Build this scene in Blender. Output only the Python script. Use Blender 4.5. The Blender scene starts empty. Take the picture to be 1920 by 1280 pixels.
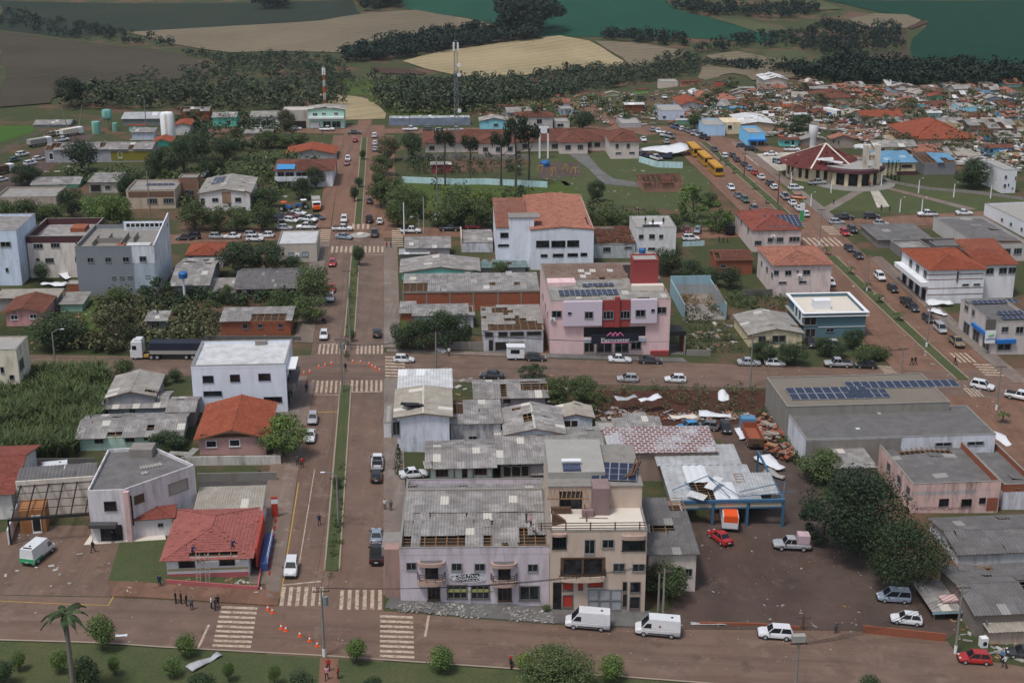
import bpy, bmesh, math, random
from mathutils import Vector, Matrix, noise
random.seed(11)
R = math.radians
sc = bpy.context.scene
COL = sc.collection
# ------------------------------------------------------------------ camera, world, sun, exposure
FPX = 2667.0; PITCH = R(18.84); CAMH = 90.0
cam = bpy.data.cameras.new('camera'); cam.sensor_width = 36; cam.lens = 36 * FPX / 1920
cam.clip_start = 1; cam.clip_end = 9000
co = bpy.data.objects.new('camera', cam); COL.objects.link(co)
co.location = (0, 0, CAMH); co.rotation_euler = (R(90) - PITCH, 0, 0); sc.camera = co
SUN_EL, SUN_AZ = R(66), R(222)          # high, veiled sun from behind and left of the camera
w = bpy.data.worlds.new('World'); sc.world = w; w.use_nodes = True
nt = w.node_tree; bg = nt.nodes['Background']
sky = nt.nodes.new('ShaderNodeTexSky'); sky.sky_type = 'NISHITA'; sky.sun_disc = False
sky.sun_elevation = SUN_EL; sky.sun_rotation = SUN_AZ; sky.air_density = 1.2; sky.dust_density = 3.0
hs = nt.nodes.new('ShaderNodeHueSaturation'); hs.inputs['Saturation'].default_value = 0.72
nt.links.new(sky.outputs[0], hs.inputs['Color']); nt.links.new(hs.outputs[0], bg.inputs[0])
bg.inputs[1].default_value = 0.082
sl = bpy.data.lights.new('sun', 'SUN'); sl.energy = 1.5; sl.angle = R(10); sl.color = (1, .975, .94)
so = bpy.data.objects.new('sun', sl); COL.objects.link(so)
so.rotation_euler = Vector((-math.sin(SUN_AZ) * math.cos(SUN_EL), -math.cos(SUN_AZ) * math.cos(SUN_EL), -math.sin(SUN_EL))).to_track_quat('-Z', 'Y').to_euler()
vs = sc.view_settings; vs.view_transform = 'Standard'; vs.look = 'None'; vs.gamma = 1; vs.use_curve_mapping = False
vs.exposure = 0.52

# ------------------------------------------------------------------ terrain and pixel helpers
def ss(t):
    t = 0 if t < 0 else 1 if t > 1 else t
    return t * t * (3 - 2 * t)
def T(x, y):
    xc = max(-48, min(115, x))
    if y < 155: k = .052
    elif y < 250: k = .052 - .022 * (y - 155) / 95
    elif y < 400: k = .030 * (1 - ss((y - 250) / 150))
    else: k = 0
    z = -k * xc
    y0 = 525 + 115 * ss((x - 40) / 120)
    z -= 32 * ss((y - y0) / 280)
    if y > 600:
        z += 24 * ss((y - 900) / 500) + .1 * max(0, y - 1300)
        z += 5 * math.sin(x / 130 + 1) * math.sin(y / 150) * ss((y - 680) / 200)
    return z
CP, SP = math.cos(PITCH), math.sin(PITCH)
REG = dict(A=(0,0,2.9766), B=(640,0,2.9766), C=(1280,0,2.9766), D=(0,400,2.9766), E=(640,400,2.9766), F=(1280,400,2.9766),
           G=(0,800,2.667), H=(640,800,2.667), I=(1280,800,2.667), J=(740,1020,6), K=(1020,870,4.573), L=(720,690,4.571),
           M=(1120,700,4.266), N=(1600,800,6), O=(1640,380,4.268), P=(1640,1020,4.921), Q=(0,840,5.333), R=(1000,150,6),
           S=(1280,140,6), T=(1600,140,4.922), U=(1280,260,5.333), V=(0,200,5.647), W=(340,200,4.9235), X=(0,380,4.9235),
           Y=(740,380,4), Z=(0,0,1))
def px(reg, x, y):
    o = REG[reg]; return (o[0] + x / o[2], o[1] + y / o[2])
def ray(x, y):
    a = (x - 960) / FPX; b = (y - 640) / FPX
    return Vector((a, CP - SP * b, -SP - CP * b))
def at(x, y, dz=0.0):
    """ground point (raised by dz) seen at photo pixel x, y"""
    d = ray(x, y); t = 100.0; step = 10.0
    while t < 4000:
        if CAMH + d.z * t < T(d.x * t, d.y * t) + dz: break
        t += step
    lo, hi = t - step, t
    for _ in range(18):
        m = (lo + hi) / 2
        if CAMH + d.z * m < T(d.x * m, d.y * m) + dz: hi = m
        else: lo = m
    return Vector((d.x * hi, d.y * hi, CAMH + d.z * hi - dz))
def proj(p):
    x, y, z = p[0], p[1], p[2] - CAMH
    dep = y * CP - z * SP
    return (960 + FPX * x / dep, 640 - FPX * (y * SP + z * CP) / dep)
def normal(x, y):
    e = .6
    return Vector((T(x - e, y) - T(x + e, y), T(x, y - e) - T(x, y + e), 2 * e)).normalized()

# ------------------------------------------------------------------ materials
MATS = {}
def lin(c):
    """photo 8-bit colour to linear"""
    return tuple(((v / 255) / 12.92 if v / 255 <= .04045 else ((v / 255 + .055) / 1.055) ** 2.4) for v in c)
class NB:
    def __init__(s, name):
        s.m = bpy.data.materials.new(name); s.m.use_nodes = True; s.t = s.m.node_tree; s.n = s.t.nodes
        s.b = s.n['Principled BSDF']; s.b.inputs['Specular IOR Level'].default_value = .25
    def node(s, ty, **kw):
        n = s.n.new(ty)
        for k, v in kw.items(): setattr(n, k, v)
        return n
    def link(s, a, b): s.t.links.new(a, b)
    def pos(s):
        if not hasattr(s, '_p'): s._p = s.node('ShaderNodeNewGeometry').outputs['Position']
        return s._p
    def noise(s, scale, detail=4, rough=.6, vec=None, stretch=None):
        v = vec or s.pos()
        if stretch:
            mp = s.node('ShaderNodeMapping'); mp.inputs['Scale'].default_value = stretch; s.link(v, mp.inputs['Vector']); v = mp.outputs[0]
        n = s.node('ShaderNodeTexNoise'); n.inputs['Scale'].default_value = scale; n.inputs['Detail'].default_value = detail
        n.inputs['Roughness'].default_value = rough; s.link(v, n.inputs['Vector']); return n.outputs['Fac']
    def ramp(s, fac, stops):
        r = s.node('ShaderNodeValToRGB'); e = r.color_ramp.elements
        while len(e) < len(stops): e.new(.5)
        for i, (p, c) in enumerate(stops):
            e[i].position = p; c = c if hasattr(c, '__len__') else (c, c, c); e[i].color = (*c[:3], 1)
        s.link(fac, r.inputs[0]); return r.outputs[0]
    def mix(s, fac, a, b, mode='MIX'):
        m = s.node('ShaderNodeMix', data_type='RGBA', blend_type=mode)
        for inp, v in ((m.inputs['Factor'], fac), (m.inputs['A'], a), (m.inputs['B'], b)):
            if hasattr(v, 'links') or hasattr(v, 'is_linked'): s.link(v, inp)
            elif hasattr(v, '__len__'): inp.default_value = (*v[:3], 1)
            else: inp.default_value = v
        return m.outputs['Result']
    def bump(s, h, strength=.3, dist=.05):
        b = s.node('ShaderNodeBump'); b.inputs['Strength'].default_value = strength; b.inputs['Distance'].default_value = dist
        s.link(h, b.inputs['Height']); s.link(b.outputs[0], s.b.inputs['Normal'])
    def out(s, col, rough=.8, spec=None):
        if hasattr(col, '__len__') and not hasattr(col, 'links'): s.b.inputs['Base Color'].default_value = (*col[:3], 1)
        else: s.link(col, s.b.inputs['Base Color'])
        s.b.inputs['Roughness'].default_value = rough
        if spec is not None: s.b.inputs['Specular IOR Level'].default_value = spec
        return s.m
def sc3(c, f): return tuple(min(1, v * f) for v in c)
def mat(key, col, rough=.8, var=.22, scale=.5, bump=0, spec=None, grime=0):
    """plain procedural surface: colour broken by two noises, optional vertical streak grime"""
    if key in MATS: return MATS[key]
    b = NB(key)
    c = b.mix(b.noise(scale, 5), sc3(col, 1 - var), sc3(col, 1 + var))
    c = b.mix(b.ramp(b.noise(scale * 9, 3), [(.35, 0), (.75, 1)]), c, b.mix(.35, c, sc3(col, 1 - 1.6 * var)))
    if grime:
        g = b.ramp(b.noise(.8, 5, .7, stretch=(1.1, 1.1, .22)), [(.45, 0), (.68, 1)])
        g2 = b.ramp(b.noise(.35, 4), [(.35, 0), (.6, 1)])
        c = b.mix(b.mix(1, b.mix(grime, (0, 0, 0), g), b.mix(.6, (1, 1, 1), g2), 'MULTIPLY'), c, (.16, .12, .095))
    if bump: b.bump(b.noise(scale * 14, 4), bump, .04)
    MATS[key] = b.out(c, rough, spec); return MATS[key]
def wallm(c8, grime=.6):
    """painted render, given the photo's 8-bit colour"""
    l = lin(c8); return mat('wall_%d_%d_%d' % tuple(c8), sc3(l, 1.18), .85, .07, .35, .15, .2, grime)
def objcol(key, rough=.35, spec=.5, coat=0, dirt=.0):
    if key in MATS: return MATS[key]
    b = NB(key); oi = b.node('ShaderNodeObjectInfo')
    c = oi.outputs['Color']
    if dirt: c = b.mix(b.mix(1, b.ramp(b.noise(1.6, 4), [(.38, 0), (.75, dirt)]), (1, 1, 1), 'MULTIPLY'), c, (.17, .10, .07))
    b.out(c, rough, spec)
    if coat: b.b.inputs['Coat Weight'].default_value = coat
    MATS[key] = b.m; return b.m
def emat(key): return MATS[key]

# roofing: grey fibre-cement sheets, each with its own weathering
def sheetm(key, base, var, light, lightp, stain, rust=0, rough=.85):
    b = NB(key); oi = b.node('ShaderNodeObjectInfo'); rnd = oi.outputs['Random']
    c = b.mix(rnd, sc3(base, 1 - var), sc3(base, 1 + var))
    n1 = b.noise(.55, 5, .65); n2 = b.noise(3.2, 4, .7)
    c = b.mix(b.ramp(n1, [(.38, 0), (.68, 1)]), c, stain)
    c = b.mix(b.ramp(n2, [(.45, 0), (.8, .55)]), c, sc3(base, .5))
    if rust: c = b.mix(b.ramp(b.noise(.9, 5), [(.55, 0), (.7, rust)]), c, (.16, .07, .035))
    c = b.mix(b.ramp(rnd, [(lightp, 1), (lightp + .004, 0)]), c, light)
    b.bump(b.noise(8, 3), .2, .03)
    MATS[key] = b.out(c, rough); return b.m
sheetm('fibro', (.31, .293, .284), .26, (.52, .49, .44), .035, (.17, .155, .145))
sheetm('fibro_dark', (.155, .148, .146), .16, (.27, .26, .245), .02, (.115, .108, .105))
sheetm('fibro_new', (.31, .295, .275), .12, (.45, .43, .40), .05, (.20, .185, .165))
sheetm('metal', (.42, .43, .44), .07, (.62, .63, .65), .10, (.30, .30, .30), .0, .5)
sheetm('metal_cream', (.36, .33, .28), .07, (.55, .52, .46), .06, (.27, .24, .20), .25, .6)
sheetm('metal_white', (.60, .61, .62), .05, (.72, .73, .74), .10, (.44, .43, .42), .0, .5)
sheetm('metal_green', (.17, .24, .24), .10, (.30, .34, .33), .05, (.12, .17, .17), .3, .6)
sheetm('metal_blue', (.13, .30, .46), .12, (.30, .42, .52), .05, (.11, .22, .33), .1, .6)
sheetm('fibro_dirty', (.21, .155, .125), .16, (.50, .47, .44), .10, (.15, .09, .065), .5)
b = NB('flaked_red'); bt = b.node('ShaderNodeTexBrick'); bt.inputs['Scale'].default_value = 1; bt.inputs['Brick Width'].default_value = 1.0; bt.inputs['Row Height'].default_value = .8; bt.inputs['Mortar Size'].default_value = .11; bt.inputs['Color1'].default_value = (.20, .085, .075, 1); bt.inputs['Color2'].default_value = (.15, .06, .055, 1); bt.inputs['Mortar'].default_value = (.42, .41, .42, 1); b.link(b.pos(), bt.inputs['Vector']); MATS['flaked_red'] = b.out(b.mix(b.ramp(b.noise(.22, 4), [(.46, 0), (.6, .85)]), bt.outputs['Color'], (.42, .42, .44)), .7)
def tilem(key, base, var=.2, moss=.4):
    b = NB(key); oi = b.node('ShaderNodeObjectInfo')
    v = b.node('ShaderNodeTexVoronoi'); v.inputs['Scale'].default_value = 2.4; b.link(b.pos(), v.inputs['Vector'])
    c = b.mix(v.outputs['Color'], sc3(base, 1 - var), sc3(base, 1 + var))
    c = b.mix(b.ramp(b.noise(.5, 5), [(.42, 0), (.72, moss)]), c, sc3(base, .42))
    c = b.mix(b.ramp(b.noise(4.5, 3), [(.5, 0), (.85, .5)]), c, sc3(base, .5))
    b.bump(b.noise(9, 3), .25, .03)
    MATS[key] = b.out(c, .85); return b.m
tilem('tile', (.27, .072, .038), .26, .35)
tilem('tile_red', (.24, .072, .052), .26, .45)
tilem('tile_old', (.16, .062, .042), .3, .6)
tilem('tile_pink', (.34, .145, .100), .28, .45); tilem('tile_bank', (.30, .10, .085), .18, .25)
tilem('tile_church', (.135, .035, .032), .3, .5)
mat('wood', (.30, .165, .085), .8, .3, 2.5)
mat('wood_dark', (.12, .070, .045), .8, .3, 2)
mat('dark_interior', (.030, .024, .020), .9, .4, 1)  # near-black stands for the shade inside roofs, porches and open rooms
mat('concrete', (.25, .235, .215), .9, .2, .8, .2, grime=.5)
mat('concrete_dark', (.13, .125, .12), .9, .25, .8, .2, grime=.4)
mat('slab', (.34, .325, .30), .9, .2, .4, .2)
mat('slab_cream', (.64, .58, .50), .9, .12, .4, .1)
mat('white_paint', (.74, .75, .77), .7, .06, .8)
mat('black_metal', (.02, .02, .022), .5, .2, 1)
mat('grey_metal', (.22, .23, .24), .5, .2, 1)
mat('blue_metal', (.055, .14, .24), .5, .2, 1)
mat('rubber', (.018, .018, .018), .8, .2, 2)
mat('rim', (.35, .35, .36), .4, .2, 3)
mat('lamp_red', (.30, .012, .012), .3, .1, 3)
mat('lamp_clear', (.65, .66, .68), .2, .1, 3)
mat('plate', (.55, .55, .55), .5, .1, 3)
mat('bark', (.095, .075, .06), .95, .35, 3, .5)
mat('bark_pale', (.20, .175, .15), .95, .3, 3, .4)
mat('tank_blue', (.03, .13, .36), .5, .15, 1)
mat('silo_teal', (.16, .42, .37), .5, .15, .4, grime=.4)
mat('orange', (.75, .10, .02), .6, .1, 2)
mat('yellow_paint', (.46, .29, .07), .8, .3, 1.2)
b = NB('road_paint'); c = b.mix(b.noise(1.1, 4), (.36, .27, .20), (.60, .49, .38)); MATS['road_paint'] = b.out(b.mix(b.ramp(b.noise(2.3, 5, .75), [(.46, 0), (.66, .95)]), c, (.15, .10, .075)), .85)
mat('brick', (.30, .095, .05), .9, .22, 1.5, .3, grime=.35)
mat('solar', (.028, .040, .090), .25, .2, 1.5, 0, .6)
mat('solar_frame', (.36, .38, .42), .4, .1, 1)
mat('debris_mix', (.32, .29, .26), .9, .55, 2.2)
mat('white_sheet', (.68, .69, .72), .5, .1, .6)
mat('awning', (.07, .07, .072), .7, .2, 1)
b = NB('glass'); g = b.mix(b.ramp(b.noise(.6, 3), [(.4, 0), (.7, 1)]), (.005, .006, .008), (.035, .040, .048)); MATS['glass'] = b.out(g, .09, .45)  # paler noise patches stand for sky reflection and curtains in the panes
b = NB('carglass'); MATS['carglass'] = b.out((.012, .015, .02), .08, .6)
objcol('paint', .28, .5, .35, .14)
objcol('cloth', .9, .1); objcol('plain', .7, .25)
# solar panel with its cell grid
b = NB('solar_cell'); tc = b.node('ShaderNodeTexCoord'); bt = b.node('ShaderNodeTexBrick'); bt.offset = 0; bt.inputs['Scale'].default_value = 6
bt.inputs['Mortar Size'].default_value = .012; bt.inputs['Brick Width'].default_value = 1; bt.inputs['Row Height'].default_value = .6
bt.inputs['Color1'].default_value = (.022, .028, .058, 1); bt.inputs['Color2'].default_value = (.018, .024, .05, 1); bt.inputs['Mortar'].default_value = (.06, .07, .10, 1)
b.link(tc.outputs['Generated'], bt.inputs['Vector']); MATS['solar_cell'] = b.out(bt.outputs['Color'], .32, .35)
# ground surfaces
b = NB('ground')
soil = b.mix(b.noise(.12, 5), (.085, .048, .033), (.13, .075, .05)); soil = b.mix(b.noise(2.2, 4), soil, b.mix(.5, soil, (.20, .13, .09)))
gr = b.mix(b.noise(.25, 5), (.036, .050, .021), (.066, .076, .034)); gr = b.mix(b.ramp(b.noise(3, 4), [(.4, 0), (.75, .6)]), gr, (.085, .085, .04))
c = b.mix(b.ramp(b.noise(.045, 6, .65), [(.40, 0), (.50, 1)]), soil, gr); b.bump(b.noise(2.5, 5), .6, .2); MATS['ground'] = b.out(c, .95, .1)
def grassm(key, a, d, dry=.3, sc=.3):
    b = NB(key); c = b.mix(b.noise(sc, 5), a, d); c = b.mix(b.ramp(b.noise(sc * 11, 4), [(.4, 0), (.8, .7)]), c, sc3(a, .55))
    c = b.mix(b.ramp(b.noise(sc * .5, 5), [(.48, 0), (.68, dry)]), c, (.13, .105, .05)); b.bump(b.noise(6, 4), .7, .12)
    MATS[key] = b.out(c, .95, .08)
grassm('lawn', (.062, .082, .034), (.098, .112, .052)); grassm('lawn_bright', (.060, .095, .022), (.085, .115, .032), .25)
grassm('lawn_dark', (.030, .042, .016), (.050, .060, .026)); grassm('pitch', (.050, .11, .022), (.07, .13, .03), .1)
def fieldm(key, a, d, sc=.012, rowdir=0, rows=.0):
    b = NB(key); c = b.mix(b.ramp(b.noise(sc, 5, .6), [(.35, 0), (.65, 1)]), a, d); c = b.mix(b.ramp(b.noise(sc * 12, 4), [(.4, 0), (.8, .35)]), c, sc3(a, .6))
    if rows:
        wv = b.node('ShaderNodeTexWave'); wv.inputs['Scale'].default_value = .035; wv.inputs['Distortion'].default_value = 3; wv.inputs['Detail'].default_value = 2; wv.inputs['Detail Scale'].default_value = .4
        mp = b.node('ShaderNodeMapping'); mp.inputs['Rotation'].default_value = (0, 0, rowdir); b.link(b.pos(), mp.inputs[0]); b.link(mp.outputs[0], wv.inputs[0])
        c = b.mix(b.mix(1, b.ramp(wv.outputs['Fac'], [(.3, 0), (.9, rows)]), (1, 1, 1), 'MULTIPLY'), c, sc3(d, 1.35))
    MATS[key] = b.out(c, .95, .05)
fieldm('field_brown', (.055, .046, .034), (.076, .063, .045), .01, .4, .22); fieldm('field_tan', (.135, .110, .076), (.185, .152, .104), .01, 1.2, .35)
fieldm('field_wheat', (.25, .20, .118), (.35, .285, .17), .02, .9, .22); fieldm('field_green', (.014, .062, .040), (.020, .076, .048), .006)
fieldm('field_deep', (.010, .044, .028), (.014, .052, .034), .006); fieldm('field_olive', (.068, .080, .040), (.10, .105, .055), .01)
fieldm('field_dull', (.026, .038, .028), (.036, .046, .033), .01); fieldm('field_earth', (.070, .045, .036), (.09, .058, .045), .02)
def roadm(key, a, d, red, redamt=.6, run=(1, .05, 1)):
    b = NB(key); c = b.mix(b.ramp(b.noise(.16, 6, .65), [(.35, 0), (.65, 1)]), sc3(a, .9), sc3(d, 1.1))
    c = b.mix(b.ramp(b.noise(.05, 5, .6, stretch=(1, .35, 1)), [(.42, 0), (.62, redamt)]), c, red)
    c = b.mix(b.ramp(b.noise(.55, 4, .6, stretch=run), [(.46, 0), (.62, .5)]), c, sc3(a, .62))
    c = b.mix(b.ramp(b.noise(1.1, 4, .6, stretch=run), [(.54, 0), (.70, .45)]), c, sc3(d, 1.45))
    c = b.mix(b.ramp(b.noise(.33, 5, .7), [(.56, 0), (.64, .5)]), c, sc3(d, 1.38)); c = b.mix(b.ramp(b.noise(.42, 5, .7), [(.30, .55), (.42, 0)]), c, sc3(a, .5))
    c = b.mix(b.ramp(b.noise(5, 4, .7), [(.5, 0), (.9, .5)]), c, sc3(d, 1.5)); b.bump(b.noise(7, 4), .3, .03); MATS[key] = b.out(c, .72, .3)
roadm('street', (.130, .087, .066), (.160, .108, .082), (.175, .098, .066), .6, (.05, 1, 1)); roadm('asphalt', (.130, .087, .066), (.160, .108, .082), (.175, .098, .066), .6); roadm('asphalt_red', (.150, .080, .052), (.185, .103, .069), (.21, .108, .068), .7)
roadm('mud', (.066, .046, .038), (.088, .062, .051), (.098, .053, .036), .6, (.25, .08, 1)); roadm('paving', (.165, .137, .118), (.205, .170, .146), (.185, .112, .078), .75)
roadm('paving_dark', (.115, .112, .108), (.145, .14, .134), (.15, .115, .095), .25); roadm('pale_slab', (.40, .37, .32), (.50, .46, .40), (.33, .25, .18), .4)
roadm('tarmac', (.055,.050,.050), (.075,.068,.066), (.10,.07,.055), .2); mat('kerb', (.32, .26, .20), .9, .25, .8, .1); mat('soil_bank', (.075, .030, .020), .95, .35, .4, .6)

# ------------------------------------------------------------------ mesh helpers
class MB:
    def __init__(s): s.v = []; s.f = []; s.mi = []
    def poly(s, pts, mi=0):
        i = len(s.v); s.v += [tuple(p) for p in pts]; s.f.append(tuple(range(i, i + len(pts)))); s.mi.append(mi)
    def box(s, a, b, mi=0, M=None):
        x0, y0, z0 = a; x1, y1, z1 = b
        c = [(x0,y0,z0),(x1,y0,z0),(x1,y1,z0),(x0,y1,z0),(x0,y0,z1),(x1,y0,z1),(x1,y1,z1),(x0,y1,z1)]
        if M: c = [tuple(M @ Vector(p)) for p in c]
        i = len(s.v); s.v += c
        for q in ((0,3,2,1),(4,5,6,7),(0,1,5,4),(1,2,6,5),(2,3,7,6),(3,0,4,7)):
            s.f.append(tuple(i + k for k in q)); s.mi.append(mi)
    def bar(s, p, q, w, h=None, mi=0):
        p, q = Vector(p), Vector(q); d = q - p; L = d.length
        if L < 1e-6: return
        M = Matrix.Translation(p) @ d.to_track_quat('X', 'Z').to_matrix().to_4x4(); h = h or w
        s.box((0, -w/2, -h/2), (L, w/2, h/2), mi, M)
    def tube(s, p, q, r0, r1, n=8, mi=0, caps=True):
        p, q = Vector(p), Vector(q); d = (q - p); M = d.to_track_quat('Z', 'Y').to_matrix()
        i = len(s.v)
        for k in range(n):
            a = 2 * math.pi * k / n; o = M @ Vector((math.cos(a), math.sin(a), 0))
            s.v.append(tuple(p + o * r0)); s.v.append(tuple(q + o * r1))
        for k in range(n):
            j = (k + 1) % n; s.f.append((i+2*k, i+2*j, i+2*j+1, i+2*k+1)); s.mi.append(mi)
        if caps:
            s.f.append(tuple(i+2*k+1 for k in range(n))); s.mi.append(mi)
            s.f.append(tuple(i+2*k for k in reversed(range(n)))); s.mi.append(mi)
    def lathe(s, prof, n=14, c=(0,0), mi=0):
        i = len(s.v)
        for r, z in prof:
            for k in range(n):
                a = 2*math.pi*k/n; s.v.append((c[0]+r*math.cos(a), c[1]+r*math.sin(a), z))
        for j in range(len(prof)-1):
            for k in range(n):
                l = (k+1) % n; s.f.append((i+j*n+k, i+j*n+l, i+(j+1)*n+l, i+(j+1)*n+k)); s.mi.append(mi)
        s.f.append(tuple(i+(len(prof)-1)*n+k for k in range(n))); s.mi.append(mi)
    def mesh(s, name, mats, smooth=False):
        m = bpy.data.meshes.new(name); m.from_pydata(s.v, [], s.f)
        for k in (mats if isinstance(mats, (list, tuple)) else [mats]): m.materials.append(MATS[k] if isinstance(k, str) else k)
        if len(m.materials) > 1: m.polygons.foreach_set('material_index', s.mi)
        if smooth: m.polygons.foreach_set('use_smooth', [True] * len(m.polygons)); m.set_sharp_from_angle(angle=R(38))
        m.update(); return m
    def build(s, name, mats, parent=None, smooth=False):
        return link(name, s.mesh(name, mats, smooth), parent)
def link(name, mesh, parent=None, loc=None, rz=None, scale=None, color=None):
    o = bpy.data.objects.new(name, mesh); COL.objects.link(o)
    if parent: o.parent = parent
    if loc is not None: o.location = loc
    if rz is not None: o.rotation_euler = (0, 0, rz)
    if scale is not None: o.scale = scale
    if color is not None: o.color = (*color[:3], 1)
    return o
def tag(o, label, cat=None, group=None, kind=None):
    if label: o['label'] = label
    if cat: o['category'] = cat
    if group: o['group'] = group
    if kind: o['kind'] = kind
    return o
def struct(o): o['kind'] = 'structure'; return o
def empty(name, loc, rz=0):
    o = bpy.data.objects.new(name, None); COL.objects.link(o); o.location = loc; o.rotation_euler = (0, 0, rz); o.empty_display_size = .3; return o
def ordn(i):
    return ['first','second','third','fourth','fifth','sixth','seventh','eighth','ninth','tenth','eleventh','twelfth','thirteenth','fourteenth','fifteenth','sixteenth','seventeenth','eighteenth','nineteenth','twentieth'][i] if i < 20 else '%dth' % (i + 1)
def drape(name, pts, off, m, skirt=0, maxlen=7.0, kind=True):
    """flat ground sheet: polygon of world points laid on the terrain"""
    bm = bmesh.new(); vs_ = [bm.verts.new((p[0], p[1], 0)) for p in pts]
    bm.faces.new(vs_); bmesh.ops.triangulate(bm, faces=bm.faces[:])
    for _ in range(7):
        e = [e for e in bm.edges if e.calc_length() > maxlen]
        if not e: break
        bmesh.ops.subdivide_edges(bm, edges=e, cuts=1); bmesh.ops.triangulate(bm, faces=bm.faces[:])
    bmesh.ops.recalc_face_normals(bm, faces=bm.faces[:])
    if sum(f.normal.z for f in bm.faces) < 0: bmesh.ops.reverse_faces(bm, faces=bm.faces[:])
    if skirt:
        be = [e for e in bm.edges if e.is_boundary]
        r = bmesh.ops.extrude_edge_only(bm, edges=be)
        low = {v for v in r['geom'] if isinstance(v, bmesh.types.BMVert)}
    else: low = set()
    for v in bm.verts: v.co.z = T(v.co.x, v.co.y) + off - (skirt if v in low else 0)
    me = bpy.data.meshes.new(name); bm.to_mesh(me); bm.free(); me.materials.append(MATS[m])
    o = link(name, me)
    return struct(o) if kind else o
def pix(reg, *c):
    return [at(*px(reg, c[i], c[i+1])) for i in range(0, len(c), 2)]
# ================================================================== the setting: terrain, fields, roads
def axis(a, b, near0, near1, fine, coarse):
    v = []; x = a
    while x < b: v.append(x); x += fine if near0 <= x < near1 else coarse
    return v + [b]
xs = axis(-1100, 1100, -220, 240, 5, 22); ys = axis(70, 3200, 70, 700, 5, 20)
tv = [(x, y, T(x, y)) for y in ys for x in xs]; n = len(xs)
tf = [(j*n+i, j*n+i+1, (j+1)*n+i+1, (j+1)*n+i) for j in range(len(ys)-1) for i in range(n-1)]
m = bpy.data.meshes.new('ground'); m.from_pydata(tv, [], tf); m.materials.append(MATS['ground'])
m.polygons.foreach_set('use_smooth', [True]*len(m.polygons)); struct(link('ground', m))
def field(name, mt, *c, off=.35):
    p = pix('Z', *c); q = []
    for a, b_ in zip(p, p[1:] + p[:1]):
        k = max(1, int((b_ - a).length / 22))
        for i in range(k): v = a.lerp(b_, i / k); q.append(v + Vector((noise.noise(v * .021), noise.noise(v * .024 + Vector((9, 0, 0))), 0)) * (5 if i else 0))
    drape(name, q, off, mt, maxlen=24)
field('field_hillside', 'field_dull', 0,1, 660,1, 682,30, 600,38, 450,48, 330,56, 215,64, 120,72, 0,56, off=.25)
field('field_brown', 'field_brown', 0,60, 120,76, 280,93, 345,104, 402,128, 385,148, 330,150, 255,152, 150,165, 95,195, 0,203, off=.45)
field('field_stubble', 'field_tan', 235,62, 450,49, 600,40, 700,24, 780,20, 870,35, 925,48, 860,60, 740,80, 640,100, 560,98, 430,100, 330,85, off=.5)
field('field_soy', 'field_green', 750,1, 1250,1, 1275,22, 1480,62, 1430,80, 1290,72, 1100,70, 1015,68, 1010,42, 930,46, 870,33, 760,17, off=.3)
field('field_wheat', 'field_wheat', 755,116, 840,95, 1000,73, 1050,68, 1105,78, 1150,105, 1180,128, 1120,130, 1060,131, 960,146, 880,151, 800,131, off=.5)
field('field_wheat_strip', 'field_tan', 1115,78, 1200,82, 1287,97, 1270,112, 1186,128, 1140,95, off=.55)
field('field_deep_green', 'field_deep', 1542,1, 1920,1, 1990,20, 1990,140, 1735,122, 1708,84, 1738,42, 1640,22, off=.4)
field('field_olive_top', 'field_olive', 1335,36, 1400,38, 1492,60, 1485,69, 1420,62, off=.6)
field('field_olive_far', 'field_olive', 1440,1, 1540,4, 1580,18, 1530,22, 1450,14, off=.6)
field('field_tan_round', 'field_tan', 1590,37, 1640,27, 1700,29, 1728,40, 1700,55, 1620,53, off=.62)
field('field_tan_low', 'field_tan', 1322,106, 1380,97, 1472,115, 1462,128, 1400,129, off=.5)
field('field_dull_low', 'field_olive', 1430,96, 1500,95, 1568,115, 1550,128, 1490,125, off=.5)
field('field_brown_low', 'field_brown', 1610,102, 1690,97, 1706,120, 1655,126, 1620,116, off=.6)
field('bare_slope', 'field_tan', 1318,119, 1400,131, 1535,148, 1410,152, 1308,147, off=.4)
field('pale_verge', 'field_wheat', 612,165, 650,180, 724,214, 722,224, 640,226, 613,202, off=.2)
field('farm_track', 'field_earth', 1686,60, 1698,58, 1700,80, 1722,118, 1712,119, 1690,86, off=.8)
field('farm_track', 'field_earth', 1702,52, 1735,40, 1742,44, 1708,57, off=.8)
field('dirt_patch', 'field_earth', 700,127, 760,130, 800,138, 790,142, 715,139, off=.6)
field('meadow', 'lawn_bright', 640,150, 760,150, 800,190, 900,200, 860,222, 735,222, 690,190, 655,175, off=.2)
field('playing_field', 'pitch', -80,236, 62,236, 66,243, 58,250, -80,292, off=.05)
field('clearing', 'lawn_bright', 230,165, 300,160, 310,175, 240,180, off=.15)

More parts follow.
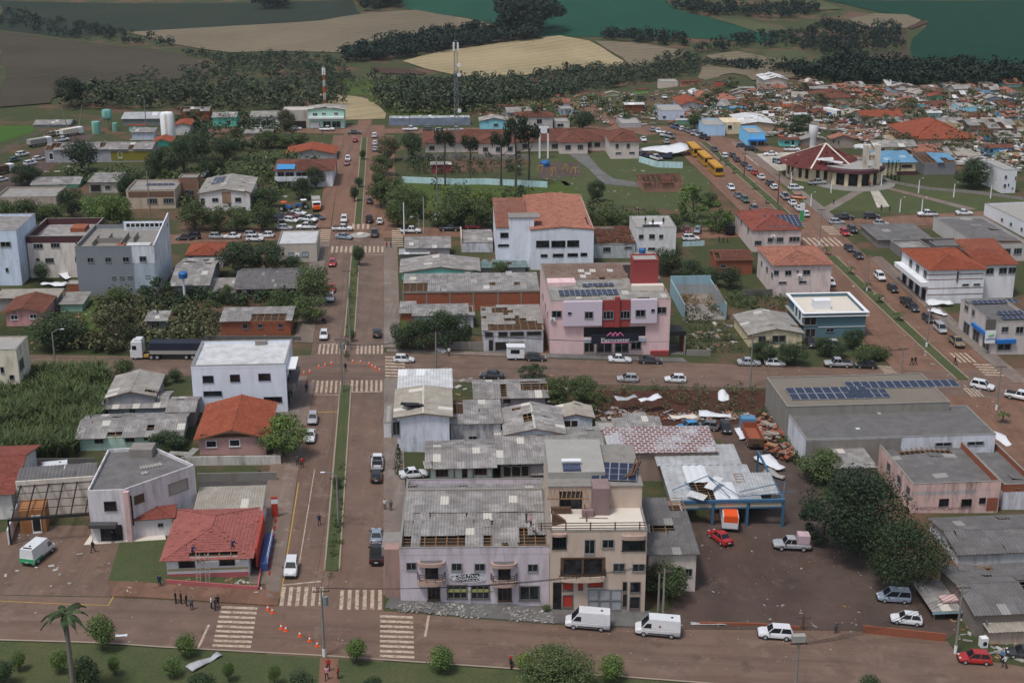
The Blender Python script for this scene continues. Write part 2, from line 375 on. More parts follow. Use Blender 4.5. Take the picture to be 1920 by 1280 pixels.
# --- avenues: straight lines in plan
def L2(p, q): return lambda y: p.x + (q.x - p.x) * (y - p.y) / (q.y - p.y)
SL = -.0845
A1 = {k: (lambda y, x0=x0: x0 + SL * (y - 160)) for k, x0 in dict(L=-30.0, ML=-23.9, MR=-22.2, R=-16.3).items()}
pa, pb = at(1548.7, 480.6), at(1838, 753); a2 = L2(pa, pb)
A2 = {k: (lambda y, d=d: a2(y) + d) for k, d in dict(L=-7.2, ML=0, MR=2.2, R=10.0).items()}
def strip(name, fa, fb, y0, y1, off, mt, skirt=0, step=6, kind=True):
    """ribbon between two lines x=fa(y), x=fb(y), following the ground"""
    nseg = max(2, int((y1 - y0) / step)); mb = MB(); rows = []
    for i in range(nseg + 1):
        y = y0 + (y1 - y0) * i / nseg; a, b_ = fa(y), fb(y); rows.append((a, b_, y))
    ncx = max(1, int(abs(rows[0][1] - rows[0][0]) / 5))
    idx = []
    for a, b_, y in rows:
        r = []
        for j in range(ncx + 1):
            x = a + (b_ - a) * j / ncx; r.append(len(mb.v)); mb.v.append((x, y, T(x, y) + off))
        idx.append(r)
    for i in range(nseg):
        for j in range(ncx): mb.f.append((idx[i][j], idx[i][j+1], idx[i+1][j+1], idx[i+1][j])); mb.mi.append(0)
    if skirt:
        per = [r[0] for r in idx] + idx[-1][1:] + [r[-1] for r in reversed(idx[:-1])] + list(reversed(idx[0][1:-1]))
        low = []
        for v in per: low.append(len(mb.v)); x, y, z = mb.v[v]; mb.v.append((x, y, z - skirt))
        for i in range(len(per)):
            j = (i + 1) % len(per); mb.f.append((per[i], per[j], low[j], low[i])); mb.mi.append(0)
    o = mb.build(name, mt); return struct(o) if kind else o
strip('avenue_road', A1['L'], A1['R'], 100, 345, .030, 'asphalt'); strip('avenue_road', A1['L'], A1['R'], 345, 500, .030, 'asphalt_red')
strip('avenue_road', A2['L'], A2['R'], 130, 480, .030, 'asphalt_red')
strip('far_lane', lambda y: A1['L'](500) + 4 - .05*(y-500), lambda y: A1['L'](500) + 9 - .05*(y-500), 500, 640, .06, 'asphalt_red')
# cross streets from their kerb lines
def street(name, mt, up, lo, off):
    a, b_ = pix('Z', *up), pix('Z', *lo); drape(name, a + b_[::-1], off, mt)
street('cross_street', 'street', (-120,1112, 0,1116, 205,1120, 523,1138, 735,1146, 880,1159, 1040,1171, 1215,1179, 1330,1180, 1617,1183, 1775,1200, 1800,1232, 1925,1250, 2100,1262),
       (-120,1192, 0,1198, 300,1211, 615,1228, 966,1252, 1280,1276, 1500,1294, 1925,1325, 2100,1336), .036)
street('cross_street', 'street', (-120,664, 0,665, 252,668, 480,668, 585,666, 722,661, 1026,673, 1280,680, 1400,684, 1650,692, 1740,694, 2000,690),
       (-120,684, 0,688, 210,697, 365,706, 560,712, 722,714, 850,709, 1026,714, 1120,721, 1280,725, 1440,728, 1690,735, 1820,745, 2000,752), .040)
def band(name, mt, c, wd, off):
    p = pix('Z', *c); up, lo = [], []
    for i, q in enumerate(p):
        d = (p[min(i+1, len(p)-1)] - p[max(i-1, 0)]); d.z = 0; d.normalize(); nn = Vector((-d.y, d.x, 0)) * wd / 2
        up.append(q + nn); lo.append(q - nn)
    return drape(name, up + lo[::-1], off, mt)
band('cross_street', 'asphalt_red', (-60,470, 150,462, 320,449, 640,438, 1000,433, 1330,437, 1540,425, 1740,412, 1990,398), 10, .044)
band('cross_street', 'asphalt_red', (380,246, 480,244, 660,247, 900,244, 1240,240, 1480,287, 1640,300), 8.5, .044)
band('dirt_road', 'mud', (-60,400, 0,362, 60,318, 110,280, 150,252), 11, .05)
band('dirt_road', 'asphalt_red', (1480,180, 1530,205, 1597,240, 1640,262, 1655,285), 9, .05)
band('dirt_road', 'asphalt_red', (1085,192, 1110,205, 1150,222, 1180,240, 1232,252), 10, .05)
# pavements with kerbs
def pave(fa, fb, y0, y1, mt='paving', off=.15): strip('pavement', fa, fb, y0, y1, off, mt, .25)
S1U, S2L, S2U, S3L, S3U = 160.5, 240.5, 259.5, 338, 352
for y0, y1, mt in ((S1U + 2, S2L, 'paving'), (S2U, S3L, 'paving'), (S3U, 480, 'asphalt_red')):
    pave(lambda y: A1['L'](y) - 3.6, A1['L'], y0, y1, mt); pave(A1['R'], lambda y: A1['R'](y) + 3.2, y0 - 1.5, y1, mt)
    for kk in (0,):
        strip('median', A1['ML'], A1['MR'], y0 + 4.5, y1 - 4, .16, 'lawn', .25)
        strip('median_kerb', lambda y: A1['ML'](y) - .22, A1['ML'], y0 + 4.4, y1 - 3.9, .18, 'kerb', .25)
        strip('median_kerb', A1['MR'], lambda y: A1['MR'](y) + .22, y0 + 4.4, y1 - 3.9, .18, 'kerb', .25)
for y0, y1 in ((130, 216), (246, 332), (352, 470)):
    strip('median', A2['ML'], A2['MR'], y0 + 3, y1 - 2, .16, 'lawn', .25)
    strip('median_kerb', lambda y: A2['ML'](y) - .22, A2['ML'], y0 + 3, y1 - 2, .18, 'kerb', .25)
    strip('median_kerb', A2['MR'], lambda y: A2['MR'](y) + .22, y0 + 3, y1 - 2, .18, 'kerb', .25)
    pave(A2['R'], lambda y: A2['R'](y) + 3.4, y0 + 2, y1 - 2); pave(lambda y: A2['L'](y) - 3, A2['L'], y0 + 2, y1 - 2, 'asphalt_red')
def walk(name, mt, off, *c): return drape(name, pix('Z', *c), off, mt, .25 if off > .1 else 0)
walk('pavement', 'paving_dark', .152, 722,1140, 880,1157, 1040,1169, 1218,1177, 1218,1146, 1030,1141, 880,1126, 752,1112, 735,1112)
walk('pavement', 'paving_dark', .152, 1030,664, 1280,672, 1290,680, 1030,671)
walk('pavement', 'paving', .148, 725,655, 1030,664, 1030,672, 725,660)
walk('pavement', 'paving', .150, 722,716, 860,711, 1020,716, 1020,722, 860,717, 738,722)
walk('yard_paving', 'asphalt', .022, -60,1114, 208,1118, 203,1088, 226,1012, 165,985, 40,985, -60,1020)
walk('pavement', 'asphalt_red', .150, 208,1118, 520,1136, 526,1112, 490,1106, 312,1096, 204,1090)
walk('pavement', 'paving', .150, 500,1120, 524,1124, 556,905, 590,716, 572,716, 540,880, 520,960, 497,1080)
walk('lawn', 'lawn', .04, 226,1012, 312,1003, 315,1088, 300,1096, 203,1088)
walk('lawn', 'lawn', .05, 312,1090, 482,1104, 494,1040, 470,1040, 312,1060)
walk('lawn', 'lawn', .05, -80,1199, 0,1203, 300,1216, 615,1233, 966,1257, 1300,1283, 1560,1304, 1560,1420, -80,1420)
walk('lawn_kerb', 'kerb', .10, -80,1195.5, 0,1198.5, 300,1211.5, 615,1228.5, 966,1252.5, 1300,1277.5, 1560,1298, 1560,1301, 1300,1280, 966,1255, 615,1231, 300,1214, 0,1201, -80,1198)
walk('lawn_path', 'asphalt_red', .06, 600,1234, 634,1235, 640,1320, 596,1320)
walk('yard_mud', 'mud', .024, 1222,1178, 1300,1092, 1285,985, 1330,965, 1290,900, 1360,830, 1330,775, 1400,745, 1480,800, 1500,850, 1560,960, 1640,1065, 1740,1100, 1800,1180, 1775,1198, 1617,1182, 1330,1179)
walk('soil_bank', 'soil_bank', .05, 1096,736, 1130,731, 1180,734, 1240,730, 1330,733, 1440,731, 1462,750, 1470,790, 1440,797, 1400,790, 1350,803, 1290,795, 1240,806, 1190,796, 1150,804, 1120,785, 1106,768)
walk('yard_paving', 'tarmac', .03, 372,890, 520,888, 512,960, 380,940)
walk('lawn', 'lawn_dark', .03, 0,600, 260,600, 270,664, 0,662)
walk('lawn', 'lawn_bright', .035, 150,560, 185,560, 200,640, 160,650)
walk('lawn', 'lawn_bright', .04, 728,598, 760,598, 770,640, 735,648)
walk('lawn', 'lawn_dark', .035, 55,500, 160,500, 150,545, 40,545)
walk('lawn', 'lawn_bright', .04, 740,340, 1060,340, 1100,370, 900,410, 742,400)
walk('lawn', 'lawn', .04, 1000,290, 1150,285, 1330,320, 1330,400, 1100,380, 1050,340, 990,330)
walk('lawn', 'lawn', .05, 1120,298, 1280,312, 1320,330, 1200,330, 1140,320)
walk('driveway', 'paving_dark', .07, 1065,288, 1100,288, 1128,320, 1150,335, 1210,345, 1200,352, 1130,345, 1105,318)
walk('lawn', 'lawn', .04, 1460,345, 1560,330, 1640,345, 1920,375, 1990,390, 1990,402, 1700,402, 1560,395, 1500,380)
walk('plaza', 'pale_slab', .05, 1395,290, 1500,285, 1490,318, 1450,322, 1420,310)
walk('plaza', 'paving', .07, 1540,338, 1610,336, 1660,342, 1645,362, 1600,352, 1570,350)
walk('plaza_path', 'paving', .08, 1535,395, 1612,352, 1630,354, 1556,397)
walk('plaza_path', 'pale_slab', .09, 1630,355, 1646,355, 1668,388, 1645,390)
walk('plaza_path', 'paving', .085, 1650,352, 1660,350, 1830,392, 1815,395)
walk('lawn', 'lawn_dark', .04, 70,318, 160,318, 165,330, 80,334)
walk('lawn', 'lawn_bright', .04, 590,380, 628,378, 622,425, 600,428)
walk('playground_sand', 'mud', .05, 1010,305, 1085,305, 1090,330, 1010,335)

# --- painted markings
def quad(name, c, off, mt, parent):
    mb = MB(); mb.poly([(p.x, p.y, T(p.x, p.y) + off) for p in c]); return mb.build(name, mt, parent)
def stripes(x0, x1, y0, y1, n, along=True, duty=.5, off=.062):
    """zebra crossing in the pixel box; along: bars run up the avenue"""
    root = struct(empty('zebra_crossing', (0, 0, 0)))
    for i in range(n):
        if along:
            a = x0 + (x1 - x0) * i / (n - 1 + duty); b_ = a + (x1 - x0) * duty / (n - 1 + duty)
            v = 725 if x1 < 1300 else 725
            f_ = (y0 + 270) / (y1 + 270)
            c = [(a, y1), (b_, y1), (v + (b_ - v) * f_, y0), (v + (a - v) * f_, y0)]
        else:
            f0 = (i) / (n - 1 + duty); f1 = (i + duty) / (n - 1 + duty); ya, yb = y0 + (y1 - y0) * f0, y0 + (y1 - y0) * f1
            sh = lambda x, y: 725 + (x - 725) * (y + 270) / (y1 + 270)
            sk = .035 * (x1 - x0)
            c = [(sh(x0, yb), yb), (sh(x1, yb), yb + sk), (sh(x1, ya), ya + sk), (sh(x0, ya), ya)]
        quad('crossing_stripe', [at(*p) for p in c], off, 'road_paint', root)
stripes(524, 604, 1100, 1136, 6); stripes(636, 716, 1106, 1143, 6)
stripes(398, 470, 1136, 1212, 9, False); stripes(712, 777, 1153, 1232, 9, False)
stripes(582, 640, 714, 737, 7); stripes(657, 717, 713, 734, 7); stripes(596, 648, 646, 664, 7); stripes(668, 718, 647, 664, 7)
stripes(722, 760, 668, 712, 8, False); stripes(620, 659, 462, 474, 5); stripes(683, 719, 462, 474, 5); stripes(660, 692, 420, 430, 4)
stripes(735, 756, 428, 462, 9, False); stripes(596, 616, 430, 462, 10, False)
stripes(1660, 1704, 686, 702, 5, False); stripes(1822, 1846, 728, 744, 4); stripes(1848, 1895, 682, 704, 5, False); stripes(1520, 1585, 446, 462, 7); stripes(1555, 1600, 424, 440, 5, False)
stripes(1800, 1832, 662, 680, 4)
def pline(mt, wd, *c, off=.060):
    p = pix('Z', *c)
    root = struct(empty('road_marking', (0, 0, 0)))
    for a, b_ in zip(p, p[1:]):
        d = b_ - a; d.z = 0; k = max(1, int(d.length / 5)); nn = Vector((-d.y, d.x, 0)).normalized() * wd / 2
        for i in range(k):
            s0, s1 = a + d * (i / k), a + d * ((i + 1) / k)
            quad('painted_line', [s0 - nn, s1 - nn, s1 + nn, s0 + nn], off, mt, root)
pline('yellow_paint', .16, 526,1118, 540,1030, 560,905); pline('road_paint', .14, 561,1058, 577,960, 590,880)
pline('road_paint', .35, 528,1097, 602,1090); pline('road_paint', .35, 588,740, 638,741); pline('road_paint', .35, 659,735, 716,734.5)
pline('yellow_paint', .14, 0,1127, 140,1133, 203,1135, 213,1118); pline('road_paint', .3, 372,1214, 392,1171); pline('road_paint', .3, 797,1194, 804,1154)
pline('road_paint', .35, 680,477, 718,478); pline('road_paint', .35, 600,645, 646,645); pline('yellow_paint', .3, 590,773, 640,772)
for i in range(9): pline('lamp_red', .25, 519 - i * 1.6, 960 + i * 14, 518 - i * 1.6, 968 + i * 14, off=.20)
# ================================================================== building kit
UNIT = {}
def unit(key, fn, mats, smooth=False):
    if key not in UNIT:
        mb = MB(); fn(mb); UNIT[key] = mb.mesh(key, mats, smooth)
    return UNIT[key]
def _frame(mb, nm):
    t = .07
    for a, b_ in (((0,-.1,0),(t,.0,1)), ((1-t,-.1,0),(1,0,1)), ((t,-.1,0),(1-t,0,t)), ((t,-.1,1-t),(1-t,0,1))): mb.box(a, b_)
    mb.box((-.03,-.13,-.05),(1.03,0,0))
    for i in range(nm):
        x = (i + 1) / (nm + 1); mb.box((x-.025,-.08,t), (x+.025,-.004,1-t))
def win_mesh(nm, mt): return unit('window_%d_%s' % (nm, mt), lambda mb: _frame(mb, nm), [mt])
def pane_mesh(mt='glass'): return unit('pane_' + mt, lambda mb: mb.box((.03,-.015,.03),(.97,.01,.97)), [mt])
def corr(w, l, pitch=.37, amp=.085):
    w, l = round(w, 1), round(l, 1); key = ('sheet', w, l)
    if key not in UNIT:
        n = max(2, int(round(w / pitch)) * 2); mb = MB(); ov = .08
        for i in range(n + 1):
            z = amp if i % 2 else 0
            x = -ov/2 + (w + ov) * i / n
            mb.v += [(x, -ov, z), (x, l + ov, z)]
        for i in range(n): mb.f.append((2*i, 2*i+2, 2*i+3, 2*i+1)); mb.mi.append(0)
        UNIT[key] = mb
    return key
SHM = {}
def sheet_mesh(w, l, mt, pitch=.37):
    k = (corr(w, l, pitch), mt)
    if k not in SHM: SHM[k] = UNIT[k[0]].mesh('roof_sheet', [mt])
    return SHM[k]
def solar_mesh():
    def fn(mb): mb.box((0,0,0),(1,1,.03),0); mb.box((.04,.025,.03),(.96,.975,.04),1)
    return unit('solar_panel', fn, ['solar_frame', 'solar_cell'])
def plane_frame(p0, pu, pv):
    p0, pu, pv = Vector(p0), Vector(pu), Vector(pv); U = pu.normalized(); W = U.cross(pv).normalized(); V = W.cross(U)
    M = Matrix((U, V, W)).transposed().to_4x4(); M.translation = p0; return M, pu.length, pv.length
def in_holes(u, v, holes):
    return any(a <= u <= c and b_ <= v <= d for a, b_, c, d in holes)
rsd = random.Random(5)
def roof_plane(root, p0, pu, pv, mt, holes=(), dm=0, sheet=(1.15, 1.9), part='roof_frame', coarse=1.0, clip=None, messy=.045):
    """one roof slope: timber frame plus its sheets (own objects) or clay tiles"""
    M, lu, lv = plane_frame(p0, pu, pv)
    fr = MB(); dmg = bool(holes) or dm > 0
    nr = max(2, int(lu / (1.4 if dmg else 4))); nb = max(2, int(lv / (.75 if dmg else 3)))
    ok = (lambda u, v: True) if clip is None else clip
    for i in range(nr + 1):
        u = min(lu - .06, max(.06, lu * i / nr)); vs_ = [k / 12 for k in range(13) if ok(u / lu, k / 12)]
        if len(vs_) > 1: fr.box((u-.05, lv*vs_[0]+.05, -.18), (u+.05, lv*vs_[-1]-.05, -.07), 0, M)
    for j in range(nb + 1):
        v = min(lv - .05, max(.05, lv * j / nb)); us = [k / 16 for k in range(17) if ok(k / 16, v / lv)]
        if len(us) > 1: fr.box((lu*us[0]+.05, v-.035, -.07), (lu*us[-1]-.05, v+.035, -.015), 0, M)
    frame = fr.build(part, 'wood', root)
    off = rsd.random() * 50
    def gone(u, v):
        if in_holes(u, v, holes): return True
        return dm > 0 and noise.noise((u*lu*.28 + off, v*lv*.28, off)) * .5 + .5 + rsd.uniform(-.12, .12) < dm * .9 + .1 * (dm > .3)
    if mt.startswith('tile'):
        cu = .5 * coarse; cv = .45 * coarse; nu, nv = max(2, int(lu / cu)), max(2, int(lv / cv)); du, dv = lu / nu, lv / nv; mb = MB()
        for i in range(nu):
            for j in range(nv):
                if not ok((i+.5)/nu, (j+.5)/nv) or gone((i+.5)/nu, (j+.5)/nv): continue
                u0, v0 = i*du, j*dv; b0 = len(mb.v); jz = rsd.uniform(-.012, .012)
                if dmg and rsd.random() < .06: jz += rsd.uniform(.02, .10)
                for v, z in ((v0 - .03, .055), (v0 + dv, .0)):
                    for k, zz in ((0, 0), (.28, .045), (.5, .0), (.78, .045), (1, 0)): mb.v.append((u0 + du*k, v, z + zz + jz))
                for k in range(4): mb.f.append((b0+k, b0+k+1, b0+k+6, b0+k+5)); mb.mi.append(0)
                mb.f.append((b0+4, b0+3, b0+2, b0+1, b0)); mb.mi.append(0)
        o = mb.build('roof_tiles', mt, frame); o.matrix_local = M; o['kind'] = 'stuff'
    else:
        nu, nv = max(1, round(lu / sheet[0])), max(1, round(lv / sheet[1])); su, sv = lu / nu, lv / nv
        me = sheet_mesh(su, sv, mt, .37 * max(1, sheet[0] / 1.15))
        for i in range(nu):
            for j in range(nv):
                if not ok((i+.5)/nu, (j+.5)/nv) or gone((i+.5)/nu, (j+.5)/nv): continue
                L = Matrix.Translation((i*su, j*sv, .012 * (j % 2) + .006 * (i % 2) + rsd.uniform(0, .01)))
                if rsd.random() < messy + dm * .25:
                    L = L @ Matrix.Translation((0, 0, .06)) @ Matrix.Rotation(rsd.uniform(-.18, .18), 4, 'Z') @ Matrix.Rotation(rsd.uniform(0, .10), 4, 'X')
                o = link('roof_sheet', me, frame); o.matrix_local = M @ L
    return frame
class Bld:
    """rectangular building read off the photo: front face (xl..xr, base yb, eave yt) and the far roof edge yk"""
    def __init__(s, name, label, cat, reg, xl, xr, yb, yt, yk, wall=(200,200,205), rot=3.0, roof='flat', par=.7, slope=.22, rm='fibro',
                 holes=(), holes2=(), dm=0, ov=.35, h=None, d=None, grime=.55, top='slab', parm=None, sheet=(1.15, 1.9), coarse=1.0, sink=2.5, inset=.2, group=None, dark_interior=True):
        s.reg = reg; s.rot = R(rot)
        G = at(*px(reg, xl, yt), h) if yb is None else at(*px(reg, xl, yb))
        s.ux = Vector((math.cos(s.rot), math.sin(s.rot), 0)); s.uy = Vector((-math.sin(s.rot), math.cos(s.rot), 0)); s.G = G
        s.h = h if h else s.face(reg, xl, yt, 'front')[1]
        s.w = s.face(reg, xr, yt, 'front')[0]
        if roof in ('gablex', 'hip', 'shed', 'gabley') and yb is not None: s.h += ov * .85 * ((CAMH - G.z) / G.y + (0 if roof == 'gabley' else slope))
        ky = px(reg, xl, yk)[1]; fac = {'gablex': .5, 'hip': .5}.get(roof, 1); rise = slope if roof in ('gablex', 'hip', 'shed') else 0
        if d: s.d = d
        else:
            lo, hi = .5, 80
            for _ in range(40):
                m_ = (lo + hi) / 2; q = G + s.uy * (m_ * fac) + Vector((0, 0, s.h + rise * m_ * fac))
                if proj(q)[1] > ky: lo = m_
                else: hi = m_
            s.d = m_
        s.root = empty(name, G, s.rot); tag(s.root, label, cat, group)
        s.wallm = wall if isinstance(wall, str) else (wallm(wall, grime), 'wall_%d_%d_%d' % tuple(wall))[1]
        W, D, H = s.w, s.d, s.h; s.rise = slope * D / 2 if roof in ('gablex', 'hip') else slope * D if roof == 'shed' else slope * W / 2 if roof == 'gabley' else 0
        mb = MB(); z0 = -sink
        if roof == 'none': return
        if roof in ('flat', 'tray'):
            hb = H - par; mb.box((0, 0, z0), (W, D, hb)); mb.build('wall', s.wallm, s.root)
            t = inset; pm = parm or s.wallm; mp = MB()
            if par > .05:
                mp.box((-.02, -.02, hb), (W+.02, t, H)); mp.box((-.02, D-t, hb), (W+.02, D+.02, H)); mp.box((-.02, t, hb), (t, D-t, H)); mp.box((W-t, t, hb), (W+.02, D-t, H))
                mp.build('parapet', pm, s.root)
                mc = MB(); c = .04
                mc.box((-.06,-.06,H), (W+.06,t+.04,H+c)); mc.box((-.06,D-t-.04,H), (W+.06,D+.06,H+c)); mc.box((-.06,t+.04,H), (t+.04,D-t-.04,H+c)); mc.box((W-t-.04,t+.04,H), (W+.06,D-t-.04,H+c))
                mc.build('coping', 'concrete', s.root)
            if roof == 'flat':
                mr = MB(); mr.box((t, t, hb), (W-t, D-t, hb+.05)); mr.build('roof', top, s.root)
            else:
                rr = min(par * .75, slope * W / 2)
                mr = MB(); mr.box((t, t, hb - .1), (W-t, D-t, hb + .02)); mr.build('attic_floor', 'dark_interior', s.root)
                # two slopes running front to back
                roof_plane(s.root, (t+.02, D-t-.02, hb+.25), (0, -(D-2*t-.04), 0), (W/2-t-.02, 0, rr), rm, holes, dm, sheet, coarse=coarse)
                roof_plane(s.root, (W-t-.02, t+.02, hb+.25), (0, D-2*t-.04, 0), (-(W/2-t-.02), 0, rr), rm, holes2, dm, sheet, coarse=coarse)
            s.ztop = hb + .05
        else:
            r = s.rise; mb.box((0, 0, z0), (W, D, H - .12))
            if roof == 'gablex':
                for x in (0, W):
                    q = [(x, .02, H-.12), (x, D-.02, H-.12), (x, D/2, H + r - .22)]; mb.poly(q if x else q[::-1])
                    q2 = [(abs(x-.15) if x == 0 else x-.15, y, z) for _, y, z in q]; mb.poly(q2[::-1] if x else q2)
            elif roof == 'gabley':
                for y in (0, D):
                    q = [(.02, y, H-.12), (W-.02, y, H-.12), (W/2, y, H + r - .22)]; mb.poly(q if not y else q[::-1])
            elif roof == 'shed':
                mb.poly([(0,0,H-.12),(0,D,H-.12),(0,D,H+r-.22)][::-1]); mb.poly([(W,0,H-.12),(W,D,H-.12),(W,D,H+r-.22)]); mb.poly([(0,D,H-.12),(W,D,H-.12),(W,D,H+r-.22),(0,D,H+r-.22)][::-1])
            mb.build('wall', s.wallm, s.root)
            ma = MB(); ma.box((.12, .12, H-.12), (W-.12, D-.12, H-.10)); ma.build('attic_floor', 'dark_interior', s.root)
            o = ov; kw = dict(dm=dm, sheet=sheet, coarse=coarse)
            if roof == 'gablex':
                k = r / (D/2)
                roof_plane(s.root, (-o, -o, H - o*k), (W+2*o, 0, 0), (0, D/2+o, (D/2+o)*k), rm, holes, **kw)
                roof_plane(s.root, (W+o, D+o, H - o*k), (-(W+2*o), 0, 0), (0, -(D/2+o), (D/2+o)*k), rm, holes2, **kw)
                mr = MB(); mr.bar((-o, D/2, H+r+.05), (W+o, D/2, H+r+.05), .3, .07); mr.build('ridge_cap', rm if rm in MATS else 'fibro', s.root)
            elif roof == 'gabley':
                k = r / (W/2)
                roof_plane(s.root, (-o, D+o, H - o*k), (0, -(D+2*o), 0), (W/2+o, 0, (W/2+o)*k), rm, holes, **kw)
                roof_plane(s.root, (W+o, -o, H - o*k), (0, D+2*o, 0), (-(W/2+o), 0, (W/2+o)*k), rm, holes2, **kw)
                mr = MB(); mr.bar((W/2, -o, H+r+.05), (W/2, D+o, H+r+.05), .3, .07); mr.build('ridge_cap', rm, s.root)
            elif roof == 'shed':
                k = slope
                roof_plane(s.root, (-o, -o, H - o*k), (W+2*o, 0, 0), (0, D+2*o, (D+2*o)*k), rm, holes, **kw)
            elif roof == 'hip':
                k = r / (D/2); run = min(D/2 + o, W/2 + o)
                lu = W + 2*o
                def cl_long(u, v, f=run/lu): return f*v <= u <= 1 - f*v
                def cl_end(u, v): return .5*v <= u <= 1 - .5*v
                if D <= W:
                    roof_plane(s.root, (-o,-o,H-o*k), (lu,0,0), (0,D/2+o,(D/2+o)*k), rm, holes, clip=cl_long, **kw)
                    roof_plane(s.root, (W+o,D+o,H-o*k), (-lu,0,0), (0,-(D/2+o),(D/2+o)*k), rm, holes2, clip=cl_long, **kw)
                    roof_plane(s.root, (-o,D+o,H-o*k), (0,-(D+2*o),0), (D/2+o,0,(D/2+o)*k), rm, clip=cl_end, **kw)
                    roof_plane(s.root, (W+o,-o,H-o*k), (0,D+2*o,0), (-(D/2+o),0,(D/2+o)*k), rm, clip=cl_end, **kw)
                    a, c = (D/2, D/2), (W-D/2, D/2)
                else:
                    k = r / (W/2); ld = D + 2*o
                    def cl_d(u, v, f=(W/2+o)/ld): return f*v <= u <= 1 - f*v
                    roof_plane(s.root, (-o,D+o,H-o*k), (0,-ld,0), (W/2+o,0,(W/2+o)*k), rm, clip=cl_d, **kw)
                    roof_plane(s.root, (W+o,-o,H-o*k), (0,ld,0), (-(W/2+o),0,(W/2+o)*k), rm, holes2, clip=cl_d, **kw)
                    roof_plane(s.root, (-o,-o,H-o*k), (lu,0,0), (0,W/2+o,(W/2+o)*k), rm, holes, clip=cl_end, **kw)
                    roof_plane(s.root, (W+o,D+o,H-o*k), (-lu,0,0), (0,-(W/2+o),(W/2+o)*k), rm, clip=cl_end, **kw)
                    a, c = (W/2, W/2), (W/2, D-W/2)
                zr = H + r + .06; mr = MB(); mr.bar((*a, zr), (*c, zr), .3, .1); e = -o; ze = H - o*k + .06
                for q, (cx, cy) in ((a, (e, e)), (c, (W-e, D-e)), (a if D <= W else c, (e, D-e)), (c if D <= W else a, (W-e, e))): mr.bar((*q, zr), (cx, cy, ze), .28, .1)
                mr.build('ridge_cap', rm, s.root)
            s.ztop = H
    def face(s, reg, x, y, side):
        """local (u, z) where the pixel's ray meets a wall plane"""
        d = ray(*px(reg, x, y)); n_ = s.uy if side == 'front' else s.ux
        o = s.G if side in ('front', 'left') else s.G + s.ux * s.w
        c = Vector((0, 0, CAMH)); t = (o - c).dot(n_) / d.dot(n_); q = c + d * t - s.G
        return (q.dot(s.ux) if side == 'front' else q.dot(s.uy), q.z)
    def topxy(s, x, y, z, reg=None):
        """local x, y where the pixel's ray meets the level z above the base"""
        d = ray(*px(reg or s.reg, x, y)); t = (s.G.z + z - CAMH) / d.z; q = Vector((0, 0, CAMH)) + d * t - s.G
        return (q.dot(s.ux), q.dot(s.uy))
    def put(s, name, mesh, u, z, w_, h_, side='front', out=0, parent=None):
        loc, rz = {'front': ((u, -out, z), 0), 'left': ((-out, u + w_, z), -math.pi/2), 'right': ((s.w + out, u, z), math.pi/2)}[side]
        return link(name, mesh, parent or s.root, loc, rz, (w_, 1, h_))
    def opening(s, kind, u, z, w_, h_, side='front', nm=1, fm='grey_metal', gm='glass', out=0):
        o = s.put(kind, win_mesh(nm, fm), u, z, w_, h_, side, out)
        link('pane', pane_mesh(gm), o); return o
    def win(s, *rects, side='front', kind='window', nm=1, fm='grey_metal', gm='glass', out=0, reg=None):
        for x0, y0, x1, y1 in rects:
            a, c = s.face(reg or s.reg, x0, y1, side), s.face(reg or s.reg, x1, y0, side)
            u0, u1 = min(a[0], c[0]), max(a[0], c[0]); z0 = max(a[1], -.1)
            s.opening(kind, u0, z0, max(.3, u1-u0), max(.3, c[1]-z0), side, nm, fm, gm, out)
        return s
    def swin(s, side, *r, kind='window', nm=1, fm='grey_metal', gm='glass'):
        for f0, z0, wd, ht in r: s.opening(kind, f0 * s.d, z0, wd, ht, side, nm, fm, gm)
        return s
    def slabbox(s, name, mt, x0, y0, x1, y1, depth, out=0, reg=None):
        """a box standing proud of the front face, drawn over the pixel rectangle"""
        a, c = s.face(reg or s.reg, x0, y1, 'front'), s.face(reg or s.reg, x1, y0, 'front'); mb = MB()
        mb.box((a[0], -depth - out, a[1]), (c[0], -out - .003 if out else .05, c[1])); return mb.build(name, mt, s.root)
    def lbox(s, name, mt, a, c): mb = MB(); mb.box(a, c); return mb.build(name, mt, s.root)
    def solar(s, x, y, z, nu, nv, w_=1.0, h_=1.7, tilt=.12, rz=0.0, gap=.03, skip=()):
        for i in range(nu):
            for j in range(nv):
                if (i, j) in skip: continue
                o = link('solar_panel', solar_mesh(), s.root); o.matrix_local = Matrix.Translation((x, y, z)) @ Matrix.Rotation(rz, 4, 'Z') @ Matrix.Rotation(tilt, 4, 'X') @ Matrix.Translation((i*(w_+gap), j*(h_+gap), 0)) @ Matrix.Diagonal((w_, h_, 1, 1))
    def ac(s, *pts, side='front'):
        for x, y in pts:
            u, z = s.face(s.reg, x, y, side); o = s.put('air_conditioner', unit('air_conditioner', lambda mb: (mb.box((-.45,-.38,-.3),(.45,0,.3),0), mb.box((-.32,-.40,-.22),(.12,-.38,.22),1)), ['white_paint', 'grey_metal']), u, z, 1, 1, side)
def text(name, body, size, mt, parent, loc, rot=(R(90), 0, 0), width=None, ext=.02, align='CENTER', shear=0):
    cu = bpy.data.curves.new(name, 'FONT'); cu.body = body; cu.size = size; cu.extrude = ext; cu.align_x = align; cu.align_y = 'CENTER'; cu.shear = shear
    t_ = bpy.data.objects.new('tmp', cu); COL.objects.link(t_); dg = bpy.context.evaluated_depsgraph_get()
    me = bpy.data.meshes.new_from_object(t_.evaluated_get(dg)); bpy.data.objects.remove(t_); me.materials.clear(); me.materials.append(MATS[mt])
    o = link(name, me, parent, loc); o.rotation_euler = rot
    if width:
        xsx = [v.co.x for v in me.vertices]; k = width / max(.01, max(xsx) - min(xsx)); o.scale = (k, 1, 1)
    return o
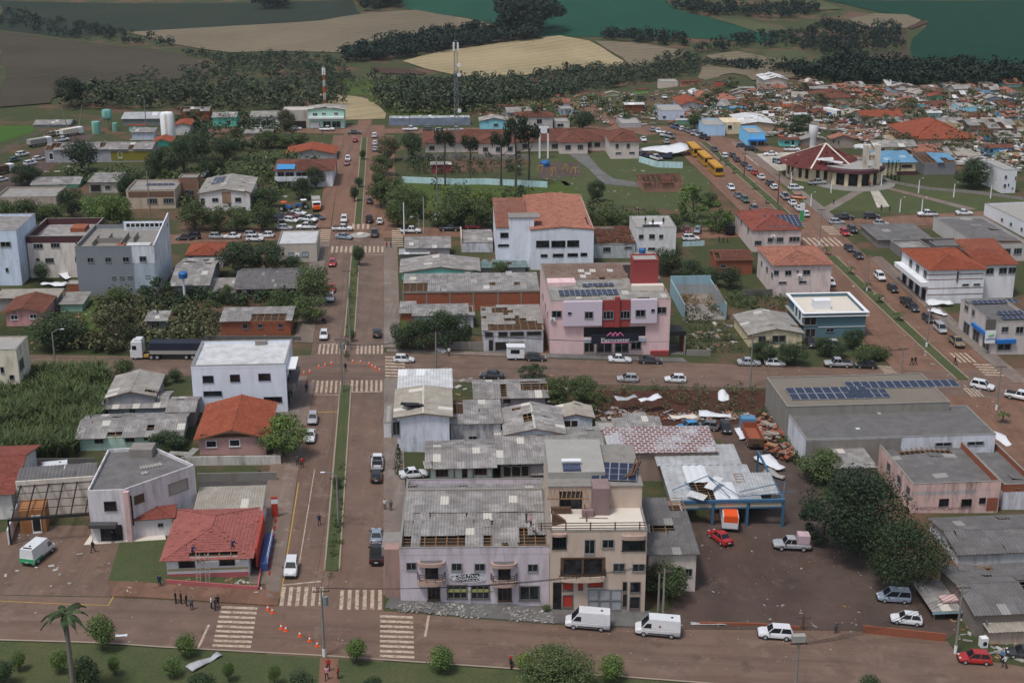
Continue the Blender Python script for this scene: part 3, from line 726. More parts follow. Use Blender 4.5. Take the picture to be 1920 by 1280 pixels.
def halfoval(b_, name, mt, u0, u1, z0, z1, depth, n=10, rim=None):
    """bowed balcony slab or canopy on the front face"""
    mb = MB(); c = (u0+u1)/2; a = (u1-u0)/2
    pts = [(u0, .02)] + [(c - a*math.cos(math.pi*k/n), -depth*math.sin(math.pi*k/n)**.5) for k in range(n+1)] + [(u1, .02)]
    i = len(pts); mb.v = [(x, y, z0) for x, y in pts] + [(x, y, z1) for x, y in pts]
    mb.f = [tuple(range(i))[::-1], tuple(range(i, 2*i))] + [(k, (k+1) % i, i+(k+1) % i, i+k) for k in range(i)]; mb.mi = [0]*(i+2)
    o = mb.build(name, mt, b_.root)
    if rim:
        r = MB(); ps = pts[1:-1]
        for h in (.35, .7, 1.0):
            for p, q in zip(ps, ps[1:]): r.bar((*p, z1+h), (*q, z1+h), .06)
        for p in ps[::2]: r.bar((*p, z1), (*p, z1+1.0), .06)
        r.build('railing', rim, b_.root)
    return o
def polybld(name, label, cat, reg, base, roofpts, wall, par=.6, top='fibro_dark', sink=2.5):
    """building on an irregular plan: roof outline in pixels, base pixel under its first corner"""
    G = at(*px(reg, *base)); x0, y0 = px(reg, *roofpts[0]); lo, hi = 1, 40
    for _ in range(40):
        h = (lo+hi)/2
        if proj(G + Vector((0, 0, h)))[1] > y0: lo = h
        else: hi = h
    pts = []
    for c in roofpts:
        d = ray(*px(reg, *c)); t = (G.z + h - CAMH) / d.z; q = d * t; pts.append((q.x - G.x, q.y - G.y))
    if sum(a[0]*b_[1]-b_[0]*a[1] for a, b_ in zip(pts, pts[1:]+pts[:1])) < 0: pts = pts[::-1]
    root = empty(name, G); tag(root, label, cat); n = len(pts)
    wm = wall if isinstance(wall, str) else (wallm(wall), 'wall_%d_%d_%d' % tuple(wall))[1]
    mb = MB(); mb.v = [(x, y, -sink) for x, y in pts] + [(x, y, h-par) for x, y in pts]; mb.f = [tuple(range(n, 2*n))] + [(k, (k+1) % n, n+(k+1) % n, n+k) for k in range(n)]; mb.mi = [0]*(n+1); mb.build('wall', wm, root)
    cx, cy = sum(p[0] for p in pts)/n, sum(p[1] for p in pts)/n
    mp = MB()
    for k in range(n):
        a, b_ = Vector((*pts[k], 0)), Vector((*pts[(k+1) % n], 0)); d = (b_-a).normalized(); nn = Vector((-d.y, d.x, 0)) * .1
        mp.bar(a + nn + Vector((0,0,h-par/2)), b_ + nn + Vector((0,0,h-par/2)), .2, par)
    mp.build('parapet', wm, root)
    mr = MB(); q = [(cx+(x-cx)*.965, cy+(y-cy)*.965, h-par+.08) for x, y in pts]; mr.poly(q); mr.build('roof', top, root)
    class O: pass
    o = O(); o.root, o.h, o.pts, o.G, o.reg = root, h, pts, G, reg; return o
# ================================================================== buildings, front row first
REG['a'] = (1000, 470, 6.097)
H1 = 'house'; BL = 'building'
# --- lilac two-storey shop block at the avenue corner
b = Bld('shop_building', 'long lilac two-storey shop building with two bowed balconies and torn grey sheet roof', BL, 'J', 68, 1742, 640, 40, -731, (186,177,186), rot=1.2, par=1.0, top='dark_interior', sheet=(1.15,1.9))
D_, W_ = b.d, b.w
k = .07; y1 = D_ * .46; zb = b.h - .98
roof_plane(b.root, (.25, .25, zb + .3), (W_-.5, 0, 0), (0, y1, y1*k), 'fibro', holes=((.02,.02,.05,.35),(.1,.06,.23,.32),(.26,.06,.36,.36),(.40,.1,.44,.3),(.57,.0,.65,.3),(.70,.1,.74,.25),(.83,.02,.97,.34),(.83,.5,.87,.66)), messy=.09)
y2 = D_ * .78
roof_plane(b.root, (.25, .25 + y1, zb + .3 + y1*k + .12), (W_-.5, 0, 0), (0, y2-y1, (y2-y1)*.05), 'fibro', holes=((.0,.4,.03,.6),))
roof_plane(b.root, (W_-.25, D_-.22, zb + .25), (-(W_-.5), 0, 0), (0, -(D_-y2-.4), y1*k+.35), 'fibro')
b.lbox('ridge_flashing', 'concrete', (.3, y2-.35, zb+.42+y1*k), (W_-.3, y2+.15, zb+.95+y1*k))
b.win((130,200,245,290),(638,208,757,298),(898,212,1018,298),(1495,218,1613,308)); b.win((345,235,487,378),(1165,240,1303,383), kind='door', nm=1, fm='black_metal')
b.win((588,450,818,610),(855,455,1070,615), kind='shop_window', nm=2, fm='concrete_dark'); b.win((1400,462,1632,628), kind='shop_window', nm=1, fm='concrete_dark'); b.win((372,440,512,625),(1160,458,1318,645), kind='door', nm=2, fm='wood_dark')
for x0, x1, dy in ((258, 570, 0), (1082, 1376, 12)):
    u0, z0 = b.face('J', x0, 432+dy, 'front'); u1, z1 = b.face('J', x1, 385+dy, 'front'); halfoval(b, 'balcony', wallm((164,140,131)) and 'wall_164_140_131', u0, u1, z0, z1, 1.15, rim='black_metal')
    u0, z0 = b.face('J', x0, 225+dy, 'front'); u1, z1 = b.face('J', x1, 190+dy, 'front'); halfoval(b, 'canopy', 'wall_164_140_131', u0, u1, z0, z1+.1, 1.0); halfoval(b, 'canopy_top', 'concrete_dark', u0+.3, u1-.3, z1+.1, z1+.14, .75)
sg = b.slabbox('shop_sign', 'black_metal', 690, 328, 952, 408, .12); b.slabbox('sign_glow', mat('pale_blue', (.42,.47,.55), .6, .1) and 'pale_blue', 642, 322, 690, 405, .06); b.slabbox('sign_glow', 'pale_blue', 952, 326, 1000, 405, .06)  # pale blue panels stand for the glow on both sides of the sign
u, z = b.face('J', 800, 354, 'front'); text('sign_lettering', 'CRIATIVA', .55, 'white_paint', sg, (u, -.14, z), shear=.3, width=3.0); u, z = b.face('J', 825, 388, 'front'); text('sign_lettering', 'CONFECÇÕES', .5, 'white_paint', sg, (u, -.14, z), shear=.3, width=4.0)
mat('faded_yellow', (.36,.36,.13), .8, .2)
for x in (708, 970):
    for dy, ww in ((510,1.1),(528,1.5)): u, z = b.face('J', x, dy, 'front'); b.lbox('window_banner', 'faded_yellow', (u-ww, -.035, z-.1), (u+ww, -.02, z+.1))
mb = MB(); cr = lambda cx, cy, ax, az, t0, t1: [mb.bar((cx+ax*math.cos(t0+(t1-t0)*i/10), -.14, cy+az*math.sin(t0+(t1-t0)*i/10)), (cx+ax*math.cos(t0+(t1-t0)*(i+1)/10), -.14, cy+az*math.sin(t0+(t1-t0)*(i+1)/10)), .03, .06) for i in range(10)]
u, z = b.face('J', 800, 358, 'front'); cr(u-.1, z, 2.0, .42, 1.2, 4.2); u, z = b.face('J', 835, 386, 'front'); cr(u, z, 2.0, .42, -1.9, 1.1); mb.build('sign_crescent', 'white_paint', sg)
u, z = b.face('J', 100, 640, 'front'); b.lbox('corner_column', wallm((150,122,115)) and 'wall_150_122_115', (-2.0, .8, -.5), (-.05, 2.6, b.h-.6)); b.lbox('corner_balcony', 'concrete', (-2.4, 2.2, b.h-2.2), (-.05, 6.5, b.h-1.0))
# --- brown three-storey with roof terrace
c = Bld('apartment_building', 'brown three-storey building with cream roof terrace, dark railing and red shop panels', BL, 'K', 48, 885, 1245, 575, 20, (184,166,152), rot=1.2, par=.06, top='slab_cream', grime=.35)
c.win((345,640,438,770),(497,642,602,718),(590,845,695,917),(755,850,868,918)); c.win((70,612,193,722),(668,640,870,738), kind='bay_window', nm=3, fm='black_metal'); c.win((140,795,525,952), kind='loggia', nm=1, fm='wood_dark')
c.win((735,1005,830,1100),(730,1130,825,1240),(672,1003,712,1090),(672,1105,712,1225), kind='shop_window', nm=0, fm='concrete_dark')
mat('shop_red', (.42, .045, .03), .6, .15); mat('shutter', (.36,.37,.39), .5, .12, 1.2)
c.win((158,990,250,1082),(158,1115,250,1228),(292,992,335,1075),(375,1000,508,1050), kind='shop_panel', nm=0, gm='shop_red', fm='concrete_dark'); c.win((75,1010,150,1235), kind='door', nm=1, fm='black_metal')
for i in range(3):
    for j in range(2): c.win((375+i*98, 1068+j*96, 470+i*98, 1160+j*96), kind='shutter', nm=0, gm='shutter', fm='grey_metal')
u0, z0 = c.face('K', 140, 990, 'front'); u1, z1 = c.face('K', 525, 955, 'front'); halfoval(c, 'balcony', c.wallm, u0, u1, z0, z1, .9, rim='black_metal')
for x0, x1, y0, y1 in ((66,196,590,612),(664,874,605,640)):
    ua, za = c.face('K', x0, y1, 'front'); ub, zb_ = c.face('K', x1, y0, 'front'); halfoval(c, 'bay_canopy', 'wall_164_140_131', ua, ub, za, zb_, .5)
rl = MB()
for zz in (.35, .7, 1.05): rl.bar((-1.5, .1, c.h+zz), (c.w-.2, .1, c.h+zz), .09)
for i in range(5): rl.box((-1.2+i*(c.w+.8)/4.2, .03, c.h), (-1.05+i*(c.w+.8)/4.2, .17, c.h+1.15))
rl.build('railing', 'wood_dark', c.root)
dx, d1 = c.topxy(300, 378, c.h); _, d2 = c.topxy(300, 412, c.h)
hp = 3.1
c.lbox('penthouse_wall', c.wallm, (.0, d1, c.h), (c.w, c.d-.01, c.h+hp)); c.lbox('penthouse_roof', 'concrete', (-.1, d1-.15, c.h+hp), (c.w+.1, c.d+.1, c.h+hp+.1))
c.lbox('stair_tower', wallm((128,108,108)) and 'wall_128_108_108', (c.w*.46, d1-2.1, c.h), (c.w*.64, d1+1, c.h+hp+.6)); c.lbox('planter', 'wall_128_108_108', (c.w*.35, d1-2.6, c.h), (c.w*.47, d1-1.6, c.h+.9))
o = link('terrace_door', win_mesh(3, 'black_metal'), c.root, (c.w*.12, d1-.01, c.h+.02), None, (c.w*.24, 1, 2.4)); link('pane', pane_mesh(), o)
pg = MB()
for i in range(9): x = c.w*(.02+.047*i); pg.bar((x, d1+.1, c.h+2.7), (x-.35, d1-2.2, c.h+2.45), .07, .16)
pg.bar((-.2, d1-2.2, c.h+2.4), (c.w*.42, d1-2.2, c.h+2.4), .08, .14); pg.build('pergola', 'wood', c.root)
c.lbox('bench', 'wood_dark', (.3, d1-1.6, c.h), (2.9, d1-.9, c.h+.75))
c.lbox('roof_room', 'slab', (.1, d1+2.2, c.h+hp+.1), (c.w*.62, c.d-.2, c.h+hp+1.0)); c.lbox('solar_heater', 'solar', (c.w*.17, d1+2.4, c.h+hp+1.05), (c.w*.36, d1+4.3, c.h+hp+1.2)); 
mt_ = MB(); mt_.tube((c.w*.16, d1+4.7, c.h+hp+1.5), (c.w*.37, d1+4.7, c.h+hp+1.5), .3, .3, 10); mt_.build('heater_tank', 'white_paint', c.root)
c.solar(c.w*.46, d1+1.4, c.h+hp+.35, 5, 3, 1.15, 1.5, .10, -.12)
mt_ = MB()
for i in range(9): mt_.bar((c.w*.80+i*.18, d1+1.5, c.h+hp+.4+.05*i), (c.w*.98+rsd.uniform(-.4,.6), d1+5+rsd.uniform(-1,1), c.h+hp+.6+.15*i), .12, .16)
mt_.build('loose_rafters', 'wood_dark', c.root)
mt_ = MB(); mt_.bar((c.w*.39, d1-3.9, c.h+.05), (c.w*.38, d1-1.4, c.h+1.2), .14); mt_.bar((c.w*.32, d1-2.9, c.h+.08), (c.w*.62, d1-3.1, c.h+.08), .06); mt_.build('fallen_timber', 'wood_dark', c.root)
st = MB()
for i in range(7): st.box((.3+.25*i, d1-3.4+.1*i-1.5, c.h), (.55+.25*i, d1-2.2-1.5, c.h+1.5-.2*i))
st.build('steps', 'wood_dark', c.root)
# --- side house beside the yard and lean-to
Bld('house', 'narrow cream house with dark sheet roof and exposed battens beside the muddy yard', H1, 'Z', 1214, 1306, 1106, 1040, 936, (196,184,176), rot=2, roof='shed', slope=.05, rm='fibro_dark', holes=((.6,.72,.98,.97),(.2,.40,.7,.44)), dm=.1).win((1284,1065,1298,1080), (1260,1062,1274,1078))
# --- workshop canopy with torn metal roof
mat('beam_cream', (.45,.40,.30), .7, .15)
g = Bld('workshop_canopy', 'open workshop with buckled pale metal roof on blue posts', 'workshop', 'M', 640, 1488, 1205, 1035, 640, rot=2.5, roof='none')
mb = MB(); W_, D_, h = g.w, g.d, g.h
for f in (0, .33, .66, 1): g.lbox('post', 'blue_metal', (W_*f-.18, -.18, -2), (W_*f+.18, .18, h-.1)); g.lbox('post', 'blue_metal', (W_*f-.15, D_-.5, -2), (W_*f+.15, D_-.2, h-.1))
mb = MB(); mb.box((-.2, -.22, h-.1), (W_+.2, .22, h+.35)); mb.box((-.2, -.15, h-1.0), (W_+.2, .1, h-.75)); mb.box((-.15,.22,h-.1),(.15,D_,h+.2)); mb.box((W_-.15,.22,h-.1),(W_+.15,D_,h+.2)); mb.build('beam', 'blue_metal', g.root)
for i in range(3): g.lbox('fascia_panel', 'beam_cream', (W_*.333*i+.25, -.1, h-.75), (W_*.333*(i+1)-.25, .05, h-.12))
g.lbox('back_wall', 'concrete_dark', (0, D_*.42, -2), (W_, D_*.42+.2, h-.15)); g.lbox('side_wall', 'concrete', (-.1, .3, -2), (.1, D_, h-.15)); g.lbox('side_wall', 'concrete', (W_*.66-.1, .6, -2), (W_*.66+.1, D_*.4, h-.15))
roof_plane(g.root, (-1.0, .25, h+.25), (W_*.86, 0, 0), (0, D_*.62, .5), 'metal', holes=((.20,.0,.47,.30),(.83,.40,1,.62)), sheet=(3.2, 4.6), messy=.03)
roof_plane(g.root, (W_*.62, 1.6, h+.3), (W_*.36, 0, 0), (0, D_*.36, .55), 'metal', holes=((.5,.35,.9,.6),(.1,.6,.3,.95)), sheet=(1.5, 2.6), dm=.12)
roof_plane(g.root, (-1.4, .3+D_*.62, h+.8), (W_*.84, 0, 0), (0, D_*.38, .4), 'metal', sheet=(3.2, 4.6), messy=.0)
tr = MB()
for p, q in (((-.5,2.5,h+.9),(5,5,h+1.9)),((5,5,h+1.9),(9,.5,h+.6)),((5,5,h+1.9),(7.5,.3,h+.6)),((9,.5,h+.6),(17,1,h+.9)),((9,1.2,h+1.0),(16,3,h+1.6)),((16,3,h+1.6),(W_,.4,h+.6)),((1.5,4,h+1.4),(3.5,.4,h+.6))): tr.bar(p, q, .09)
tr.build('bent_truss', 'blue_metal', g.root)
for (x, y, z, a, bb) in ((1.2,.6,h+.9,2.8,1.2),(4.2,3.0,h+1.0,1.4,3.0)):
    q = sheet_mesh(a, bb, 'metal_white'); o = link('loose_sheet', q, g.root); o.matrix_local = Matrix.Translation((x,y,z)) @ Matrix.Rotation(-.7,4,'Z') @ Matrix.Rotation(.25,4,'X')
Bld('shed_building', 'low shed roofed with rust-streaked white sheets behind the workshop canopy', 'shed', 'M', 110, 948, None, 632, 440, (150,130,120), rot=2.5, h=4.6, roof='shed', slope=.06, rm='flaked_red', sheet=(2.4,3.6))
Bld('shed', 'small ruined shed with collapsed grey sheets below the red soil bank', 'shed', 'M', 150, 500, None, 425, 330, (120,110,105), rot=5, h=2.6, roof='shed', slope=.12, rm='fibro', dm=.3, sheet=(1.0,1.6))
Bld('outbuilding', 'small flat cream outbuilding beside the rust-streaked shed', 'shed', 'M', 5, 150, None, 455, 385, (185,175,155), h=3, roof='flat', par=.2)
# --- houses behind the lilac block
b = Bld('house', 'low white house with green trim and long grey sheet roof behind the lilac block', H1, 'L', 388, 935, 945, 862, 682, (190,200,196), roof='gablex', slope=.20, ov=.6, rm='fibro', holes=((.47,.86,.58,.95),(.68,.88,.97,.96)), dm=.04, sheet=(1.15,1.9)); b.win((443,868,550,925),(775,850,880,910), nm=2, fm='wood_dark').win((668,858,714,944), kind='door', nm=0, fm='concrete_dark')
mat('green_trim', (.10,.21,.16), .6, .15)
for x in (388, 598, 760, 925): b.slabbox('trim_post', 'green_trim', x, 860, x+10, 944, .06)
b.slabbox('trim_band', 'green_trim', 388, 930, 935, 944, .05)
b = Bld('house', 'grey house with the longest sheet roof and an open carport behind the brown building', H1, 'L', 1000, 1880, 935, 822, 594, (150,145,148), roof='gablex', slope=.2, ov=.6, rm='fibro', sheet=(1.15,1.9)); b.win((1060,815,1100,848),(1140,812,1180,845), kind='door', nm=0, gm='dark_interior').win((1010,830,1255,935), kind='carport', nm=2, gm='dark_interior', fm='concrete')
Bld('lean_to', 'low grey sheet lean-to in the carport yard', 'shed', 'L', 1278, 1430, 945, 915, 835, (130,125,125), roof='shed', slope=.08, rm='fibro')
b = Bld('hall', 'tall white gabled hall with patched cream metal roof beside the avenue', BL, 'L', 118, 560, 715, 418, 185, (196,200,210), roof='gabley', slope=.14, ov=.5, rm='metal_cream', sheet=(1.3,2.2), rot=3)
b.win((75,450,135,580), kind='side_opening', nm=1); hb = b.h; b.lbox('rear_wing_wall', b.wallm, (0, b.d+.02, -2), (b.w+.5, b.d+9, hb-.3)); roof_plane(b.root, (-.2, b.d+.3, hb-.1), (b.w+.9, 0, 0), (0, 9, .25), 'metal_white', sheet=(1.6,3), part='rear_roof_frame')
mb = MB(); i_ = random.Random(3)
for k in range(9): mb.box((-.9,-.35,-.04), (.9,.35,.04), 0, Matrix.Translation((2.4+i_.uniform(-1,1.3), 2.2+i_.uniform(-.5,.6), hb+.75+.05*k)) @ Matrix.Rotation(i_.uniform(-.5,.5),4,'Z') @ Matrix.Rotation(.12,4,'Y'))
mb.build('roofing_pile', 'black_metal', b.root)
Bld('outbuilding', 'narrow white flat-roofed outbuilding against the white gabled hall', 'shed', 'L', 0, 60, 600, 465, 312, (196,196,198), par=.15)
b = Bld('house', 'stained white house with half-stripped roof next to the white gabled hall', H1, 'L', 574, 1000, 665, 482, 285, (186,186,190), grime=.9, roof='shed', slope=.03, rm='fibro', holes=((.0,.38,.28,.98),), dm=.2, sheet=(1.2,2)); b.win((725,580,795,618))
b = Bld('house', 'grey-roofed house with pale gable and torn ridge beyond the long sheet roof', H1, 'L', 1045, 1540, None, 562, 345, (180,188,196), h=4, roof='gabley', slope=.2, rm='fibro', holes=((.45,.55,.7,.98),(.1,.2,.2,.5)), dm=.16)
b = Bld('house', 'small white gabled house with cream roof and two roof holes by the scrub', H1, 'L', 1500, 1785, 540, 425, 325, (190,198,208), roof='gabley', slope=.22, rm='metal_cream', holes2=((.35,.45,.85,.65),)); b.win((1535,440,1670,537), kind='door', nm=1, gm='dark_interior', fm='white_paint')
b = Bld('house', 'mauve house with torn sheet roof facing the middle street', H1, 'L', 800, 1380, 335, 262, 140, (170,155,165), roof='gablex', slope=.2, ov=.7, rm='fibro', holes=((.36,.1,.46,.85),(.68,.45,.98,.98)), holes2=((.1,.6,.4,1),), dm=.08); b.win((940,262,970,276)).win((1018,260,1085,306), kind='door', nm=0, gm='dark_interior')
# --- block between the middle street and the upper street
b = Bld('house', 'two-storey house with wrecked roof, open upper rooms and tan garage door', H1, 'Y', 668, 1115, 1118, 958, 772, (184,184,190), roof='shed', slope=.02, ov=.2, rm='fibro_new', dm=.36, holes=((.25,.0,.98,.25),), sheet=(1.1,1.6)); b.win((675,968,740,1012),(775,965,850,1006),(860,964,975,1004),(985,962,1105,998), kind='opening', nm=0, gm='dark_interior'); b.win((750,1040,855,1112),(705,1025,740,1115), kind='garage', nm=0, gm='dark_interior'); mat('tan_door', (.46,.36,.19), .7, .1); b.win((865,1040,972,1106), kind='garage_door', nm=0, gm='tan_door')
Bld('house', 'low house under grey sheets partly hidden by dark trees on the middle street', H1, 'Y', 145, 590, 935, 850, 768, (165,165,175), roof='shed', slope=.05, rm='fibro', holes=((.88,.3,1,.95),))
Bld('porch', 'small sheet-roofed brick porch on the avenue pavement', 'shed', 'Y', 50, 150, 885, 830, 745, 'brick', roof='shed', slope=.06, rm='fibro')
b = Bld('warehouse', 'long red brick warehouse with many missing roof sheets', 'warehouse', 'Y', 62, 1088, 800, 678, 535, 'brick', rot=2.2, roof='shed', slope=.03, ov=.02, rm='fibro', dm=.30, holes=((.0,.02,.16,.5),), sheet=(1.3,2.1))
for f in (.0, .17, .34, .51, .69, .86): b.lbox('pilaster', 'concrete', (b.w*f, -.08, -2), (b.w*f+.3, -.002, b.h))
b.lbox('capping', 'concrete', (-.1, -.12, b.h-.05), (b.w+.1, -.003, b.h+.35))
b = Bld('house', 'teal-gabled house with dusty grey roof between the avenue and the brick warehouse', H1, 'Y', 52, 632, 575, 522, 425, (120,190,178), grime=.2, roof='gabley', slope=.13, rm='fibro', dm=.10)
Bld('house', 'low house with plain grey sheet roof at the upper street corner', H1, 'Y', 85, 412, 420, 343, 262, (150,148,150), roof='shed', slope=.10, rm='fibro'); Bld('lean_to', 'white-patched lean-to in front of the corner house', 'shed', 'Y', 45, 330, 430, 388, 352, (120,118,120), roof='shed', slope=.08, rm='metal', dm=.28)
b = Bld('building', 'stained white low building with grey roof left of the white three-storey block', BL, 'Y', 508, 738, 372, 300, 205, (188,190,198), grime=.9, roof='shed', slope=.03, ov=0, rm='fibro'); b.lbox('gable_wall', wallm((190,175,155)) and 'wall_190_175_155', (-.3, .1, -2), (-.02, b.d, b.h+1.2))
Bld('shed', 'collapsed shed of green and white sheets beside the round bush', 'shed', 'Y', 640, 980, 520, 490, 430, (140,140,140), roof='shed', slope=.06, rm='metal_green', dm=.35)
# white three-storey block
b = Bld('office_block', 'white three-storey block with salmon tile roof and dark window bands', BL, 'E', 1055, 1410, 315, 92, -101, (206,210,220), rot=2.5, roof='gabley', slope=.08, ov=.15, rm='tile_pink', holes2=((.05,.0,.95,.08),(.1,.1,.3,.2)), dm=.05, grime=.35)
b.win((1087,152,1160,188),(1172,152,1250,188),(1260,150,1327,185),(1113,228,1150,243),(1180,225,1240,242),(1262,222,1320,240),(1335,220,1372,237), nm=2, fm='black_metal'); b.swin('left', (.15, 6.5, 1.2, 1.2), (.45, 6.5, 1.2, 1.2), (.15, 3, 1.2, 1), (.5, 3, 1.2, 1))
wl = -b.face('E', 868, 60, 'front')[0]; hw = b.h - .3
b.lbox('wing_wall', b.wallm, (-wl, 3, -2), (-.02, b.d*.8, hw)); b.lbox('stair_tower', b.wallm, (-wl*.62, 2.2, -2), (wl*.12, 6.2, b.h+2.2)); b.lbox('tower_cap', 'concrete', (-wl*.64, 2.0, b.h+2.2), (wl*.3, 6.4, b.h+2.4))
roof_plane(b.root, (-wl-.2, 2.8, hw+.1), (wl+.1, 0, 0), (0, b.d*.8-2.6, 1.2), 'tile_pink', part='wing_roof_frame')
for x0, y0, x1, y1 in ((890,145,935,172),(877,210,947,223)):
    a_, c_ = b.face('E', x0, y1, 'front'), b.face('E', x1, y0, 'front'); o = link('window', win_mesh(1, 'black_metal'), b.root, (a_[0], 2.98 if a_[0] < -wl*.62 else 2.18, a_[1]+.8), None, (c_[0]-a_[0], 1, c_[1]-a_[1])); link('pane', pane_mesh(), o)
b = Bld('building', 'grey two-storey building with mostly stripped clay roof', BL, 'E', 1410, 1640, 250, 168, 72, (172,178,180), grime=.8, roof='shed', slope=.03, ov=.2, rm='tile_old', dm=.42); b.win((1460,188,1503,215),(1580,185,1622,198), nm=2)
b = Bld('apartment_building', 'white three-storey flat-roofed building with workers on its roof', BL, 'E', 1640, 1870, 245, 80, 14, (205,207,205), par=.5, top='slab'); b.win((1660,118,1687,143),(1717,116,1750,142),(1773,118,1797,140),(1660,192,1700,206),(1710,190,1752,206), nm=1); b.lbox('roof_sheeting', 'black_metal', (2, 2, b.ztop), (6, 3.4, b.ztop+.3)); b.lbox('water_tank', 'white_paint', (b.w*.4, 4, b.ztop), (b.w*.75, 6, b.ztop+.25))
b = Bld('garage', 'small white flat garage with blue tank below the three-storey buildings', 'garage', 'E', 1640, 1735, 262, 228, 200, (196,194,186), par=.2)
o = MB(); o.lathe([(.0,0),(.75,0),(.8,.9),(.55,1.1),(0,1.15)], 12); o = o.build('water_tank', 'tank_blue', b.root, True); o.location = (1.8, 1.4, b.ztop)
# --- salmon shop building with the dark sign
b = Bld('shop_building', 'salmon and lilac shop building with dark red centre, roof tower and black sign', BL, 'a', 190, 1572, 1180, 572, 150, (208,178,178), rot=3.2, par=.45, top='dark_interior', grime=.25)
mat('lilac', (.62,.54,.62), .8, .05); mat('dark_red', (.30,.055,.055), .8, .12)
b.slabbox('lilac_panel', 'lilac', 340, 566, 785, 850, .7); b.slabbox('lilac_panel', 'lilac', 1108, 545, 1413, 818, .7); b.slabbox('red_centre', 'dark_red', 787, 560, 1106, 868, .35); b.slabbox('red_pillar', 'dark_red', 925, 522, 988, 862, .75)
b.slabbox('upper_dark_glass', 'black_metal', 575, 862, 1284, 985, .02); b.win((575,1045,700,1165),(715,1045,905,1165),(925,1045,1095,1165),(1110,1035,1235,1130), kind='shop_window', nm=1, fm='concrete')  # black panel for the dark glass zone above the shop windows
b.slabbox('lightbox_band', 'pale_blue', 575, 1005, 655, 1045, .3); b.slabbox('lightbox_band', 'pale_blue', 1195, 985, 1280, 1030, .3)
mat('sign_navy', (.018,.02,.035), .5, .1); sg = b.slabbox('shop_sign', 'sign_navy', 655, 928, 1195, 1042, .3, 1.0)
mat('sign_pink', (.72,.20,.36), .6, .05)
u, z = b.face('a', 925, 998, 'front'); text('sign_lettering', 'Eletrocenter', 1.25, 'white_paint', sg, (u, -1.33, z), width=5.4)
u2, z2 = b.face('a', 925, 1022, 'front'); mb = MB(); mb.box((u2-2.7, -1.34, z2-.12), (u2+2.7, -1.305, z2+.12)); mb.build('sign_underline', 'sign_pink', sg)
mb = MB()
for dx in (-.9, 0, .9): mb.bar((u2+dx-.7, -1.33, z2+1.3), (u2+dx, -1.33, z2+2.0), .14); mb.bar((u2+dx, -1.33, z2+2.0), (u2+dx+.7, -1.33, z2+1.3), .14)
mb.build('sign_emblem', 'sign_pink', sg); u3, z3 = b.face('a', 1132, 1015, 'front'); mb = MB(); mb.box((u3-1,-1.33,z3-.12),(u3-.05,-1.305,z3+.12)); mb.box((u3+.1,-1.33,z3-.12),(u3+1,-1.305,z3+.12)); mb.build('sign_small_print', 'concrete', sg)
b.win((208,683,325,765),(1412,640,1523,718)); b.win((390,687,433,718),(580,680,680,762),(1160,660,1277,742),(1340,652,1382,688), out=.7); b.win((790,680,918,778),(988,678,1105,772), out=.35, nm=2)
b.ac((222,785),(505,790),(1258,765)); b.swin('left', (.2, 5.5, 1.6, 1.2), (.4, 5.5, 1.6, 1.2), (.65, 5.5, 1.6, 1.2))
W_, D_, zt = b.w, b.d, b.ztop - .1
roof_plane(b.root, (.3, .35, zt+.1), (W_-.6, 0, 0), (0, D_*.52, .25), 'fibro_new', dm=.16, holes=((.75,.0,.82,.2),), sheet=(1.2,1.9)); roof_plane(b.root, (.3, .45+D_*.54, zt+.1), (W_*.72, 0, 0), (0, D_*.44, .2), 'fibro_dirty', dm=.22, sheet=(1.2,1.9))
x_, y_ = b.topxy(300, 512, b.h); b.solar(x_, y_, b.h-.05, 11, 2, 1.02, 1.62, .03, .02); x_, y_ = b.topxy(545, 395, b.h+.3); b.solar(x_+.3, y_, b.h+.1, 6, 1, 1.02, 1.62, .03, .02)
x_, y_ = b.topxy(1135, 418, b.h); x2, _ = b.topxy(1415, 395, b.h); hh = 5.2
b.lbox('roof_tower', 'dark_red', (x_, y_, b.h-.4), (x2, y_+4.2, b.h+hh)); mb = MB(); 
for q in (((x_-.05,y_-.05,b.h+hh),(x2+.05,y_+.2,b.h+hh+.35)), ((x_-.05,y_+4.0,b.h+hh),(x2+.05,y_+4.25,b.h+hh+.35)), ((x_-.05,y_+.2,b.h+hh),(x_+.2,y_+4.0,b.h+hh+.35)), ((x2-.2,y_+.2,b.h+hh),(x2+.05,y_+4.0,b.h+hh+.35))): mb.box(*q)
mb.build('tower_parapet', 'dark_red', b.root); b.lbox('tower_slab', 'slab', (x_+.2, y_+.2, b.h+hh), (x2-.2, y_+4, b.h+hh+.08))
b.lbox('tower_base', 'slab_cream', (x_-.3, y_-1.6, b.h-.4), (x2+.9, y_-.02, b.h+.75)); x_, y_ = b.topxy(200, 400, b.h); b.lbox('roof_room', b.wallm, (.3, y_, b.h-.4), (5.8, y_+3.2, b.h+.6))
b.lbox('red_skirting', 'dark_red', (b.w-3.6, -.5, -1.5), (b.w-.1, -.003, .35))
b = Bld('garage', 'open carport with black fascia and orange wall beside the salmon shop', 'garage', 'a', 1530, 1745, 1185, 960, 850, (150,145,140), par=.1, roof='none'); mb = MB(); mb.box((0,-.1,b.h-.2), (b.w,.1,b.h+.7)); mb.box((0,.1,b.h-.2),(b.w,b.d,b.h)); mb.build('fascia', 'black_metal', b.root); mat('ochre', (.36,.15,.06), .9, .15); b.lbox('side_wall', 'ochre', (b.w-.25, .1, -1.5), (b.w, b.d, b.h-.2)); b.lbox('post', 'concrete', (b.w-.3, -.1, -1.5), (b.w, .1, b.h-.2)); b.lbox('floor', 'paving_dark', (0,0,-.6), (b.w-.25,b.d,.02))
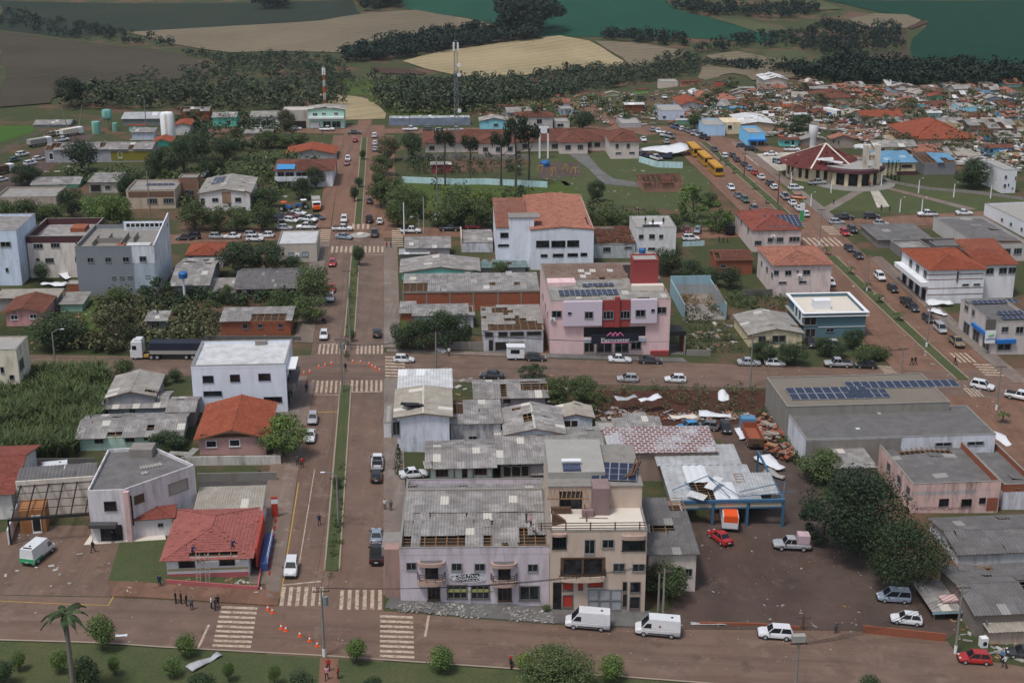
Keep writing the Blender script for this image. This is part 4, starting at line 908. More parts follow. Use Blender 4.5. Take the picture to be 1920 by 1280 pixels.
# roofless ruin next to it
b = Bld('roofless_building', 'roofless gutted building with pale blue walls and bare rafters right of the salmon shop', BL, 'F', 5, 245, 595, 545, 405, rot=3, roof='none'); mat('blue_wall', (.30,.45,.52), .8, .15, grime=.4); h = b.h + 1.5
for q in (((0,b.d-.2,-2),(b.w,b.d,h+.8)), ((b.w-.2,0,-2),(b.w,b.d-.2,h)), ((0,0,-2),(.2,b.d-.2,h))): b.lbox('wall', 'blue_wall', *q)
roof_plane(b.root, (.1, .1, h), (b.w-.2, 0, 0), (0, b.d*.62, .8), 'metal_cream', dm=.95, part='rafters'); b.lbox('floor', 'debris_mix', (.2,.1,-1), (b.w-.2,b.d-.2,.05))
# beige houses by the second avenue
b = Bld('house', 'beige two-storey house with red hip roof covered in solar panels at the upper street corner', H1, 'F', 385, 662, 215, 97, -5, (196,180,176), rot=4, roof='hip', slope=.22, ov=.3, rm='tile_red', dm=.09, grime=.5); b.win((400,152,440,178),(473,135,503,162),(523,133,563,160),(592,130,655,157), nm=2); b.swin('left', (.2,3.6,1.2,1.3), (.6,3.6,1.2,1.3)); b.ac((505,130)); b.solar(b.w*.34, b.d*.06, b.h+.45, 8, 5, 1.05, 1.3, .2); b.lbox('solar_heater', 'solar', (b.w*.4, b.d*.55, b.h+1.6), (b.w*.6, b.d*.7, b.h+1.75))
b = Bld('house', 'beige two-storey house with intact orange hip roof beside the second avenue', H1, 'F', 503, 832, 465, 292, 198, (205,190,186), rot=4, roof='hip', slope=.2, ov=.5, rm='tile_pink', dm=.05, grime=.5); b.win((508,318,537,345),(570,318,608,345),(635,318,648,330),(670,315,713,342),(535,380,580,393),(648,376,692,390), nm=1); b.swin('left', (.05,3.8,1.5,1.3),(.35,3.8,1.5,1.3),(.7,3.8,1.2,1.2)); b.ac((652,350))
Bld('house', 'low brick house with old broken tile roof between the bushes', H1, 'F', 190, 392, 338, 265, 212, 'brick', roof='gablex', slope=.2, rm='tile_old', dm=.10, holes=((.0,.2,.18,.9),)).win((210,285,240,305))
b = Bld('house', 'teal-blue modern house with white-edged flat roof and white tank', H1, 'F', 672, 1025, 690, 555, 450, (84,112,122), rot=4, par=.7, top='slab_cream', grime=.2); mb = MB(); h = b.h
for q in (((-.5,-.6,h-.1),(b.w+.5,.2,h+.06)),((-.5,-.6,h-.75),(b.w+.5,-.03,h-.62)),((-.5,b.d-.2,h-.1),(b.w+.5,b.d+.5,h+.06)),((-.5,.2,h-.1),(.2,b.d-.2,h+.06)),((b.w-.2,.2,h-.1),(b.w+.5,b.d-.2,h+.06))): mb.box(*q)
mb.build('roof_edge', 'white_paint', b.root); b.slabbox('floor_band', 'white_paint', 757, 628, 1018, 636, .1); b.win((675,578,750,625),(680,640,745,690), kind='porch_opening', nm=1, gm='dark_interior').win((800,640,845,662)); x_, y_ = b.topxy(735, 520, b.h); b.lbox('water_tank_box', 'white_paint', (x_, y_, b.h-.7), (x_+3.4, y_+2, b.h+1.2))
for i in range(3): b.lbox('porch_column', 'white_paint', (-.55, .5+i*2.6, 2.7), (-.3, .75+i*2.6, h-.1))
b.lbox('porch_floor', 'slab', (-.6, 0, 2.5), (0, b.d, 2.7))
b = Bld('house', 'cream bungalow with grey gable roof and shaded porch on the middle street', H1, 'F', 370, 668, 748, 676, 565, (206,192,160), rot=5, roof='gabley', slope=.2, rm='fibro_new', holes2=((.3,.1,.4,.25),)); b.win((420,682,465,740),(495,678,578,722), kind='porch_opening', nm=1, gm='dark_interior')
# --- right of the second avenue
b = Bld('shop_building', 'white shop building with brown stripes and big terracotta hip roof', BL, 'O', 415, 885, 806, 542, 402, (212,212,216), rot=5, roof='hip', slope=.16, ov=.5, rm='tile', grime=.3); b.win((652,548,675,630),(700,648,755,665),(790,645,845,662)); mat('brown_band', (.23,.14,.12), .8, .1)
for y in (570, 610, 680, 730): b.slabbox('brown_band', 'brown_band', 418, y, 868, y+5, .03)
b.swin('left', (.08,5.2,1.8,1.6),(.35,5.2,1.8,1.6),(.6,5.2,1.8,1.6)); b.swin('left', (.04,.1,2.6,2.8),(.27,.1,2.6,2.8),(.5,.1,2.6,2.8),(.75,.1,2.6,2.8), kind='shop_window', nm=0, gm='dark_interior'); b.lbox('wavy_canopy', 'white_paint', (-1.6, .2, 3.7), (-.01, b.d, 4.7))
w1 = b.face('O', 1190, 520, 'front')[0]; b.lbox('wing_wall', b.wallm, (b.w+.02, 3.5, -2), (w1, b.d, b.h-.4)); roof_plane(b.root, (b.w-.3, 3.0, b.h-.3), (w1-b.w+.8, 0, 0), (0, b.d-2.5, 2.2), 'tile', part='wing_roof_frame')
for f in (.2,.55,.8): o = link('window', win_mesh(1,'grey_metal'), b.root, (b.w+(w1-b.w)*f, 3.47, b.h-2.4), None, (1.8,1,1.4)); link('pane', pane_mesh(), o)
b = Bld('shop_building', 'grey-beige corner shop with white and blue signs and solar panels on the second avenue', BL, 'O', 925, 1300, 1215, 962, 770, (184,176,172), rot=6, par=.5, top='fibro_dark', grime=.3); b.slabbox('corner_fin', 'concrete_dark', 885, 930, 968, 1015, .3); sg = b.slabbox('white_sign', 'white_paint', 878, 1018, 964, 1120, .5); mat('sign_blue', (.02,.16,.50), .5, .1); b.slabbox('blue_band', 'sign_blue', 966, 1088, 1125, 1122, .6); b.lbox('blue_band', 'sign_blue', (-.5, .5, 3.1), (-.01, 9, 3.8)); b.win((1012,990,1072,1035),(1125,988,1195,1045), nm=1).win((975,1125,1095,1180), kind='shop_window', nm=1); u, z = b.face('O', 920, 1075, 'front'); mb = MB(); mb.box((u-1,-.53,z-.35),(u+1,-.5,z-.15)); mb.build('sign_small_print', 'sign_blue', sg); mat('sign_green', (.05,.35,.12), .6, .1); mb = MB(); mb.bar((u-.6,-.53,z+.5),(u+.6,-.53,z+.8),.35,.06); mb.build('sign_emblem','sign_green', sg)
b.swin('left', (.1,5,1.8,2),(.55,5,1.4,1.4),(.75,5,1.8,2)); b.swin('left', (.05,.2,3,2.6),(.35,.2,3,2.6),(.65,.2,3,2.6), kind='shop_window', nm=1); b.solar(b.w*.35, 2.5, b.ztop+.3, 8, 1, 1.05, 1.7, .1); b.solar(b.w*.4, 5.5, b.ztop+.3, 8, 1, 1.05, 1.7, .1); b.solar(1.5, b.d-3, b.ztop+.3, 9, 1, 1.05, 1.7, .1)
b = Bld('warehouse', 'long grey-roofed hall behind the terracotta shop with torn roof corner', 'warehouse', 'O', 810, 1240, 475, 335, 115, (180,176,172), rot=6, roof='tray', par=.9, slope=.04, rm='fibro_dark', holes2=((.0,.1,.12,.8),), sheet=(2,3.2), grime=.3); b.win((935,372,1000,392),(1022,365,1090,415),(1110,362,1180,412), nm=2)
Bld('shop', 'small shop with white sign board and red front on the second avenue', BL, 'O', 205, 445, 440, 362, 300, (120,118,118), rot=6, par=.5, top='fibro', grime=.6); Bld('shop', 'flat grey shop right behind the terracotta shop building', BL, 'O', 490, 805, 410, 345, 288, (105,104,106), rot=6, par=.5, top='fibro_dark', grime=.6)
Bld('shop', 'low shop row with wide grey sheet roof at the square corner', BL, 'F', 1090, 1390, 195, 150, 65, (130,122,118), rot=5, roof='shed', slope=.02, rm='fibro_dark', dm=.07, sheet=(2,2.6))
b = Bld('hall', 'large plain white hall at the right edge near the square', BL, 'O', 1290, 1900, 330, 205, 5, (206,208,212), rot=10, par=.5, grime=.2); b.swin('left', (.25,1.5,1,.8),(.45,1.5,1,.8),(.62,1.5,1,.8))
# solar warehouse and its neighbour
mat('slab_brown', (.19,.165,.135), .9, .15, .3)
b = Bld('warehouse', 'warehouse with brown roof and long rows of solar panels on the middle street', 'warehouse', 'F', 585, 1490, None, 1078, 915, (128,126,120), rot=4.5, h=6.5, par=.15, top='slab_brown', sink=4)
z = b.ztop + .12
x_, y_ = b.topxy(610, 1040, z); b.solar(x_, y_, z, 9, 2, 1.5, 2.5, .04, -.02); x_, y_ = b.topxy(945, 1030, z); b.solar(x_, y_, z, 5, 2, 1.3, 1.7, .04, -.02); x_, y_ = b.topxy(925, 978, z); b.solar(x_, y_, z, 14, 1, 1.35, 3.0, .04, -.02)
b = Bld('warehouse', 'wide dark grey-roofed warehouse with white front wall by the second avenue', 'warehouse', 'F', 690, 1745, None, 1262, 1100, (196,200,208), rot=4.5, h=5.2, par=.15, top='fibro_dark', sink=4)
for f in (.68, .85): b.opening('window', b.w*f, 3.4, 2.8, .6, 'front')
b.lbox('bare_wall', 'concrete', (-.03, -.04, -3), (b.w*.5, -.003, b.h-.2)); b.lbox('loose_sheet', 'white_sheet', (b.w*.3, b.d*.3, b.ztop), (b.w*.32, b.d*.34, b.ztop+.1)); b.lbox('skylight', 'slab', (b.w*.48, b.d*.78, b.ztop), (b.w*.5, b.d*.98, b.ztop+.08))
b = Bld('market_building', 'faded pink market building with orange brick parapet and sagging grey roof', BL, 'N', 640, 1660, 968, 645, 178, (204,172,166), rot=5, roof='tray', par=1.3, slope=.07, rm='fibro_dark', parm='wall_204_172_166', holes=((.02,.35,.22,.95),), holes2=((.80,.3,.95,.9),), sheet=(1.5,2.4), grime=.9); b.win((960,805,1075,885),(1212,808,1332,885),(1412,795,1490,855), nm=2, fm='black_metal'); b.slabbox('brick_patch', 'brick', 1490, 795, 1630, 945, .02)
mb = MB(); t = .22; mb.box((t,t,b.h-1.3),(t+.04,b.d-t,b.h-.05)); mb.box((b.w-t-.04,t,b.h-1.3),(b.w-t,b.d-t,b.h-.05)); mb.box((t,b.d-t-.04,b.h-1.3),(b.w-t,b.d-t,b.h-.05)); mb.build('parapet_brick', 'brick', b.root); b.swin('left', (.05,2.2,1.4,1.5),(.3,2.2,1.4,1.5),(.6,2.2,1.4,1.5))
mat('faded_ink', (.17,.125,.125), .9, .3, 2); mat('faded_blue', (.30,.25,.28), .9, .25, 2)
u, z = b.face('N', 865, 918, 'front'); text('wall_lettering', 'MERCADO', .75, 'faded_ink', b.root, (u, -.01, z), width=4.0, ext=.004); u, z = b.face('N', 1170, 918, 'front'); text('wall_lettering', 'CARVALHO', .75, 'faded_ink', b.root, (u, -.01, z), width=4.2, ext=.004); wallm((176,170,172), .95); b.slabbox('faded_paint_patch', 'wall_176_170_172', 690, 665, 1400, 770, .012)
Bld('building', 'narrow white-fronted building with brick parapets right of the market building', BL, 'N', 1668, 2080, 930, 650, 190, (196,196,204), rot=5, roof='tray', par=1.2, slope=.06, rm='fibro_dark', parm='brick', dm=.1, sheet=(1.5,2.4))
b = Bld('house', 'long house with dark sheet roof and whitewashed front below the market building', H1, 'I', 1378, 1900, 700, 640, 520, (190,190,196), rot=5, roof='gablex', slope=.14, rm='fibro_dark', sheet=(1.4,2.2), grime=.7)
Bld('shed', 'low grey shed roof between the warehouse and the market building', 'shed', 'I', 770, 962, None, 205, 115, (130,125,120), rot=5, h=3.4, roof='shed', slope=.04, rm='fibro', dm=.1)
Bld('shed', 'broken grey roof of the shed row below the whitewashed house', 'shed', 'I', 1390, 1850, None, 782, 702, (110,105,100), rot=5, h=3.2, roof='shed', slope=.05, rm='fibro_dark', dm=.26, holes=((.3,.3,.45,.9),))
Bld('house', 'collapsing house with split dark roof in the lower right corner', H1, 'I', 1470, 1850, None, 935, 785, (120,112,106), rot=5, h=3.2, roof='gablex', slope=.16, rm='fibro_dark', dm=.26)
b = Bld('house', 'small cream house with patched white roof panels at the lower right kerb', H1, 'I', 1535, 1830, 1085, 1028, 948, (178,160,146), rot=5, roof='shed', slope=.05, rm='metal_cream'); b.swin('left', (.3,1,1.2,1.4))
b = Bld('carport', 'leaning carport of grey sheets with blue edge beside the mud yard', 'carport', 'P', 545, 775, 690, 610, 370, rot=5, roof='none'); 
for q in ((0,0),(b.w,0),(0,b.d),(b.w,b.d)): b.lbox('post', 'concrete', (q[0]-.08,q[1]-.08,-1.5), (q[0]+.08,q[1]+.08,b.h-.1))
roof_plane(b.root, (-.4,-.3,b.h), (b.w+.8,0,0), (0,b.d+.6,.3), 'fibro'); b.lbox('fascia', 'blue_wall', (-.4,-.42,b.h-.35), (b.w+.4,-.32,b.h-.05)); mat('mattress', (.60,.42,.40), .9, .1); mb = MB(); mb.box((0,0,0),(2.2,1.4,.3)); o = mb.build('mattress', 'mattress'); tag(o, 'pale pink mattress lying on the leaning carport roof', 'mattress'); o.matrix_world = Matrix.Translation(b.G + b.ux*1.6 + b.uy*1.2 + Vector((0,0,b.h+.28))) @ Matrix.Rotation(.2,4,'Z') @ Matrix.Rotation(.05,4,'X')
# ================================================================== left blocks
b = polybld('health_centre', 'pale grey two-storey health centre on an angled plan with dark flat roof', BL, 'Q', (905,935), [(870,425),(1240,412),(1945,165),(1530,-20),(1080,8)], (196,192,196), par=.55, top='fibro_dark')
P0 = Vector((*min(b.pts, key=lambda p: p[0]**2+p[1]**2), 0)); i0 = b.pts.index((P0.x, P0.y)); P1 = Vector((*b.pts[(i0+1) % 5], 0)); P2 = Vector((*b.pts[(i0+2) % 5], 0))
def onwall(root, A, B, f, z, w_, h_, kind='window', nm=1, fm='black_metal', gm='glass'):
    d = B - A; o = link(kind, win_mesh(nm, fm), root, A + d*f + Vector((0, 0, z)) + Vector((d.y, -d.x, 0)).normalized()*.02, math.atan2(d.y, d.x), (w_, 1, h_)); link('pane', pane_mesh(gm), o); return o
onwall(b.root, P0, P1, .42, 4.6, 1.6, 1.3); onwall(b.root, P0, P1, .25, .1, 2.9, 2.3, 'door', 1, 'black_metal'); onwall(b.root, P1, P2, .12, 4.9, 1.5, 1.2, 'window', 1, 'wood_dark', 'wood_dark'); onwall(b.root, P1, P2, .6, 4.4, 3.2, 1.7, 'wall_board', 0, 'concrete', 'slab')
for f in (.05,): onwall(b.root, P1, P2, f, 2.2, .4, 4.2, 'glass_strip', 0)
mb = MB(); mb.box((0,-1.1,2.5),(P1.x*.72,-.02,3.0)); o = mb.build('awning', 'awning', b.root); o.location = (P1.x*.05, 0, 0)
mb = MB(); mb.box((-.35,-.35,-2),(.35,.35,b.h-.2)); o = mb.build('corner_column', wallm((190,160,158)) and 'wall_190_160_158', b.root); o.location = P1 + Vector((.3,-.2,0))
mb = MB(); mb.box((0,0,0),(3.2,2.6,1.3)); o = mb.build('roof_tank_box', 'concrete', b.root); o.location = (P0.x+2.6, P0.y+12, b.h-.5)
for (x, y, w_, l_, rz) in ((5.5,8,3,1,.5),(8,13,3.2,1.2,-.1),(10.4,12.4,1,3,-.2),(6.2,6.2,.9,.7,.7)):
    o = link('loose_sheet', sheet_mesh(w_, l_, 'fibro_new'), b.root); o.location = (x, y, b.h-.42); o.rotation_euler = (0,0,rz)
Bld('annex', 'small annex with red tile roof attached to the health centre', BL, 'G', 652, 862, 556, 470, 400, (200,194,196), rot=10, roof='hip', slope=.28, ov=.4, rm='tile_red', grime=.3).win((790,480,815,500))
mb = MB(); o = drape('terrace', pix('G', 455,540, 820,520, 830,565, 420,592), .12, 'slab_cream', .2)
b = Bld('bank_office', 'white office with salmon tile roof being repaired and a pink plinth', BL, 'G', 838, 1243, 747, 668, 478, (206,206,210), rot=4, roof='hip', slope=.22, ov=.7, rm='tile_bank', holes=((.30,.10,.82,.24),), dm=.03, grime=.25); b.win((895,670,973,702),(1098,655,1173,690), nm=4, fm='black_metal'); mat('plinth_pink', (.42,.12,.13), .8, .15); b.slabbox('plinth', 'plinth_pink', 838, 722, 1243, 760, .08); b.slabbox('stripe', 'tan_door', 838, 708, 1243, 711, .03); b.ac((1000,665))
b.lbox('red_side_panel', 'shop_red', (b.w+.75, 1.2, .3), (b.w+1.0, b.d*.8, b.h+.3)); b.lbox('blue_ramp', mat('ramp_blue', (.05,.08,.22), .7, .15) and 'ramp_blue', (b.w+1.15, 1.5, -1), (b.w+2.2, b.d*.75, .6))
rl = MB()
for y in [1.5+i*1.6 for i in range(6)]: rl.bar((b.w+2.2,y,.6),(b.w+2.2,y,1.6),.05)
rl.bar((b.w+2.2,1.5,1.6),(b.w+2.2,9.5,1.6),.05); rl.build('handrail', 'white_paint', b.root)
roof_plane(b.root, (1.6, b.d-.8, b.h-.1), (b.w-1.0, 0, 0), (0, 6.4, .9), 'metal_cream', part='rear_roof_frame', sheet=(1.0,3.2)); b.lbox('rear_wall', b.wallm, (1.9, b.d+.02, -2), (b.w+.4, b.d+5.2, b.h-.25))
b = Bld('house', 'red-roofed low building at the left edge of the ambulance yard', H1, 'G', -260, 55, None, 335, 152, (200,198,198), rot=6, h=4.2, roof='gablex', slope=.25, ov=.7, rm='tile_red')
b = Bld('canopy_wall', 'roofless steel canopy frame over a stained cream wall beside the health centre', BL, 'Q', 95, 880, 975, 560, 330, rot=10, roof='none'); W_, D_, h = b.w, b.d, b.h*.62
dd = 9.0; b.lbox('back_wall', wallm((196,186,176), .9) and 'wall_196_186_176', (0, dd, -2), (W_, dd+.25, h+1.6)); b.lbox('side_wall', wallm((205,203,205)) and 'wall_205_203_205', (-.2, .3, -2), (0, dd, 2.2)); b.lbox('booth', mat('booth_orange', (.33,.15,.06), .8, .15) and 'booth_orange', (1.0, dd-5.5, -1), (4.4, dd-2.0, 3.4)); o = link('door', win_mesh(0,'white_paint'), b.root, (2.6, dd-5.53, 0), None, (1.2,1,2.6)); link('pane', pane_mesh('dark_interior'), o)
fr = MB()
for i in range(6): x = W_*(.06+.178*i); fr.bar((x, .2, h), (x, dd, h+.9), .12, .3); 
for j in range(5): fr.bar((.2, .4+j*dd/4.2, h+.1+j*.2), (W_, .4+j*dd/4.2, h+.1+j*.2), .07)
fr.bar((.2,.2,h-.1),(W_,.2,h-.1),.2,.3); fr.bar((.2,.2,-1),(.2,.2,h),.2); fr.build('canopy_frame', 'black_metal', b.root)
b2 = MB(); roof_plane(b.root, (0, dd+.3, h+1.2), (W_, 0, 0), (0, 4.2, .5), 'fibro_dark', sheet=(1.6,2.1), part='rear_roof_frame')
# terracotta pink house and neighbours
b = Bld('house', 'pink bungalow with bright terracotta gable roof and white-framed windows', H1, 'G', 1000, 1327, 138, 60, -112, (178,142,138), rot=4, roof='gabley', slope=.26, ov=.7, rm='tile', grime=.5); b.win((1030,67,1083,103),(1147,62,1200,98), nm=0, fm='white_paint'); b.lbox('gable_board', 'wood_dark', (.3,-.06,b.h-.1), (b.w-.3,-.01,b.h+.5))
b = Bld('house', 'pale green house with long corrugated roof and two square holes', H1, 'D', 450, 1005, 1325, 1258, 1157, (172,200,188), rot=5, roof='gablex', slope=.2, ov=.6, rm='fibro', holes=((.32,.08,.43,.45),(.62,.35,.70,.8)), sheet=(1.15,1.9)); b.win((530,1255,575,1280),(700,1243,748,1272),(805,1236,835,1262), nm=1, fm='wood_dark')
Bld('house', 'blue-grey timber house with low sheet roof behind the pale green house', H1, 'D', 565, 920, 1135, 1092, 1024, (120,130,140), rot=4, roof='gablex', slope=.18, rm='fibro').win((570,1098,605,1122),(722,1088,755,1112))
Bld('house', 'grey gabled house with loose sheets below the middle street', H1, 'D', 600, 860, None, 1022, 905, (130,132,138), rot=5, h=3.2, roof='gabley', slope=.24, rm='fibro_new', holes2=((.1,.2,.2,.6),(.45,.4,.52,.7),(.05,.0,.15,.2)), dm=.05)
Bld('shed', 'wrecked shed roof beside the terracotta bungalow', 'shed', 'D', 935, 1080, None, 1105, 1045, (130,125,125), rot=4, h=2.8, roof='gablex', slope=.2, rm='fibro', dm=.25)
b = Bld('office_building', 'bright white two-storey flat-roofed office building at the avenue corner', BL, 'D', 1085, 1593, 1110, 850, 712, (208,213,224), rot=3.5, par=.55, top='metal_white', grime=.2); b.win((1132,905,1190,943),(1285,898,1337,937),(1443,892,1508,930),(1137,990,1237,1017),(1377,1028,1437,1052),(1473,1022,1573,1053), nm=0, fm='black_metal'); b.swin('right', (.1,3.6,2.2,1.6),(.4,3.6,2.6,1.6),(.08,.2,2.8,2.6),(.4,.2,3,2.6), fm='black_metal'); b.lbox('balcony', 'concrete_dark', (b.w+.02, 1, 3.2), (b.w+1.4, b.d*.8, 4.2)); b.lbox('canopy', 'white_paint', (b.w+.02, .5, b.h-1.2), (b.w+1.6, b.d*.5, b.h-1.0)); b.lbox('roof_box', 'concrete', (b.w*.6, b.d-1.4, b.ztop), (b.w*.72, b.d-.4, b.ztop+.7))
b = Bld('building', 'cream two-storey building cut by the left edge on the middle street', BL, 'D', -240, 90, 1020, 765, 690, (206,198,180), rot=3, par=.3); b.win((5,855,20,892),(55,900,78,928),(5,950,30,985), nm=0); b.swin('right', (.1,4,2.5,2))
b = Bld('house', 'brown brick house with half its roof torn open above the middle street', H1, 'D', 1240, 1620, 685, 605, 530, 'brick', rot=3.5, roof='shed', slope=.05, rm='fibro', holes=((.42,.1,.92,.6),), dm=.12); b.win((1355,615,1380,645),(1440,615,1465,640),(1553,612,1575,640))
Bld('hut', 'tiny grey hut with a broken roof in the overgrown lot', 'hut', 'D', 820, 925, 658, 602, 550, (105,112,112), rot=3, roof='shed', slope=.1, rm='fibro', dm=.2, sheet=(.9,1.3)).win((845,605,890,645), nm=2)
b = Bld('house', 'small pink house with old brown tile roof in the left lot', H1, 'X', 65, 385, 1142, 1012, 870, (190,140,142), rot=4, roof='gabley', slope=.25, ov=.6, rm='tile_old'); b.win((100,1035,165,1080),(275,1028,340,1070), fm='white_paint')
Bld('house', 'mint green lean-to house under mixed grey sheets beside the small pink house', H1, 'X', 560, 755, 1005, 940, 830, (140,178,160), rot=3, roof='shed', slope=.05, rm='fibro_new'); Bld('shed', 'long low roof of mixed cream and grey sheets at the left edge', 'shed', 'X', -30, 520, None, 880, 805, (130,130,130), rot=3, h=2.8, roof='shed', slope=.06, rm='metal_cream')
mb = Bld('shed', 'orange brick hut below the grey three-storey building', 'shed', 'X', 620, 755, 830, 752, 715, 'brick', par=.1)
b = Bld('building', 'pale blue three-storey building at the left edge', BL, 'X', -330, 148, 770, 262, 105, (196,208,226), rot=3, par=.6, top='fibro', grime=.5); b.win((5,360,98,408),(55,600,75,640), nm=1)
b = Bld('building', 'cream two-storey building with maroon parapet band and debris on its roof', BL, 'X', 285, 800, 695, 312, 145, (208,200,192), rot=2.5, par=1.5, parm=mat('maroon', (.085,.035,.04), .8, .15) and 'maroon', top='fibro', grime=.5); b.win((310,378,395,423),(470,372,550,415),(698,360,770,405),(335,512,365,537),(420,510,495,555),(695,497,740,545), nm=2); b.lbox('roof_room', 'brick', (b.w*.55, b.d*.55, b.ztop), (b.w*.8, b.d*.8, b.ztop+.9)); b.lbox('torn_sheet', 'white_sheet', (b.w*.15, b.d*.12, b.ztop+.05), (b.w*.42, b.d*.3, b.ztop+.2))
b = Bld('building', 'grey three-storey building with white patches and a roof stripped to its rooms', BL, 'X', 735, 1418, 860, 405, 205, (120,126,132), rot=3, par=.9, top='concrete', grime=.15); wallm((200,204,212)); wallm((160,172,184)); b.slabbox('white_patch', 'wall_200_204_212', 1225, 396, 1418, 560, .025); b.slabbox('pale_patch', 'wall_160_172_184', 1250, 560, 1425, 795, .025); b.win((808,505,863,552),(972,503,1025,550),(1135,500,1190,548),(1345,668,1390,695), nm=1); b.win((1290,493,1350,543), nm=1, out=.03)
b.win((1035,680,1070,705),(1105,680,1145,703),(1178,678,1222,700), nm=0, gm='concrete_dark')
b.lbox('side_wall_face', 'wall_200_204_212', (b.w+.02, 0, -2), (b.w+.06, b.d, b.h)); mb = MB(); mb.poly([(b.w-.2,0,b.h),(b.w+.06,0,b.h),(b.w+.06,b.d,b.h+2.6),(b.w-.2,b.d,b.h+2.6)]); mb.poly([(b.w+.06,0,b.h),(b.w+.06,b.d,b.h),(b.w+.06,b.d,b.h+2.6)]); mb.poly([(b.w-.2,0,b.h),(b.w-.2,b.d,b.h+2.6),(b.w-.2,b.d,b.h)]); mb.build('raked_parapet', 'wall_200_204_212', b.root)
for q in (((3,2.5,0),(3.2,9,1.1)),((3.2,5.8,0),(9,6.0,1.1)),((9,2.5,0),(9.2,11,1.1)),((11,6,0),(11.2,11,1.1)),((5.5,6,0),(5.7,10.5,1.1))): b.lbox('room_wall', 'concrete', (q[0][0],q[0][1],b.ztop), (q[1][0],q[1][1],b.ztop+q[1][2]))
b.lbox('white_ceiling', 'metal_white', (b.w*.62, 1.2, b.ztop+.1), (b.w*.92, 4.5, b.ztop+.4)); b.lbox('brick_heap', 'brick', (b.w*.5, 1.5, b.ztop), (b.w*.6, 4, b.ztop+.5)); b.lbox('clerestory', 'wall_200_204_212', (b.w*.42, b.d-2.2, b.ztop), (b.w-.3, b.d-1.9, b.ztop+2.0))
for i in range(9): o = link('window', win_mesh(0,'white_paint'), b.root, (b.w*.45+i*1.05, b.d-2.21, b.ztop+.7), None, (.95,1,1.0)); link('pane', pane_mesh(), o)
mb = MB()
for i in range(8): mb.bar((b.w*.35+i*1.1, b.d+.3, b.h-.1), (b.w*.35+i*1.1, b.d+3.4, b.h-.1), .12)
mb.bar((b.w*.35, b.d+1.6, b.h-.1), (b.w*.95, b.d+1.6, b.h-.1), .12); mb.build('steel_frame', 'blue_metal', b.root)
Bld('house', 'small white house with orange hip roof behind the grey three-storey building', H1, 'D', 1045, 1240, 302, 236, 170, (190,186,192), rot=4, roof='hip', slope=.25, rm='tile').win((1060,240,1075,280))
b = Bld('house', 'grey house with patched sheet roof beside the blue water tank', H1, 'D', 970, 1155, 480, 405, 287, (140,140,142), rot=4, roof='gablex', slope=.14, ov=.7, rm='fibro'); b.win((1088,430,1125,457)); Bld('annex', 'low annex with patched sheets right of the grey house', H1, 'D', 1170, 1325, 484, 445, 365, (135,135,138), rot=4, roof='shed', slope=.06, rm='fibro_new')
b = Bld('house', 'dark plum house with brown-grey tiled roof among the bushes', H1, 'D', 1325, 1668, 490, 424, 322, (112,84,88), rot=3.5, roof='gablex', slope=.22, ov=.6, rm='fibro_dark', sheet=(.6,1.0)); b.ac((1365,437),(1440,435),(1628,428)); b.win((1385,432,1418,462), kind='door', nm=0)
b = Bld('garage', 'beige two-storey garage with white roof at the upper avenue corner', BL, 'D', 1553, 1767, 275, 172, 97, (176,168,158), rot=4, par=.3, top='metal_white', grime=.3); b.win((1608,218,1640,243),(1685,213,1720,240), gm='pale_blue').win((1570,218,1585,232)); b.ac((1660,232))
# --- upper left quarter
b = Bld('office_building', 'brown-banded office building with grey roof above the tree-lined upper street', BL, 'V', 1350, 1850, 1085, 885, 775, (176,160,142), rot=3, par=.5, top='fibro_new', grime=.4); b.slabbox('brown_band', mat('brick_brown', (.17,.10,.07), .9, .15) and 'brick_brown', 1362, 895, 1840, 962, .04); b.win((1560,970,1665,1030),(1730,968,1840,1025), nm=3); b.solar(b.w*.3, b.d*.55, b.ztop+.2, 5, 1, 1.5, 1.3); sg = b.slabbox('shop_sign', 'ramp_blue', 1400, 1088, 1660, 1145, .3); u, z = b.face('V', 1525, 1122, 'front'); text('sign_lettering', 'Bel   me', 1.3, 'white_paint', sg, (u, -.33, z), width=4)
b = Bld('tower', 'brown square tower block beside the brown-banded office', BL, 'A', 1005, 1100, 1120, 992, 970, (124,92,74), rot=3, par=.3, top='fibro_new'); b.win((1028,1060,1085,1090), nm=3)
b = Bld('house', 'white two-storey house with shattered grey gable roof and solar panels', H1, 'W', 178, 630, 965, 800, 660, (208,204,204), rot=4, roof='gabley', slope=.16, ov=.4, rm='fibro_new', dm=.14, grime=.3); b.win((285,843,340,878),(497,838,552,880),(180,845,212,905),(560,925,590,960), nm=1); b.slabbox('brown_panel', wallm((150,120,100)) and 'wall_150_120_100', 380, 785, 455, 895, .05)
M_, lu, lv = plane_frame((b.w*.02, b.d, b.h+.1), (0,-b.d,0), (b.w/2,0,b.rise))
for i in range(5):
    for j in range(3): o = link('solar_panel', solar_mesh(), b.root); o.matrix_local = M_ @ Matrix.Translation((b.d*.12+i*1.7, b.w*.14+j*1.1, .12)) @ Matrix.Diagonal((1.65,1.05,1,1))
Bld('house', 'grey house with bright orange gable roof beside the avenue', H1, 'W', 978, 1420, 498, 440, 372, (156,158,158), rot=4, roof='gabley', slope=.20, ov=.5, rm='tile', grime=.3).win((1140,455,1178,465))
